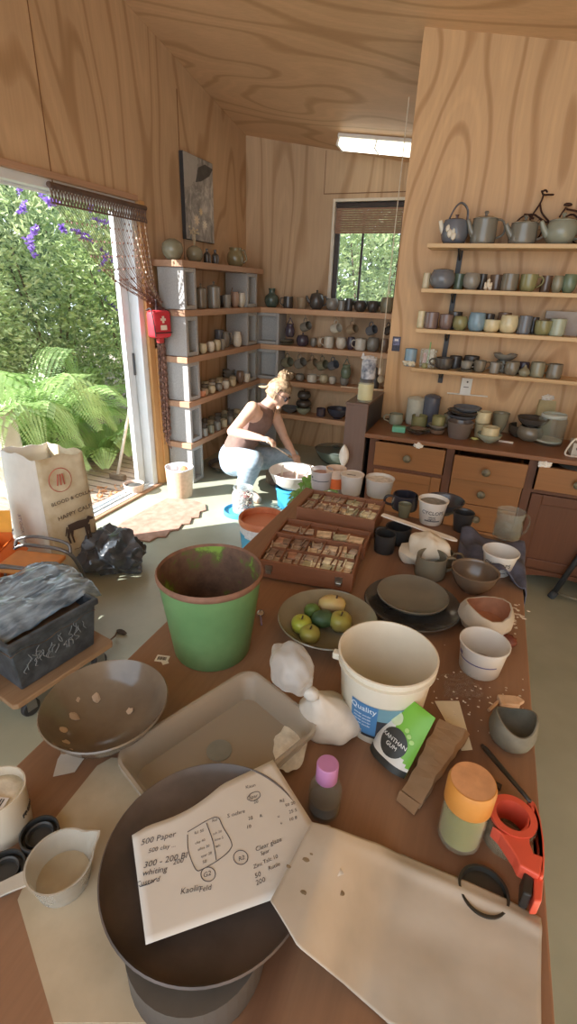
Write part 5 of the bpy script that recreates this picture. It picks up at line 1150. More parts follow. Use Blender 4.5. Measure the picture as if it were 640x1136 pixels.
obj('old_residue', lathe(BM(), [(0, h * .35), (R0 * 1.08, h * .35)], 40, wob=.02), M('4a3a34', .7, .25, 12, bmp=.3), t)
# big brown glazed bowl at the left edge
BROWN = M('867a6a', .16, .2, 9, 0, .03, .6, '665b4f', 'brown_gloss_glaze', .35, .65)
p = onT(122, 812); h = htop(p, 779); R = 68 * mpp(p + V((0, 0, h)))
t = thing('bowl', 'wide glossy brown bowl with clay scraps at the left edge of the table', 'bowl', p + V((0, 0, .0005)), 0)
pr = [(0, 0), (R * .36, 0), (R * .38, .012), (R * .62, h * .25), (R * .86, h * .62), (R, h), (R * .985, h + .003), (R * .96, h), (R * .82, h * .63), (R * .55, h * .3), (R * .25, .02), (0, .018)]
obj('body', lathe(BM(), pr, 56, wob=.008), BROWN, t, smooth=60)
for k, (a, r) in enumerate(((2.6, .62), (3.4, .6), (3.9, .7), (4.3, .72), (1.2, .35), (4.6, .8), (3.0, .78))):
    rr = R * r; zz = h * max(.2, (r - .25) * .95) + .004; b = blob(BM(), (rr * math.cos(a), rr * math.sin(a), zz), (.013, .008, .0015), .5, 3, 2, k, rot=Matrix.Rotation(a, 3, 'Z') @ Matrix.Rotation(-.5, 3, 'Y'))
    obj('clay_scrap', b, M('b3a18d', .85, .15), t)
# canvas sheets
CANV = M('b5a88f', .9, .07, 10, bmp=.25, name='canvas_board', two='c2b69e')
b = BM(); poly = [(56, 916), (108, 851), (124, 842), (300, 850), (322, 930), (300, 1010), (250, 1136), (60, 1136), (20, 1000)]
prism(b, [onT(u, v)[:2] for u, v in poly], TZ + .0004, TZ + .004)
tag(obj('canvas_board', b, CANV, None), 'beige canvas covered board lying under the tray and measuring cup', 'board')
# translucent storage tray
TR = clear('b3a898', .56, .35, 'frosted_plastic')
zr = .065
A, B_, C_ = onT(122, 836, zr), onT(277, 739, zr), onT(337, 823, zr)
ux = (B_ - A); ux.z = 0; L = ux.length; ux.normalize(); uy = V((ux.y, -ux.x, 0)); Wd = (C_ - B_).dot(uy)
t = thing('plastic_tray', 'translucent white plastic storage tray lying between bowl and paper', 'tray', V((A.x, A.y, TZ + .0045)), math.atan2(ux.y, ux.x))
def rr(g, z, r, n=6, x0=0, x1=None, y0=0, y1=None):
    x1 = L if x1 is None else x1; y1 = 0 if y1 is None else y1; out = []
    xa, xb, ya, yb = g, L - g, -Wd + g, -g
    for cx_, cy_, a0 in ((xb - r, yb - r, 0), (xa + r, yb - r, PI / 2), (xa + r, ya + r, PI), (xb - r, ya + r, 3 * PI / 2)):
        for i in range(n + 1): a = a0 + PI / 2 * i / n; out.append((cx_ + r * math.cos(a), cy_ + r * math.sin(a), z))
    return out
def lring(bm, rings, cap0=True, cap1=True):
    vs = [[bm.verts.new(q) for q in r] for r in rings]
    for a_, c_ in zip(vs, vs[1:]):
        n = len(a_)
        for i in range(n): bm.faces.new((a_[i], a_[(i + 1) % n], c_[(i + 1) % n], c_[i]))
    if cap0: bm.faces.new(vs[0][::-1])
    if cap1: bm.faces.new(vs[-1])
b = BM(); h = zr - .0045
lring(b, [rr(.022, 0, .03), rr(.010, h - .012, .035), rr(.0, h - .010, .04), rr(0, h, .04), rr(.006, h, .036), rr(.014, h - .008, .032), rr(.026, .004, .028)])
obj('tray_body', b, TR, t, smooth=40)
b = BM(); lathe(b, [(0, .0045), (.026, .0045), (.026, .0062), (0, .0062)], 28, (L * .52, -Wd * .42, 0)); obj('grey_disc', b, M('7e827e', .4, .1), t)
b = BM()
def pow_(u, w):
    r = u; a = w * 2 * PI; k = 1 + .25 * mnoise.noise(V((math.cos(a) * 2, math.sin(a) * 2, 3)))
    x, y = .062 * r * k * math.cos(a), .034 * r * k * math.sin(a); x, y = x * .8 - y * .6, x * .6 + y * .8
    return V((L * .845 + x, -Wd * .815 + y, .0047 + .008 * (1 - r * r) * (1 + .4 * mnoise.noise(V((x * 60, y * 60, 0))))))
sheet(b, pow_, 8, 40); bmesh.ops.remove_doubles(b, verts=b.verts[:], dist=1e-5)
obj('white_powder', b, M('dcd8cb', .95, .12, 60, bmp=.6), t, smooth='all')
# dark plate with the written paper
p = onT(232, 962, .07); R = 114 * mpp(p)
t = thing('plate', 'big dark grey round plate under the handwritten paper', 'plate', V((p.x, p.y, TZ + .0665)))
obj('body', lathe(BM(), [(0, 0), (R * .6, 0), (R * .64, .006), (R * .95, .016), (R, .034), (R * .985, .036), (R * .93, .022), (R * .6, .012), (0, .010)], 64), M('4b423d', .45, .2, 12, name='dark_slate_glaze', two='5b504a'), t, smooth=50)
b = BM(); lathe(b, [(0, 0), (R * .62, 0), (R * .62, .0615), (0, .0615)], 40)
tag(obj('turntable', b, M('55504a', .6, .1), None, (p.x + .02, p.y - .07, TZ + .0045)), 'flat round stand hidden under the big dark plate', 'stand')
PAP = M('d2d1cc', .8, .03, 8, name='writing_paper')
PH = .106
Pa, Pb, Pc = atZ(146, 925, TZ + PH), atZ(303, 839, TZ + PH), atZ(353, 917, TZ + .095)
Pd = atZ(162, 1050, TZ + PH) ; Pe = atZ(292, 1040, TZ + PH)
pz = lambda x, y: 0
def papfn(u, w):
    top = Pa.lerp(Pb, u); bot = Pd.lerp(Pc, u) if 0 else V(Pd).lerp(V(Pc) + (V(Pd) - V(Pa)) * .55, u)
    q = top.lerp(bot, w); q.z = TZ + PH + .006 * math.sin(u * PI * 1.3) * (1 - w) - .004 * math.cos(w * 3)
    dip = top.lerp(bot, w)
    if w < .5 and .1 < u < .6: q += (Pd - Pa).normalized() * .012 * math.sin((u - .1) / .5 * PI) * (1 - w * 2)
    return q
b = BM(); sheet(b, papfn, 24, 16)
pt = obj('paper', b, PAP, None, smooth='all', solid=.0006); tag(pt, 'sheet of white paper with handwritten glaze recipes on the dark plate', 'paper')
PENM = M('4a4a52', .8, .1)
px_ = (Pb - Pa).normalized(); down = (Pd - Pa).normalized()
def note(txt, u, v, size, rot):
    o = atZ(u, v, TZ + PH); rx = Matrix.Rotation(rot, 3, 'Z') @ V((1, 0, 0)); ry = Matrix.Rotation(rot + PI / 2 - .2, 3, 'Z') @ V((1, 0, 0))
    bm = text_bm(txt, size * .8, 0)
    # wrap onto the paper by nearest sampled height
    for vv in bm.verts:
        q = o + rx * vv.co.x + ry * vv.co.y; vv.co = q
    for vv in bm.verts:
        best = min(PS, key=lambda s: (s.x - vv.co.x) ** 2 + (s.y - vv.co.y) ** 2); vv.co.z = best.z + .0011
    return obj('handwriting', bm, PENM, pt, smooth='raw')
PS = [papfn(i / 40, j / 30) for i in range(41) for j in range(31)]
for a in (('500 Paper', 176, 930, .016, .62), ('500 clay ...', 180, 941, .012, .60), ('300 - 200 Bl', 184, 955, .016, .60), ('200', 198, 957, .013, .6), ('whiting', 172, 967, .015, .55), ('Custard', 164, 979, .013, .60), ('Kaolin', 212, 989, .014, .6), ('Feld', 228, 988, .013, .6),
          ('R1 55', 221, 924, .008, .75), ('Rd', 238, 911, .009, .75), ('clay 40', 222, 935, .007, .75), ('silica 30', 226, 942, .007, .75), ('spar 20', 229, 950, .007, .75), ('50', 227, 958, .008, .75), ('ash 20', 241, 925, .007, .75), ('lime 5', 243, 932, .007, .75), ('talc', 242, 940, .007, .75),
          ('Kaun', 278, 871, .011, .75), ('Spar', 281, 883, .011, .75), ('S ochre', 262, 903, .012, .75), ('20', 284, 889, .010, .7), ('25', 278, 908, .010, .7), ('R.', 290, 905, .009, .7), ('10', 276, 918, .010, .7),
          ('R2', 313, 887, .010, .75), ('50 20', 322, 891, .010, .75), ('25 5', 325, 899, .010, .75), ('10 8', 325, 908, .010, .75), ('=', 309, 906, .010, .75), ('+', 312, 914, .010, .75),
          ('G2', 230, 972, .012, .75), ('R2', 268, 954, .011, .75), ('Clear glaze', 298, 938, .012, .8), ('Spar', 294, 947, .010, .8), ('Talc 10', 300, 955, .010, .8), ('Zinc', 286, 962, .010, .8), ('50', 286, 973, .012, .8), ('200', 289, 980, .012, .8), ('Rutile', 304, 963, .010, .8)): note(*a)
def pline(pts, r=.0006, closed=False):
    b = BM(); qs = []
    for u, v in pts:
        q = atZ(u, v, TZ + PH); s = min(PS, key=lambda s: (s.x - q.x) ** 2 + (s.y - q.y) ** 2); q.z = s.z + .0008; qs.append(q)
    tube(b, curve(qs, 4), r, 4); obj('pen_line', b, PENM, pt)
pline([(208, 927), (209, 945), (217, 966), (225, 966), (245, 954), (256, 943), (256, 934), (247, 918), (242, 908), (232, 910), (208, 924)])
pline([(229, 914), (236, 934), (240, 956)])
for c, r in (((231, 972), 8), ((267, 953), 8)): pline([(c[0] + r * math.cos(k * PI / 6), c[1] + r * math.sin(k * PI / 6)) for k in range(13)])
pline([(274, 885), (279, 879), (287, 877), (288, 883), (280, 888), (274, 886)]); pline([(155, 984), (166, 981), (174, 975)])
# stained off-white cloth lower right
CL = M('b4ada0', .92, .08, 7, bmp=.25, name='stained_cloth', two='bfb8ac')
E0 = [(346, 913), (372, 918), (420, 936), (470, 958), (520, 978), (560, 996), (600, 1018)]
F0 = [(300, 1000), (330, 1050), (380, 1090), (430, 1136), (480, 1160), (540, 1180), (600, 1200)]
def clfn(u, w):
    i = min(5, int(u * 6)); f = u * 6 - i; lift_ = max(0, min(1, 1.55 - u * 3.6))
    zt = .006 + .121 * (lift_ * lift_ * (3 - 2 * lift_))
    a = atZ(E0[i][0] + (E0[i + 1][0] - E0[i][0]) * f, E0[i][1] + (E0[i + 1][1] - E0[i][1]) * f, TZ + zt); c = atZ(F0[i][0] + (F0[i + 1][0] - F0[i][0]) * f, F0[i][1] + (F0[i + 1][1] - F0[i][1]) * f, TZ + zt)
    q = a.lerp(c, w)
    q.z += .004 * mnoise.noise(V((q.x * 14, q.y * 14, 0))) + .005 * math.exp(-((w - .10) / .05) ** 2) * (1 - lift_) + .001
    if w == 0 and u > .12: q.z = TZ + .004
    return q
b = BM(); sheet(b, clfn, 50, 60); c_ = tag(obj('cloth', b, CL, None, smooth='all', solid=.0025), 'stained off-white cloth spread over the near right corner of the table', 'cloth')
b = BM()
for u, v, r in ((338, 955, .009), (344, 949, .004), (336, 990, .007), (376, 991, .010), (318, 960, .006)):
    q = min((clfn(i / 60, j / 40) for i in range(61) for j in range(41)), key=lambda s: (V(proj(s)) - V((u, v))).length)
    blob(b, (q.x, q.y, q.z + .0014), (r * .6, r * .36, .0006), .6, 3, 2, u)
obj('brown_stain', b, M('7d6e57', .9, .2), c_)
# knotted clear bag of powder
BAGM = clear('d5d6d4', .40, .3, 'clear_bag_film'); POW = M('cfcac0', .9, .06, 30, name='white_powder')
p = onT(358, 812); t = thing('powder_bag', 'knotted clear plastic bag of white powder leaning by the white bucket', 'bag', p)
s = mpp(p); b = BM(); top = atZ(321, 738, TZ + .17) - p; nk = atZ(345, 769, TZ + .14) - p
blob(b, (.006, .015, .045), (.070, .060, .075), .14, 1.8, 4, 2, flatz=.001)
for v in b.verts:
    if v.co.z > .05: f = (v.co.z - .05) / .07; v.co = v.co.lerp(V((nk.x, nk.y, v.co.z + (nk.z - .12) * f)), min(1, f * .8))
obj('filled_half', b, POW, t, smooth='all')
b = BM(); blob(b, nk, (.018, .014, .016), .3, 3, 2, 4); obj('knot', b, M('c9c6be', .5), t, smooth='all')
b = BM(); blob(b, (top * .92 + nk * .08), (.060, .042, .047), .18, 2.0, 4, 6, rot=Matrix.Rotation(-.7, 3, 'Z')); obj('empty_half', b, BAGM, t, smooth=50)
b = BM(); 
for k in range(4): tube(b, [top + V((.0 + k * .008, -.042, .006 - k * .005)), top + V((.012 + k * .008, -.044, .016 - k * .004))], .0014, 4)
obj('pen_mark', b, M('5c5c64'), t)
# white bucket
WB = M('d9d3c2', .35, .05, 8, name='white_plastic')
p = onT(420, 794); h = htop(p, 723); R1 = 54 * mpp(p + V((0, 0, h))); R0 = 41.5 * mpp(p)
t = thing('bucket', 'white plastic bucket with blue label standing open on the table', 'bucket', p + V((0, 0, .0005)))
rf = lambda z: R0 + (R1 * .97 - R0) * z / h
obj('body', lathe(BM(), [(0, 0), (R0 * .97, 0), (R0, .006), (rf(h * .86), h * .86), (rf(h * .86) + .006, h * .865), (rf(h * .9) + .006, h * .90), (rf(h * .9), h * .905), (R1 * .98, h - .008), (R1 * 1.02, h - .006), (R1 * 1.02, h + .001), (R1 * .985, h + .002), (R1 * .955, h - .004), (R0 * .97, .006), (0, .006)], 56), WB, t, smooth=40)
fa = camF(p)
b = BM(); patch_cyl(b, rf, h * .16, h * .62, fa - .66, fa - .02, .001, 12); obj('blue_label', b, M('4a7fb0', .5, .1, 6), t)
b = BM(); patch_cyl(b, rf, h * .42, h * .62, fa - .02, fa + .62, .001, 12); obj('teal_label', b, M('6f98a6', .5, .1, 6), t)
b = BM(); patch_cyl(b, rf, h * .12, h * .42, fa - .02, fa + .5, .001, 12); obj('black_label', b, M('33363c', .5, .1, 6), t)
b = BM(); patch_cyl(b, rf, h * .12, h * .16, fa - .66, fa - .02, .001, 12); obj('black_band', b, M('2c2e33', .5), t)
LW = M('d7e2ea', .6, .03)
text_cyl('Quality', .020, LW, t, rf, h * .54, fa - .36); 
for k in range(4): text_cyl('powder ' * 2, .006, LW, t, rf, h * (.44 - .05 * k), fa - .36)
b = BM(); patch_cyl(b, rf, h * .125, h * .21, fa - .56, fa - .36, .0018, 6); obj('white_barcode_patch', b, M('dfe0e0', .6), t)
b = BM()
for k in range(9): patch_cyl(b, rf, h * .14, h * .20, fa - .545 + k * .019, fa - .545 + k * .019 + .008 + .004 * (k % 3), .0023, 1)
obj('barcode', b, M('2a2a2a'), t)
b = BM(); cbox(b, (R1 * 1.03 * math.cos(fa + PI * .55 + PI), R1 * 1.03 * math.sin(fa - PI * .45), h * .88), (.018, .018, .016)); obj('handle_lug', b, WB, t, bevel=.003)
obj('powder_film', lathe(BM(), [(0, .007), (R0 * .96, .007), (R0 * 1.0, h * .2)], 40, wob=.04), M('cdc6b0', .9, .08, 18), t)
# xanthan gum pouch leaning on the bucket
p = onT(430, 848); t = thing('pouch', 'green and white pouch lettered XANTHAN GUM leaning against the white bucket', 'pouch', p + V((0, 0, .001)))
fw = V((math.cos(camF(p) - .60), math.sin(camF(p) - .60), 0)); rt = V((-fw.y, fw.x, 0)); upv = (V((0, 0, 1)) * .85 - fw * .48 + rt * .02).normalized(); rt2 = (rt * .97 - V((0, 0, 1)) * .12).normalized(); rt2 = (rt2 - upv * rt2.dot(upv)).normalized(); nn = rt2.cross(upv)
if nn.dot(fw) < 0: nn = -nn
w2, hh2 = .045, .138
def pch(sgn):
    def fn(u, w): 
        x = (u - .5) * 2; thick = .022 * (1 - w) ** .6 * (1 - abs(x) ** 3) + .001
        return rt2 * x * w2 * (1 - .05 * w) + upv * (w * hh2 + .006) + nn * (sgn * thick + .01)
    return fn
GRN = M('6fae35', .4, .08, 10, name='green_film'); 
b = BM(); sheet(b, pch(1), 14, 20)
for f_ in b.faces:
    c = f_.calc_center_median(); w = (c - nn * c.dot(nn)).dot(upv) / hh2; f_.material_index = 1 if w < .12 else (0 if w + .35 * (c.dot(rt2) / w2) > .52 else 2)
PW = M('d9d8d0', .45, .04); PBK = M('2d2f2c', .45, .1)
obj('pouch_front', b, [GRN, PBK, PW], t, smooth='all')
b = BM(); sheet(b, pch(-1), 14, 20); obj('pouch_back', b, GRN, t, smooth='all')
def pface(x, w, o=.0012): return rt2 * x * w2 + upv * (w * hh2 + .006) + nn * (.022 * (1 - w) ** .6 * (1 - abs(x) ** 3) + .011 + o)
def disc(name, cx_, cw, r, mat, o):
    b = BM(); c0 = b.verts.new(pface(cx_, cw, o)); ring = [[b.verts.new(pface(cx_ + math.cos(k * PI / 14) * r * q / w2, cw + math.sin(k * PI / 14) * r * q / hh2, o)) for k in range(28)] for q in (.5, 1)]
    for k in range(28): b.faces.new((c0, ring[0][k], ring[0][(k + 1) % 28])); b.faces.new((ring[0][k], ring[1][k], ring[1][(k + 1) % 28], ring[0][(k + 1) % 28]))
    obj(name, b, mat, t)
disc('black_roundel', .0, .36, .029, PBK, .0014); disc('white_roundel', -.42, .67, .014, M('cfe0b8', .5), .0014)
def ptext(txt, size, cx_, cw, mat):
    bm = text_bm(txt, size, 0)
    for v in bm.verts: v.co = pface(cx_ + v.co.x / w2, cw + v.co.y / hh2, .0028)
    obj('lettering', bm, mat, t, smooth='raw')
ptext('XANTHAN', .0115, .0, .40, M('e8e8e0')); ptext('GUM', .0115, .0, .31, M('e8e8e0'))
for k in range(3): disc('pale_leaf', .25 + .2 * k, .62 - .05 * k, .0045, M('a9d078'), .0014)
# brown paper bag lying down, card under it
p0, p1 = onT(454, 890), onT(506, 812); ax = (p1 - p0); L = ax.length; t = thing('paper_bag', 'brown kraft paper bag lying on its side with open square mouth', 'bag', p0, math.atan2(ax.y, ax.x))
KB = M('8f7458', .75, .12, 16, bmp=.3, name='brown_kraft')
b = BM(); rings = []
for i in range(13):
    f = i / 12; w = .019 + .010 * f + random.uniform(-.0015, .0015); z = .012 + .036 * f; xb = L * f; xt = L * .80 * f + .004
    rings.append([(xb, -w, .002 + .012 * f), (xt, -w * .95, z + .012 * f), (xt - .012 * f, w * .9, z * 1.05 + .012 * f), (xb - .01 * f, w, .002 + .012 * f)])
lring(b, rings, True, False); bmesh.ops.subdivide_edges(b, edges=b.edges[:], cuts=1)
for v in b.verts: v.co += V((0, 1, 1)) * .003 * mnoise.noise(v.co * 40); v.co.z = max(.0015, v.co.z)
obj('bag_body', b, KB, t, solid=.0015)
b = BM(); sheet(b, quadfn((-.02, -.02, .004), (.0, -.02, .012), (0, .022, .014), (-.016, .02, .004)), 3, 3); obj('torn_lip', b, KB, t, solid=.0015)
b = BM(); poly = [(482, 778), (509, 778), (524, 832), (512, 833)]; prism(b, [onT(u, v)[:2] for u, v in poly], TZ + .0004, TZ + .0012); tag(obj('card', b, M('ddd5bd', .7, .04)), 'cream card lying under the mouth of the brown paper bag', 'card')
# orange-lidded jar
p = onT(508, 928); h = htop(p, 884); R = 23.5 * mpp(p + V((0, 0, h * .5))); t = thing('jar', 'glass jar of olive paste with a round orange lid', 'jar', p + V((0, 0, .0005)))
obj('jar_glass', lathe(BM(), [(0, 0), (R * .9, 0), (R, .008), (R, h * .88), (R * .92, h), (R * .86, h), (R * .94, h * .87), (R * .94, .011), (0, .008)], 40), clear('e6e6cc', .06, .06, 'clear_glass'), t, smooth=50)
obj('olive_paste', lathe(BM(), [(0, .0085), (R * .92, .012), (R * .93, h * .84), (0, h * .85)], 36), M('847d3e', .6, .18, 14, name='olive_paste', two='968c4c'), t, smooth=50)
hl = htop(p, 866) - h + .012
obj('lid', lathe(BM(), [(R * 1.0, h - .012), (R * 1.07, h - .010), (R * 1.08, h + hl - .022), (R * 1.0, h + hl - .013), (0, h + hl - .012), (0, h - .002), (R, h - .002)], 44), M('c6873f', .4, .08, 14, name='orange_lid'), t, smooth=45)
obj('dusty_lid_top', lathe(BM(), [(0, h + hl - .0115), (R * .97, h + hl - .0123)], 40, wob=.03), M('cf9a6c', .85, .12, 30), t)
# tape dispenser
TP = M('d85a44', .35, .08, 10, name='red_plastic')
p = onT(568, 935); t = thing('tape_dispenser', 'red hand tape dispenser with a roll of clear tape at the table edge', 'tape dispenser', p)
rc = atZ(569, 905, TZ + .06) - p; 
rdir = (onT(602, 960) - onT(570, 905)); rdir.z = 0; rdir.normalize(); pn = V((rdir.y, -rdir.x, 0)); 
ax_ = V((0, 0, 1)); R = 27 * mpp(p + V((0, 0, .06)))
mt = Matrix.Translation((rc.x, rc.y, 0))
b = BM(); lathe(b, [(R * .74, .0), (R * .98, .0), (R * .98, .052), (R * .74, .052), (R * .74, 0)], 48); bmesh.ops.transform(b, matrix=mt, verts=b.verts[:]); obj('tape_roll', b, clear('a8997f', .5, .2, 'packing_tape'), t, smooth=50)
b = BM(); lathe(b, [(R * .66, .012), (R * .735, .012), (R * .735, .056), (R * .93, .056), (R * .93, .062), (R * .66, .062), (R * .66, .012)], 48); bmesh.ops.transform(b, matrix=mt, verts=b.verts[:]); obj('red_hub', b, TP, t, smooth=50)
TPZ = .060
def flat(pts, z0, z1, n=4):
    q = [atZ(u, v, TZ + TPZ) - p for u, v in pts]; b = BM(); prism(b, [(x.x, x.y) for x in q], z0, z1); return b
obj('red_body', flat([(546, 915), (556, 925), (564, 937), (572, 949), (577, 960), (599, 972), (601, 962), (603, 950), (592, 946), (588, 935), (587, 918), (589, 905), (594, 897), (589, 893), (584, 915), (573, 925), (560, 924)], .030, .060), TP, t, bevel=.003)
obj('handle', flat([(587, 884), (594, 889), (600, 905), (604, 930), (605, 952), (604, 972), (599, 972), (601, 950), (600, 930), (597, 910), (592, 896), (586, 890)], .028, .058), TP, t, bevel=.004)
obj('blade_guard', flat([(583, 962), (594, 970), (592, 990), (582, 986)], .012, .050), M('2a2826', .4), t, bevel=.003)
obj('red_front', flat([(594, 968), (605, 970), (603, 996), (594, 996)], .014, .050), TP, t, bevel=.003)
# brush handle
p0, p1 = onT(535, 827, .006), onT(588, 889, .064); t = thing('brush', 'black brush handle propped on the red tape dispenser', 'brush', p0); b = BM(); d = p1 - p0; tube(b, [V((0, 0, 0)), d * .08, d * .5, d * 1.0], [.004, .0058, .005, .0035], 8); obj('brush_handle', b, M('33302c', .4, .1), t, smooth='all')
p0 = onT(541, 866, .006); b = BM(); tube(b, [(0, 0, 0), onT(556, 874, .006) - p0], .006, 8); tag(obj('pencil_stub', b, M('3c2d26', .6), None, p0), 'short dark stub lying behind the tape roll', 'pencil')
# pinch bowls
p = onT(564, 824); h = htop(p, 797); s = mpp(p); R = 25 * s
b = BM(); lathe(b, [(0, 0), (R * .55, 0), (R * .9, h * .28), (R, h * .55), (R * .93, h * .85), (R * .86, h), (R * .8, h), (R * .86, h * .8), (R * .9, h * .5), (R * .5, .008), (0, .008)], 40, wob=.06, seed=3)
for v in b.verts:
    if v.co.z > h * .8: v.co.z += .012 * math.sin(math.atan2(v.co.y, v.co.x) * 2 + 1)
tag(obj('pinch_pot', b, M('6f6b5e', .6, .15, 30, name='grey_stoneware'), None, p + V((0, 0, .0005)), smooth=50), 'grey pinched pot with wavy open rim at the right table edge', 'pot')
p = onT(536, 697); h = htop(p, 674); s = mpp(p); R = 29 * s; t = thing('pinch_bowl', 'pale grey faceted bowl with unglazed brown inside', 'bowl', p + V((0, 0, .0005)))
b = BM(); lathe(b, [(0, 0), (R * .55, 0), (R * .88, h * .2), (R, h * .5), (R * .97, h * .8), (R * .84, h * 1.05), (R * .78, h * 1.04)], 14, wob=.05, seed=6); 
def wavy(bm):
    for v in bm.verts:
        if v.co.z > h * .7: v.co.z += .010 * math.sin(math.atan2(v.co.y, v.co.x) * 2 + .6)
wavy(b); obj('body', b, M('b3aa9c', .6, .08, 20), t, smooth=25)
b = BM(); lathe(b, [(R * .80, h * 1.035), (R * .86, h * .7), (R * .75, h * .3), (0, h * .2)], 14, wob=.05, seed=6); wavy(b); obj('brown_inside', b, bisque('a8765a'), t, smooth=50)
tag(obj('dried_fruit', blob(BM(), (0, 0, .016), (.022, .020, .018), .35, 4, 3, 5, flatz=.0005), M('6a3426', .6, .3, 30), None, onT(562, 716), smooth='all'), 'wrinkled dark red brown dried fruit beside the clear yoghurt pot', 'fruit')
p = onT(563, 781); b = BM(); cbox(b, (0, 0, .008), (.045, .03, .014), .3); cbox(b, (.02, .01, .006), (.03, .02, .01), .9); tag(obj('clay_block', b, M('d0b497', .9, .1, 30, bmp=.3), None, p, bevel=.003), 'small pale clay offcut behind the grey pinched pot', 'clay')
b = BM(); tube(b, [onT(542, 788, .005), onT(553, 778, .005)], .004, 6); tag(obj('clay_coil', b, M('c9a98a', .9)), 'thin curl of dry clay left of the pale clay offcut', 'clay')
b = BM()
rnd = random.Random(5)
for k in range(60):
    u, v = rnd.gauss(526, 26), rnd.gauss(772, 18)
    blob(b, onT(min(580, u), v, .001), (rnd.uniform(.001, .004), rnd.uniform(.001, .003), .001), .4, 3, 1, k)
for k in range(26): blob(b, onT(rnd.gauss(574, 5), rnd.gauss(685, 10), .001), (rnd.uniform(.003, .009), rnd.uniform(.002, .005), .001), .5, 3, 1, k)
tag(obj('clay_crumb', b, M('d9cfc0', .95, .1)), 'scattered white clay crumbs on the right side of the table', 'clay crumbs', None, 'stuff')
b = BM(); P0 = onT(505, 758); sheet(b, lambda u, w: onT(508 + (u - .5) * (40 + 14 * mnoise.noise(V((w * 4, 7, 1)))) + 6 * w, 760 + (w - .5) * (26 + 14 * mnoise.noise(V((u * 4, 3, 1)))), .003 + .022 * abs(mnoise.noise(V((u * 5, w * 5, 1)))) + .008 * abs(mnoise.noise(V((u * 14, w * 14, 3))))), 26, 20)
tag(obj('plastic_wrap', b, clear('d8cfc6', .06, .12, 'cling_film'), None, smooth=50), 'crinkled piece of clear wrap between white bucket and yoghurt pot', 'plastic wrap')
# yoghurt pots
def yog(u, vb, vt, w, w0, label, mat=None, txt=True, fill=None, band=None, da=0, lidded=False):
    p = onT(u, vb); h = htop(p, vt); R1 = w / 2 * mpp(p + V((0, 0, h))); R0 = w0 / 2 * mpp(p)
    t = thing('yoghurt_pot', label, 'plastic pot', p + V((0, 0, .0005)), 0, 'plastic yoghurt pots on the table'); rf = lambda z: R0 + (R1 * .95 - R0) * z / h
    obj('body', lathe(BM(), [(0, 0), (R0 * .96, 0), (R0, .004), (R1 * .95, h * .93), (R1 * 1.0, h * .935), (R1 * 1.01, h), (R1 * .965, h + .001), (R1 * .93, h * .93), (R0 * .97, .004), (0, .003)], 40), mat or clear('e2dfd9', .72, .35, 'milky_plastic'), t, smooth=45)
    fa = camF(p) + da
    if txt:
        text_cyl('CYCLOPS', R1 * .36, M('2a2c30'), t, rf, h * .58, fa + .1, name='brand_lettering'); text_cyl('natural', R1 * .16, M('2f3136'), t, rf, h * .40, fa + .1); text_cyl('yoghurt', R1 * .16, M('2f3136'), t, rf, h * .31, fa + .1)
        b = BM(); patch_cyl(b, rf, h * .20, h * .26, fa - .5, fa + .8, .0008, 8); obj('grey_band', b, M('77797c', .5), t)
    if band:
        b = BM(); patch_cyl(b, rf, h * .50, h * .545, fa - 1.1, fa + .8, .0008, 12); patch_cyl(b, rf, h * .60, h * .74, fa - 1.2, fa - .9, .0008, 5); obj('purple_band', b, M(band, .5), t)
    if fill: obj('contents', lathe(BM(), [(0, h * fill[1]), (rf(h * fill[1]) * .96, h * fill[1])], 30, wob=.05), M(fill[0], .9, .25, 40, bmp=.6), t)
    return t
yog(477, 579, 554, 33, 24, 'white CYCLOPS yoghurt pot full of grey rubble behind the white spatula', fill=('85827b', .86), mat=M('dedad2', .4, .04))
yog(550.5, 634, 611, 39, 27, 'translucent CYCLOPS yoghurt pot at the right table edge on the navy cloth', da=-.15, fill=('9a969a', .25))
yog(531, 741, 712, 54, 43, 'empty clear yoghurt pot with a purple band right of the white bucket', txt=False, band='5b5a86', fill=('8f877e', .12))
yog(356, 541, 521, 26, 21, 'translucent pot of grey slip leftmost at the far end of the table', txt=False, mat=clear('cfcdd0', .75, .3, 'milky_plastic2'), fill=('b08f84', .8), band='4c5560')
lidpot = yog(389, 547, 527, 26, 21, 'lidded translucent pot in the middle of the far table end', txt=False, fill=('8a8078', .5))
p = onT(389, 547); h = htop(p, 527); Rl = 13.3 * mpp(p + V((0, 0, h)))
t = obj('lid', BM(), M('d8d4ce', .45, .04), lidpot, (0, 0, h + .002)); _b = lathe(BM(), [(0, 0), (Rl, 0), (Rl * 1.02, .003), (Rl * .92, .005), (Rl * .88, .002), (0, .0025)], 32); _b.to_mesh(t.data); _b.free()
b = BM(); cbox(b, (0, -Rl * .3, .004), (Rl * .7, .008, .001), .1); obj('printed_mark', b, M('6a625c'), t)
yog(419.5, 549, 530, 32, 26, 'frosted pot with faint blue print rightmost at the far table end', txt=False, mat=clear('dcd8d2', .7, .4, 'milky_plastic3'), fill=('d2cec6', .85))
p = onT(371.5, 540); h = htop(p, 519); R = 11.5 * mpp(p + V((0, 0, h))); t = thing('plant_pot', 'cream and orange pot behind the yoghurt pots at the far table end', 'pot', p + V((0, .0, .0005)))
obj('orange_base', lathe(BM(), [(0, 0), (R * .82, 0), (R * .92, h * .55), (0, h * .55)], 28), M('e0703a', .6, .1), t, smooth=50); obj('cream_top', lathe(BM(), [(0, h * .551), (R * .94, h * .551), (R, h), (R * .93, h), (R * .86, h * .6), (0, h * .6)], 28), M('dcc3ac', .6, .1), t, smooth=50)
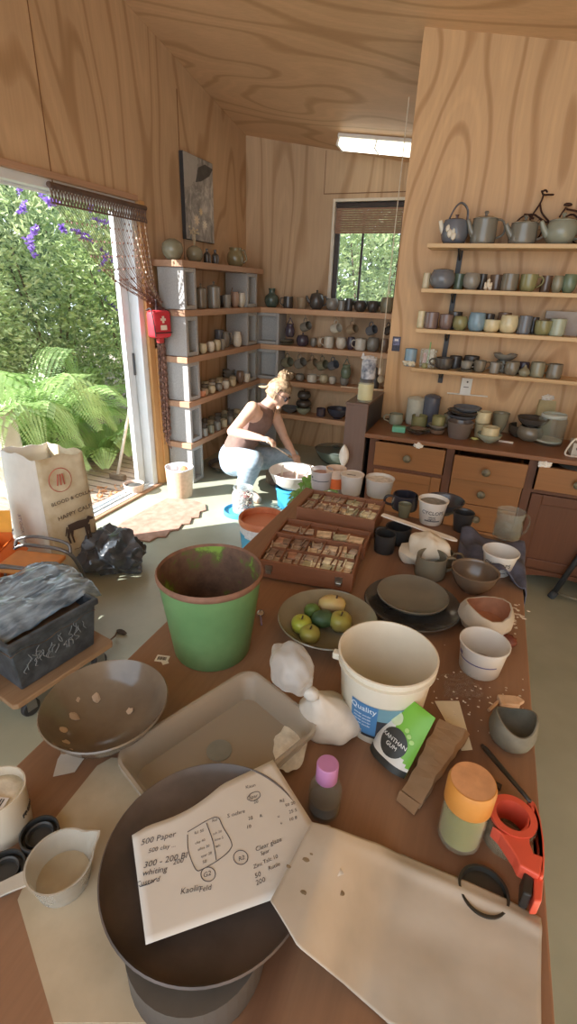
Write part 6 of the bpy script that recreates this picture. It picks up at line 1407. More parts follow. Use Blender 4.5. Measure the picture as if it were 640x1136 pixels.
# fruit bowl
p = onT(362, 703); h = htop(p, 685); R = 55.5 * mpp(p + V((0, 0, h))); t = thing('bowl', 'wide shallow olive grey bowl holding the fruit', 'bowl', p + V((0, 0, .0005)))
obj('body', lathe(BM(), [(0, 0), (R * .4, 0), (R * .42, .008), (R * .75, h * .42), (R, h), (R * .985, h + .003), (R * .965, h - .001), (R * .72, h * .5), (R * .38, .016), (0, .014)], 56), M('938d77', .18, .12, 10, 0, .03, .6, '7d7763', 'olive_gloss_glaze'), t, smooth=60)
APG = M('9fae3c', .35, .12, 12, name='green_apple_skin', two='b5b84c'); APR = M('a3ab4c', .35, .1, 8, name='blushed_apple_skin', two='96804c'); AVO = M('3c5a3a', .5, .25, 30, name='dark_green_skin', bmp=.2); PALE = M('cbc070', .4, .1, 8, name='yellow_pink_skin', two='c9a688')
def apple(u, v, rpx, mat, label, z0, sq=.9, name='apple', rot=0):
    c = atZ(u, v, TZ + z0 + .035); R = rpx * mpp(c); t = thing(name, label, name, (c.x, c.y, TZ + z0), rot, 'fruit in the shallow bowl')
    pr = [(0, .10), (.22, .03), (.5, 0), (.85, .3), (1, .85), (.92, 1.35), (.6, 1.68), (.28, 1.7), (0, 1.5)]
    obj('flesh', lathe(BM(), smoothprof([(a * R, b * R * sq) for a, b in pr], 3), 28, wob=.04, seed=u), mat, t, smooth='all')
    b = BM(); tube(b, [(0, 0, 1.5 * R * sq), (.1 * R, .05 * R, 1.95 * R * sq)], .0022, 5); obj('stem', b, M('4a3826', .8), t)
apple(334.5, 688, 11.5, APG, 'green apple at the left of the fruit bowl', .022); apple(344, 699, 11.5, APR, 'green apple with brown blush nearest the camera in the fruit bowl', .018); apple(378, 686, 12.8, APR, 'large green and red apple at the right of the fruit bowl', .020)
for u, v, r, m, l, z in ((358, 688, (.034, .026, .025), AVO, 'dark green feijoa in the middle of the fruit bowl', .022), (346, 678, (.023, .021, .022), M('62803f', .5, .2, 30), 'small dull green feijoa behind the apples', .022)):
    c = atZ(u, v, TZ + z + .02); tag(obj('feijoa', blob(BM(), (0, 0, r[2]), r, .06, 2, 3, u, rot=Matrix.Rotation(.5, 3, 'Z')), m, None, (c.x, c.y, TZ + z), smooth='all'), l, 'fruit', 'fruit in the shallow bowl')
c = atZ(368, 672, TZ + .045); t = thing('mango', 'yellow and pink fruit at the back of the fruit bowl', 'fruit', (c.x, c.y, TZ + .028), 0, 'fruit in the shallow bowl'); obj('flesh', blob(BM(), (0, 0, .024), (.040, .028, .024), .1, 2, 3, 9, rot=Matrix.Rotation(.3, 3, 'Z')), PALE, t, smooth='all'); b = BM(); tube(b, [(.012, 0, .045), (.014, 0, .056)], .003, 5); obj('stem', b, M('3c3226'), t)
# charcoal platter and grey dish
CHAR = M('3c3b3a', .14, .25, 12, 0, .02, .7, '4a4a4a', 'charcoal_gloss_glaze'); p = onT(456, 676); h = htop(p, 668); R = 53 * mpp(p + V((0, 0, h)))
tag(obj('platter', lathe(BM(), [(0, 0), (R * .55, 0), (R * .57, .006), (R * .9, h * .6), (R, h), (R * .98, h + .003), (R * .88, h * .75), (R * .5, .012), (0, .011)], 60), CHAR, None, p + V((0, 0, .0005)), smooth=60), 'shiny charcoal platter carrying a grey footed dish', 'platter')
p2 = p + V((-.004, .012, .0125)); R2 = 39.5 * mpp(p + V((0, 0, .05))); h = htop(p2, 658)
tag(obj('footed_dish', lathe(BM(), [(0, 0), (R2 * .42, 0), (R2 * .40, .012), (R2 * .7, h * .55), (R2 * .97, h * .8), (R2, h), (R2 * .975, h + .002), (R2 * .93, h * .9), (R2 * .6, h * .7), (0, h * .6)], 56), M('7a776b', .3, .15, 14, 0, .04, .5, '66645b', 'grey_green_glaze'), None, p2, smooth=60), 'grey green footed dish sitting on the charcoal platter', 'dish')
tp('deep', 'bowl', 523, 653, 632, 52, glaze('6e5d4d', '54463a'), 'plain brown bowl between mug and CYCLOPS pot', 'bowl')
MUGG = glaze('77705f', '5c5648'); BLK2 = M('3b3b3c', .3, .2, 14, 0, .04, .5, '2c2c2d', 'black_glaze')
tp('mug', 'mug', 476, 638, 616, 35, MUGG, 'brown grey mug with its handle at right beside the brown bowl', 'mug', 'R', wob=.01); tp('mug', 'mug', 488, 626, 612, 27, MUGG, 'second brown grey mug just behind the first, right of the white cloth', 'mug', 'R')
tp('cyl', 'cup', 425.5, 611, 592, 23, BLK2, 'small black cup at the corner of the tile box', 'cup'); tp('mug', 'mug', 440, 600, 584, 30, BLK2, 'wide black mug behind the small black cup', 'mug', 'L')
tp('mug', 'mug', 448, 564, 548.5, 29, M('3f3f48', .25, .2, 14, 0, .04, .6, '30303a', 'blue_black_glaze'), 'blue black mug with its handle at left at the far end of the table', 'mug', 'L'); tp('flare', 'cup', 447.5, 573, 559, 15, glaze('77775f', '5e5e4a'), 'small olive cup in front of the blue black mug', 'cup')
tp('bowl', 'bowl', 491, 569, 554, 43, M('4b4b55', .2, .2, 14, 0, .03, .6, '3b3b44', 'slate_gloss'), 'dark slate bowl behind the rubble filled CYCLOPS pot', 'bowl'); tp('flare', 'cup', 511, 588, 568, 23, BLK2, 'tapered black cup standing beside the navy cloth', 'cup')
# glass mug jar
p = onT(560.5, 597); h = htop(p, 567); R = 14.5 * mpp(p); t = thing('glass_mug', 'clear ridged glass jar mug with a handle at the far right corner', 'glass jar', p + V((0, 0, .0005)))
obj('jar_glass', lathe(BM(), smoothprof([(R * .8, 0), (R, h * .08), (R * .98, h * .3), (R * 1.02, h * .45), (R * .98, h * .6), (R * .9, h * .72), (R, h * .82), (R, h)], 3) + [(R * .93, h), (R * .92, h * .8), (R * .84, h * .7), (R * .9, h * .5), (R * .9, h * .1), (0, h * .06)], 36), clear('a9ada4', .2, .05, 'clear_glass2'), t, smooth=60)
obj('handle', handle_bm(R, R * 1.02, h * .82, h * .1, R * .55, DIR['R'], .005), clear('959a90', .14, .05, 'clear_glass3'), t, smooth='all'); obj('brown_water', lathe(BM(), [(0, h * .065), (R * .88, h * .1), (R * .88, h * .42), (0, h * .42)], 30), clear('7c7560', .35, .1, 'cloudy_water'), t, smooth=50)
# white cloth lump, spatula, navy cloth
p = onT(466, 622); b = BM(); blob(b, (0, 0, .045), (.074, .058, .072), .28, 1.6, 4, 3, flatz=.0008, rot=Matrix.Rotation(-.3, 3, 'Z'))
for v in b.verts: v.co.x += (.02 if v.co.z > .04 else -.012); v.co += V((1, 1, 1)) * .004 * mnoise.noise(v.co * 30)
tag(obj('cloth_bag', b, M('cfc8b8', .85, .06, 20, bmp=.3), None, p, smooth=60), 'rumpled white cloth bag slumped left of the brown mugs', 'cloth bag')
q0, q1 = atZ(424, 571, TZ + .10), atZ(507, 600, TZ + .085); t = thing('spatula', 'long flat white spatula resting over cups and white cloth bag', 'spatula', q0, 0); d = q1 - q0; L = d.length; b = BM(); sd = V((-d.y, d.x, 0)).normalized()
vs = []
for f, w in ((0, .011), (.06, .013), (.5, .012), (.8, .014), (.95, .012), (1, .004)): vs.append([(d * f + sd * w * x + V((0, 0, z)))[:] for x, z in ((-1, -.002), (1, -.002), (1, .003), (-1, .003))])
lring(b, vs); obj('blade', b, M('ddd9d0', .45, .04), t)
NAVY = M('4a4b5a', .9, .15, 24, bmp=.4, name='navy_cloth', two='5a5c6c')
def navy(u, w):
    x = .02 + .30 * u; y = 1.60 + .30 * w - .05 * u; z = TZ + .008 + .045 * max(0, mnoise.noise(V((x * 9, y * 9, 4))) + .25) + .02 * math.sin(u * 9 + w * 4) ** 2 * (1 - w * .4)
    if x > .243: z -= (x - .243) * 0 ; 
    over = max(0, x - .246)
    return V((min(x, .252 + over * .12), y, z if over == 0 else z - over * 3.4))
b = BM(); sheet(b, navy, 40, 30); tag(obj('cloth', b, NAVY, None, smooth='all', solid=.004), 'crumpled navy cloth lying at the far right corner and hanging off the table', 'cloth')
# ------------------------------------------------ boxes of test tiles
BOXW = wood('8c6048', '6c4635', 0, 2.4, 14, .45, 'box_wood', .1, fine=.45); TILES = {}
def tray(name, label, FL, FR, BL, zr, depth_, comp, latches, yext=0):
    FL, FR, BL = (atZ(*FL, TZ + zr), atZ(*FR, TZ + zr), atZ(*BL, TZ + zr)); ux = FR - FL; ux.z = 0; L = ux.length; ux.normalize(); uy = V((-ux.y, ux.x, 0)); W = (BL - FL).dot(uy)
    t = thing(name, label, 'box', V((FL.x, FL.y, TZ + zr - depth_)), math.atan2(ux.y, ux.x)); h = depth_; w = .008
    b = BM(); box(b, 0, L, 0, w, 0, h); box(b, 0, L, W - w, W, 0, h); box(b, 0, w, w, W - w, 0, h); box(b, L - w, L, w, W - w, 0, h); box(b, w, L - w, w, W - w, 0, h * .70); obj('tray_case', b, BOXW, t, bevel=.0015)
    for f in comp[0]: b = BM(); box(b, L * f - .0015, L * f + .0015, w, W - w, h * .70, h * .94); obj('divider', b, BOXW, t)
    for f in comp[1]: b = BM(); box(b, w, L - w, W * f - .0015, W * f + .0015, h * .70, h * .94); obj('divider', b, BOXW, t)
    for f in latches:
        b = BM(); box(b, L * f - .012, L * f + .012, -.004, 0, h * .45, h * .75); box(b, L * f - .009, L * f + .009, -.007, -.004, h * .3, h * .5); tube(b, [(L * f - .008, -.008, h * .45), (L * f + .008, -.008, h * .45)], .002, 6); obj('latch', b, M('8f8a80', .35, .15, 30, .8), t)
    return t, L, W, h
def tiles(t, L, W, h, grid, seed, left, right, where, group):
    rnd = random.Random(seed); nx, ny = grid; rz = t.rotation_euler.z; base = t.location.copy(); k = 0
    cols = {'dark brown': '6b584c', 'grey brown': '8a796a', 'tan': 'ad9678', 'olive': '929074', 'cream': 'cbbfa4', 'pale green': 'adb098', 'rust': '8a6450'}
    for j in range(ny):
        for i in range(nx):
            f = (i + .5) / nx; pool = left if f < .5 else right; c = pool[rnd.randrange(len(pool))]
            x = .012 + (L - .024) * f + rnd.uniform(-.005, .005); y = .012 + (W - .024) * (j + .5) / ny + rnd.uniform(-.004, .004)
            sx = (L / nx) * rnd.uniform(.74, .96); sy = min(W / ny, .06) * rnd.uniform(.68, .9); hz = rnd.uniform(.005, .008)
            b = BM(); cbox(b, (0, 0, hz / 2), (sx, sy, hz)); box(b, -sx / 2, -sx / 2 + .006, -sy / 2, sy / 2, hz, hz + .007) if rnd.random() < .5 else None
            p = base + Matrix.Rotation(rz, 3, 'Z') @ V((x, y, h * .70 + .0008))
            o = obj('test_tile', b, glaze(cols[c]), None, p, rot=(0, 0, rz + rnd.uniform(-.2, .2)), bevel=.0012)
            tag(o, ('%s test tile, %s from left in %s row of the %s' % (c, ORD[i], ('front', 'second', 'third', 'rear')[j], where) if ny > 1 else '%s test tile, %s from left in the %s' % (c, ORD[i], where)), 'test tile', group); k += 1
LD_, RD_ = ['dark brown', 'grey brown', 'dark brown', 'rust'], ['tan', 'olive', 'cream', 'pale green', 'grey brown']
a = tray('tile_box', 'nearer open wooden box of test tiles with metal latches', (285, 620), (392, 638), (304, 589), .075, .065, ((.22, .42, .60, .8), (.5,)), (.13, .86)); tiles(*a, (9, 4), 1, LD_, RD_, 'nearer wooden box', 'tiles in the nearer box')
a2 = tray('tile_box', 'shallow middle compartment box between the two boxes of test tiles', (305, 590), (405, 608), (318, 574), .06, .05, ((.3, .62), ()), ()); tiles(*a2, (5, 1), 4, ['grey brown', 'dark brown'], ['olive', 'tan'], 'middle compartment box', 'tiles in the middle box')
a3 = tray('tile_box', 'farther open wooden box of test tiles at the far end of the table', (329, 562), (416, 578), (343, 542), .085, .075, ((.18, .5, .75), (.55,)), ()); tiles(*a3, (10, 4), 2, ['grey brown', 'tan', 'olive', 'rust'], ['tan', 'olive', 'grey brown', 'cream'], 'farther wooden box', 'tiles in the farther box')
# ------------------------------------------------ small things on the table
p = onT(180, 731); b = BM(); t = thing('price_sticker', 'white barcode sticker on the table beside the green bucket', 'sticker', p, .25); cbox(b, (0, 0, .0012), (.034, .024, .0008)); cbox(b, (.012, -.012, .001), (.016, .014, .0006), .6); obj('paper', b, M('e4e0d6', .6, .03), t)
b = BM()
for k in range(9): cbox(b, (-.011 + k * .0026, .0, .0018), (.0013 if k % 3 else .002, .012, .0004))
obj('barcode', b, M('2c2a2a'), t)
p = onT(78, 847); b = BM(); poly = [(59, 862), (64, 843), (69, 835), (96, 831), (94, 841), (83, 857)]; c0 = p; prism(b, [(onT(u, v) - c0)[:2] for u, v in poly], .0008, .0016); tag(obj('paper_scrap', b, M('c5c6c3', .7, .05), None, c0), 'torn scrap of white paper below the wide brown bowl', 'paper')
# spoon
p = onT(289, 682); t = thing('spoon', 'small metal spoon with purple grip right of the green bucket', 'spoon', p + V((0, 0, .001)), -1.2); b = BM(); blob(b, (0, 0, .006), (.016, .011, .005), 0, 1, 3); obj('spoon_bowl', b, M('b9b4b4', .2, .1, 10, .9), t, smooth='all'); b = BM(); tube(b, curve([(.014, 0, .006), (.03, .003, .008), (.055, .006, .004)], 4), .0026, 6); obj('spoon_handle', b, M('8a7b9a', .4), t, smooth='all')
# purple topped bottle
p = onT(359, 897); h = htop(p, 864); R = 18 * mpp(p + V((0, 0, .03))); t = thing('glass_bottle', 'small glass bottle of dark pigment with a purple cap', 'bottle', p + V((0, 0, .0005)))
obj('bottle_glass', lathe(BM(), [(0, 0), (R * .92, 0), (R, .006), (R, h * .72), (R * .8, h * .9), (R * .62, h * .96), (R * .62, h), (R * .54, h), (R * .55, h * .94), (R * .72, h * .88), (R * .93, h * .7), (R * .93, .008), (0, .005)], 36), clear('a5a8a4', .10, .05, 'clear_glass'), t, smooth=50)
obj('pigment', lathe(BM(), [(0, .0055), (R * .9, .0085), (R * .9, h * .38), (R * .6, h * .42), (0, h * .36)], 30), M('6d6358', .9, .15, 30), t, smooth=50)
hc = htop(p, 848) - h; obj('cap', lathe(BM(), [(0, h - .004), (R * .5, h - .004), (R * .5, h + .001), (R * .66, h + .002), (R * .66, h + hc), (R * .6, h + hc + .002), (0, h + hc + .002)], 28), M('b77fae', .45, .05, name='purple_cap'), t, smooth=45)
# tub of powder at left edge
p = onT(8, 918); h = htop(p, 876); R1 = 30 * mpp(p + V((0, 0, h))); R0 = 26 * mpp(p); t = thing('plastic_tub', 'clear plastic tub of white powder at the lower left corner', 'tub', p + V((0, 0, .0005))); rf = lambda z: R0 + (R1 * .96 - R0) * z / h
obj('body', lathe(BM(), [(0, 0), (R0, 0), (R1 * .96, h * .93), (R1, h * .94), (R1 * 1.01, h), (R1 * .95, h), (R1 * .92, h * .93), (R0 * .97, .005), (0, .004)], 44), clear('ddd6c6', .6, .3, 'milky_plastic4'), t, smooth=45)
obj('white_powder', lathe(BM(), [(0, .0045), (R0 * .96, .006), (rf(h * .82) * .95, h * .82), (R0 * .6, h * .86), (0, h * .84)], 36, wob=.03), M('cfcaba', .95, .15, 30, bmp=.8), t, smooth='all')
b = BM(); cbox(b, (.01, -.02, h * .90), (.045, .032, .002), .3); obj('barcode_label', b, M('dadada', .6), t); b = BM()
for k in range(8): cbox(b, (-.004 + k * .004, -.02 + k * .0012, h * .90 + .0014), (.0018, .018, .0006), .3)
obj('barcode', b, M('2e2e2e'), t); fa = camF(p); text_cyl('FRESH', .012, M('2e2c2a'), t, rf, h * .45, fa + 1.0)
# measuring jug
p = onT(72, 978); h = htop(p, 956); R = 36 * mpp(p + V((0, 0, h))); t = thing('measuring_cup', 'translucent plastic measuring cup with a flat handle at bottom left', 'measuring cup', p + V((0, 0, .0045)))
b = BM(); lathe(b, [(0, 0), (R * .78, 0), (R * .95, h * .97), (R, h), (R * .94, h), (R * .75, .004), (0, .004)], 44)
for v in b.verts:
    a = math.atan2(v.co.y, v.co.x); k = max(0, 1 - abs(((a - (RIGHT + .75) + PI) % (2 * PI)) - PI) / .35)
    if v.co.z > h * .6: v.co += V((math.cos(a), math.sin(a), .15)) * .016 * k * (v.co.z / h - .6) / .4
obj('cup_body', b, clear('cfccc2', .52, .25, 'milky_plastic5'), t, smooth=50)
hdir = RIGHT + PI + .45; c, s_ = math.cos(hdir), math.sin(hdir); b = BM(); vs = []
for r, w, z in ((R * .93, .012, h - .012), (R * 1.5, .010, h - .014), (R * 2.3, .012, h - .018), (R * 2.45, .006, h - .019)): vs.append([(c * r - s_ * x, s_ * r + c * x, z + dz_) for x, dz_ in ((-w, 0), (w, 0), (w, .004), (-w, .004))])
lring(b, vs); obj('handle', b, clear('d9d6cc', .55, .25, 'milky_plastic6'), t); obj('liquid', lathe(BM(), [(0, .0045), (R * .76, .0045), (R * .78, h * .2), (0, h * .2)], 30), M('a89c84', .3, .1), t)
for (u, v, r, l) in ((46, 933, 20, 'black ring lid lying behind the measuring cup'), (6, 972, 22, 'black lid at the bottom left corner beside the measuring cup')):
    p = onT(u, v); R = r * mpp(p); b = BM(); lathe(b, [(0, .004), (R * .6, .004), (R * .62, .012), (R * .7, .014), (R * .72, .004), (R * .9, .004), (R * .92, .018), (R, .018), (R, 0), (0, 0)], 40)
    tag(obj('black_lid', b, M('3a3b3b', .45, .1), None, p + V((0, 0, .0048 if u > 40 else .0005)), smooth=40), l, 'lid', 'black lids at the near left corner')
p = onT(535, 992); R = 27 * mpp(p); tag(obj('black_lid', lathe(BM(), [(0, .003), (R * .85, .003), (R * .9, .012), (R, .012), (R, 0), (0, 0)], 40), M('2b2a26', .4, .1), None, p + V((0, 0, .0006)), smooth=40), 'dark round lid at the edge of the stained cloth below the jar', 'lid')
# ================================================================ THE PERSON
SK = M('e2b8a0', .5, .06, 20, name='skin'); DEN = M('9db6cc', .85, .12, 30, bmp=.2, name='pale_denim', two='b3c8d8'); TOP = M('80675e', .85, .1, 24, bmp=.15, name='brown_top'); HAIR = M('8a7258', .6, .3, 40, bmp=.5, name='fair_hair', two='b8a080'); BOOT = M('6e5a4c', .7, .2, 20, name='brown_boot')
pn_ = V((-1.70, 3.60, 0)).normalized(); PD = 4.05
def pq(u, v, d): r = ray(u, v); return EYE + r * ((PD + d) / r.dot(pn_))
RV = V((pn_.y, -pn_.x, 0)); TC = -pn_     # image right, towards the camera
foot0 = atZ(272, 547, 0); ROOT = V((foot0.x + .08, foot0.y + .03, 0))
per = thing('person', 'crouching person in brown sleeveless top, pale jeans and sunglasses brushing a pot over the basin', 'person', ROOT)
def skin(name, verts, edges, radii, mat, parent, sub=2, voxel=None, extra=None, root=0, label=None):
    bm = BM(); P_ = [V(v) - ROOT for v in verts]
    for p_, r_ in zip(P_, radii):
        n = len(bm.verts); bmesh.ops.create_icosphere(bm, subdivisions=3, radius=r_); bm.verts.ensure_lookup_table()
        for v in bm.verts[n:]: v.co += p_
    for i, j in edges: tube(bm, [P_[i].lerp(P_[j], k / 6) for k in range(7)], [radii[i] + (radii[j] - radii[i]) * k / 6 for k in range(7)], 16)
    if extra: extra(bm)
    if voxel:
        tm = bpy.data.meshes.new('t'); bm.to_mesh(tm); bm.free(); q = bpy.data.objects.new('tmp', tm); COL.objects.link(q)
        r_ = q.modifiers.new('R', 'REMESH'); r_.mode = 'VOXEL'; r_.voxel_size = voxel
        z_ = q.modifiers.new('S', 'SMOOTH'); z_.iterations = 5; z_.factor = .5
        bpy.context.view_layer.update(); dg = bpy.context.evaluated_depsgraph_get(); nm = bpy.data.meshes.new_from_object(q.evaluated_get(dg)); bpy.data.objects.remove(q); bm = BM(); bm.from_mesh(nm)
    return obj(name, bm, mat, parent, smooth='all', label=label)
pel = pq(261, 507, 0); wai = pq(268, 491, -.01); che = pq(284, 466, 0); nb = pq(296, 450, .02); nt_ = pq(303, 443, .01)
HC = pq(309, 436, .0)
shR, elR, wrR = pq(280, 453, -.14), pq(257, 479, -.20), pq(289, 486, -.30)
shL, elL, wrL = pq(302, 455, .15), pq(315, 485, .14), pq(325, 503, .02)
hipR, knR, anR = pq(260, 512, -.10), pq(281, 511, -.46), pq(270, 541, -.20)
hipL, knL, anL = pq(267, 510, .10), pq(322, 507, .06), pq(301, 539, .10)
anR.z = max(.09, anR.z); anL.z = max(.09, anL.z)
tR = V(anR) + RV * .12 + TC * .13; tR.z = .035; tL = V(anL) + RV * .16 + TC * .08; tL.z = .035
hf = (RV * .72 + TC * .30 + V((0, 0, -.50))).normalized(); hu = (V((0, 0, 1)) + RV * .28); hu = (hu - hf * hu.dot(hf)).normalized(); hs = hf.cross(hu)
def hp(f, s, u): return HC - ROOT + hf * f + hs * s + hu * u
def head_extra(bm):
    n = len(bm.verts); bmesh.ops.create_icosphere(bm, subdivisions=4, radius=1); bm.verts.ensure_lookup_table()
    for v in bm.verts[n:]:
        d = v.co.copy(); f, s, u = d.x * .096, d.y * .074, d.z * .112
        if u < 0: s *= 1 + u * 2.6; f *= 1 + u * .6; 
        if f > .05: f = .05 + (f - .05) * .8
        e = math.exp(-((f - .09) / .04) ** 2 - ((abs(s) - .03) / .015) ** 2 - ((u - .005) / .014) ** 2); f -= .012 * e
        v.co = hp(f, s, u)
    blob(bm, hp(.094, 0, -.022), (.020, .014, .017), 0, 1, 2)                 # nose
    tube(bm, [hp(.088, 0, .015), hp(.103, 0, -.02)], [.009, .013], 8)
    blob(bm, hp(.080, 0, -.060), (.014, .022, .007), 0, 1, 2); blob(bm, hp(.070, 0, -.096), (.022, .022, .018), 0, 1, 2)   # lips, chin
    for s in (-1, 1): blob(bm, hp(-.006, s * .076, -.012), (.02, .010, .03), 0, 1, 2)
    for e0, w0, curl in ((elR, wrR, 1), (elL, wrL, 1)):
        e, w = e0 - ROOT, w0 - ROOT; d = (w - e).normalized(); sd = d.cross(V((0, 0, 1))).normalized(); dn = d.cross(sd); dn = dn if dn.z < 0 else -dn
        blob(bm, w + d * .045, (.042, .036, .022), 0, 1, 3)
        for k, (o_, L) in enumerate(((-.026, .062), (-.009, .072), (.009, .068), (.026, .054))):
            b0 = w + d * .075 + sd * o_; p1 = b0 + d * L * .42 + dn * .010; p2 = p1 + d * L * .26 + dn * L * .32; p3 = p2 - d * L * .05 + dn * L * .28
            tube(bm, curve([b0 - d * .02, b0, p1, p2, p3], 3), [.0105] * 10 + [.009] * 3, 8)
        tube(bm, curve([w + d * .025 - sd * .03, w + d * .05 - sd * .045 + dn * .012, w + d * .08 - sd * .035 + dn * .03], 4), [.013] * 6 + [.010] * 3, 8)
vs = [pel, wai, che, nb, nt_, HC, shR, elR, wrR, shL, elL, wrL, hipR, knR, anR, tR, hipL, knL, anL, tL, pq(269, 466, -.19), pq(309, 470, .15), pq(274, 482.5, -.25), pq(320, 494, .08), knR.lerp(anR, .35) + V((0, 0, 0)), knL.lerp(anL, .35)]
ed = [(0, 1), (1, 2), (2, 3), (3, 4), (4, 5), (2, 6), (6, 20), (20, 7), (7, 22), (22, 8), (2, 9), (9, 21), (21, 10), (10, 23), (23, 11), (0, 12), (12, 13), (13, 24), (24, 14), (14, 15), (0, 16), (16, 17), (17, 25), (25, 18), (18, 19)]
ra = [.12, .11, .115, .052, .048, .06, .056, .038, .027, .056, .038, .027, .09, .058, .04, .03, .09, .058, .04, .03, .047, .047, .037, .037, .056, .056]
body = skin('body', vs, ed, ra, SK, per, 2, .0075, head_extra)
skin('sleeveless_top', [pq(264, 499, 0), pq(268, 490, -.005), pq(277, 477, 0), pq(285, 465, 0), pq(292, 456, .015), pq(284, 455, -.10), pq(300, 457, .11)], [(0, 1), (1, 2), (2, 3), (3, 4), (3, 5), (3, 6)], [.128, .126, .128, .135, .075, .05, .05], TOP, per, 2, .009)
skin('jeans', [pel + V((0, 0, .035)), pel, hipR, hipR.lerp(knR, .5), knR, knR.lerp(anR, .4), anR.lerp(knR, .18), hipL, hipL.lerp(knL, .5), knL, knL.lerp(anL, .4), anL.lerp(knL, .25)], [(0, 1), (1, 2), (2, 3), (3, 4), (4, 5), (5, 6), (1, 7), (7, 8), (8, 9), (9, 10), (10, 11)], [.122, .142, .125, .105, .08, .078, .07, .115, .10, .078, .075, .066], DEN, per, 2, .01, root=1)
for a, tt, kn, mt, lb in ((anR, tR, knR, M('d8c4b4', .7, .1), 'pale shoe'), (anL, tL, knL, BOOT, 'brown boot')):
    b = BM(); r = V(a) - ROOT; q = V(tt) - ROOT; d = (q - r); d.z = 0; d.normalize(); sd = V((-d.y, d.x, 0))
    up_ = r.lerp(V(kn) - ROOT, .22)
    tube(b, curve([up_, r + V((0, 0, .0)), r + d * .02 + V((0, 0, .055 - r.z))], 4), [.062, .062, .06, .058, .056, .055, .055, .055, .055], 12)
    blob(b, r + d * .075 + V((0, 0, .045 - r.z)), (.135, .052, .05), .03, 2, 3, 1, flatz=.001, rot=Matrix.Rotation(math.atan2(d.y, d.x), 3, 'Z')); obj('shoe', b, mt, per, smooth='all', label=lb)
# hair, bun, ponytail strands, sunglasses
b = BM(); n = len(b.verts); bmesh.ops.create_icosphere(b, subdivisions=4, radius=1); dele = []
for v in b.verts:
    d = v.co.copy(); k = 1 + .06 * mnoise.noise(d * 7); f, s, u = d.x * .106 * k, d.y * .086 * k, d.z * .124 * k
    if f > .02 and u < .045: f = min(f, .02)
    if u < -.055: u = -.055
    v.co = hp(f - .006, s, u + .004)
obj('hair', b, HAIR, per, smooth='all')
b = BM(); blob(b, hp(-.035, 0, .135), (.05, .048, .045), .5, 4, 3, 4)
rnd = random.Random(2)
for k in range(16):
    a = rnd.random() * 6.28; p0 = hp(-.035, 0, .14); e = p0 + hu * rnd.uniform(.0, .05) + (hs * math.cos(a) + hf * math.sin(a)) * rnd.uniform(.03, .06); tube(b, curve([p0, p0.lerp(e, .6) + hu * .015, e], 3), [.010, .010, .009, .008, .007, .005, .003], 6)
obj('hair_bun', b, HAIR, per, smooth='all')
b = BM()
for k in range(10):
    s0 = hp(-.09, (k - 5) * .012, .0); tube(b, curve([s0, s0 - hf * .03 - hu * .03, s0 - hf * (.05 + .02 * rnd.random()) - hu * .05 + hs * rnd.uniform(-.02, .02)], 4), [.010] * 5 + [.008, .007, .005, .003], 6)
for sg in (-1,):
    for k in range(3): s0 = hp(.03 + .012 * k, sg * .076, .03); tube(b, curve([s0, s0 - hu * .06 + hs * sg * .008, s0 - hu * .17 + hf * .01 * k - V((0, 0, .03))], 4), [.007] * 5 + [.006, .005, .004, .002], 6)
obj('hair_strands', b, HAIR, per, smooth='all')
LENS = M('2f3038', .12, .1, name='dark_lens')
b = BM()
for sg in (-1, 1):
    blob(b, hp(.088, sg * .034, .006), (.010, .030, .022), 0, 1, 3, rot=Matrix((hf, hs, hu)).transposed())
g_ = obj('sunglasses', b, LENS, per, smooth='all'); b = BM(); tube(b, [hp(.098, -.012, .012), hp(.098, .012, .012)], .004, 6)
for sg in (-1, 1): tube(b, curve([hp(.088, sg * .062, .014), hp(.04, sg * .082, .014), hp(-.02, sg * .084, .006)], 4), .004, 6)
obj('glasses_frame', b, M('6a5a55', .3), g_)
b = BM(); tube(b, curve([hp(.03, -.05, -.115), hp(.06, -.02, -.16), hp(.075, .0, -.19)], 4), .0025, 5); blob(b, hp(.078, 0, -.2), (.010, .010, .014), 0, 1, 2); obj('necklace', b, M('7a6a58', .5), per)
h1 = wrR + (wrR - elR).normalized() * .085 + V((0, 0, -.03)); h2 = pq(324, 508, -.10)
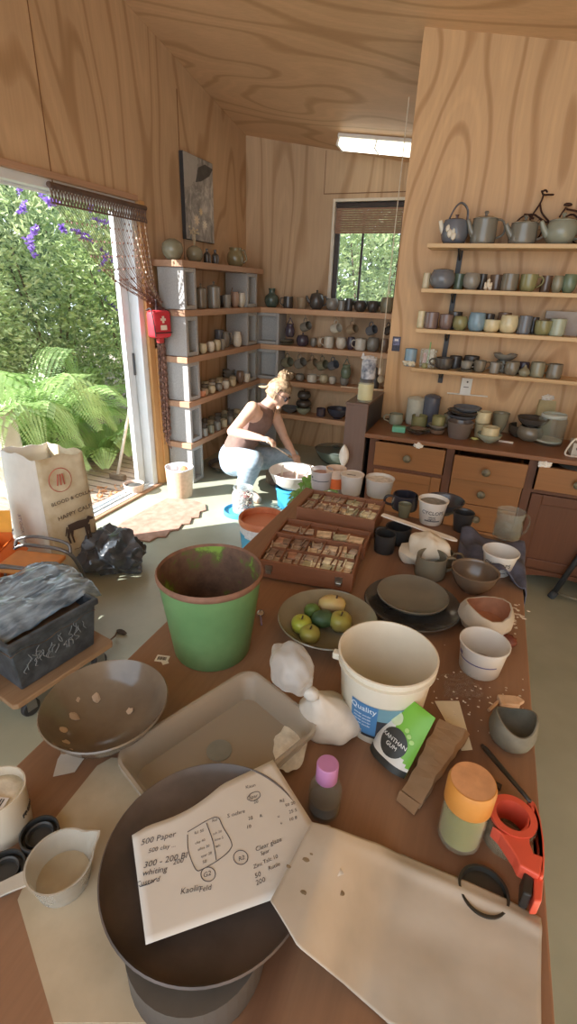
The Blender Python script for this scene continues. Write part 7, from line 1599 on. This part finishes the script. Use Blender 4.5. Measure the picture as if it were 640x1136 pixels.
t = thing('brush', 'long pale brush held in the hands of the crouching person', 'brush', h1); d = h2 - h1; b = BM(); tube(b, [-d * .15, V((0, 0, 0)), d * .8], .006, 8); obj('brush_handle', b, M('d9cdbb', .5), t, smooth='all'); b = BM(); tube(b, [d * .8, d * .86, d], [.008, .013, .004], 8); obj('bristles', b, M('8f7d68', .9), t, smooth='all')
h3 = wrL + (wrL - elL).normalized() * .09 + V((0, 0, -.035))
b = BM(); blob(b, (0, 0, 0), (.05, .035, .022), .2, 3, 3, 4); tag(obj('clay_piece', b, M('e8ded2', .6), None, h3 + V((.01, -.01, -.022)), smooth='all'), 'small white pot piece held over the basin by the person', 'pot')

# ================================================================ CAMERA AND LIGHT
cd = bpy.data.cameras.new('camera'); co = bpy.data.objects.new('camera', cd); COL.objects.link(co)
cd.sensor_fit = 'VERTICAL'; cd.sensor_height = 36; cd.lens = FPX / 1136 * 36; cd.clip_start = .02; cd.clip_end = 100
co.matrix_world = Matrix.Translation(EYE) @ RW.to_4x4(); S.camera = co
SUN_AZ = (1.0, 1.0); SUN_EL = math.radians(31.5)
ld = bpy.data.lights.new('sun', 'SUN'); ld.energy = 15.0; ld.angle = .009; ld.color = (1, .97, .93); lo = bpy.data.objects.new('sun', ld); COL.objects.link(lo)
dv = V((SUN_AZ[0], SUN_AZ[1], 0)).normalized() * math.cos(SUN_EL) - V((0, 0, math.sin(SUN_EL))); lo.rotation_euler = dv.to_track_quat('-Z', 'Y').to_euler(); lo.location = -dv * 12
w = bpy.data.worlds.new('sky'); S.world = w; w.use_nodes = True; bg = w.node_tree.nodes['Background']; bg.inputs[0].default_value = (.80, .90, 1.0, 1); bg.inputs[1].default_value = 2.9
vs_ = S.view_settings; vs_.view_transform = 'Standard'; vs_.look = 'None'; vs_.exposure = 0.0; vs_.gamma = 1; vs_.use_curve_mapping = False
cy = S.cycles; cy.use_denoising = True; cy.max_bounces = 8; cy.diffuse_bounces = 5; cy.glossy_bounces = 3; cy.transmission_bounces = 4; cy.transparent_max_bounces = 16; cy.caustics_reflective = False; cy.caustics_refractive = False; cy.sample_clamp_indirect = 6
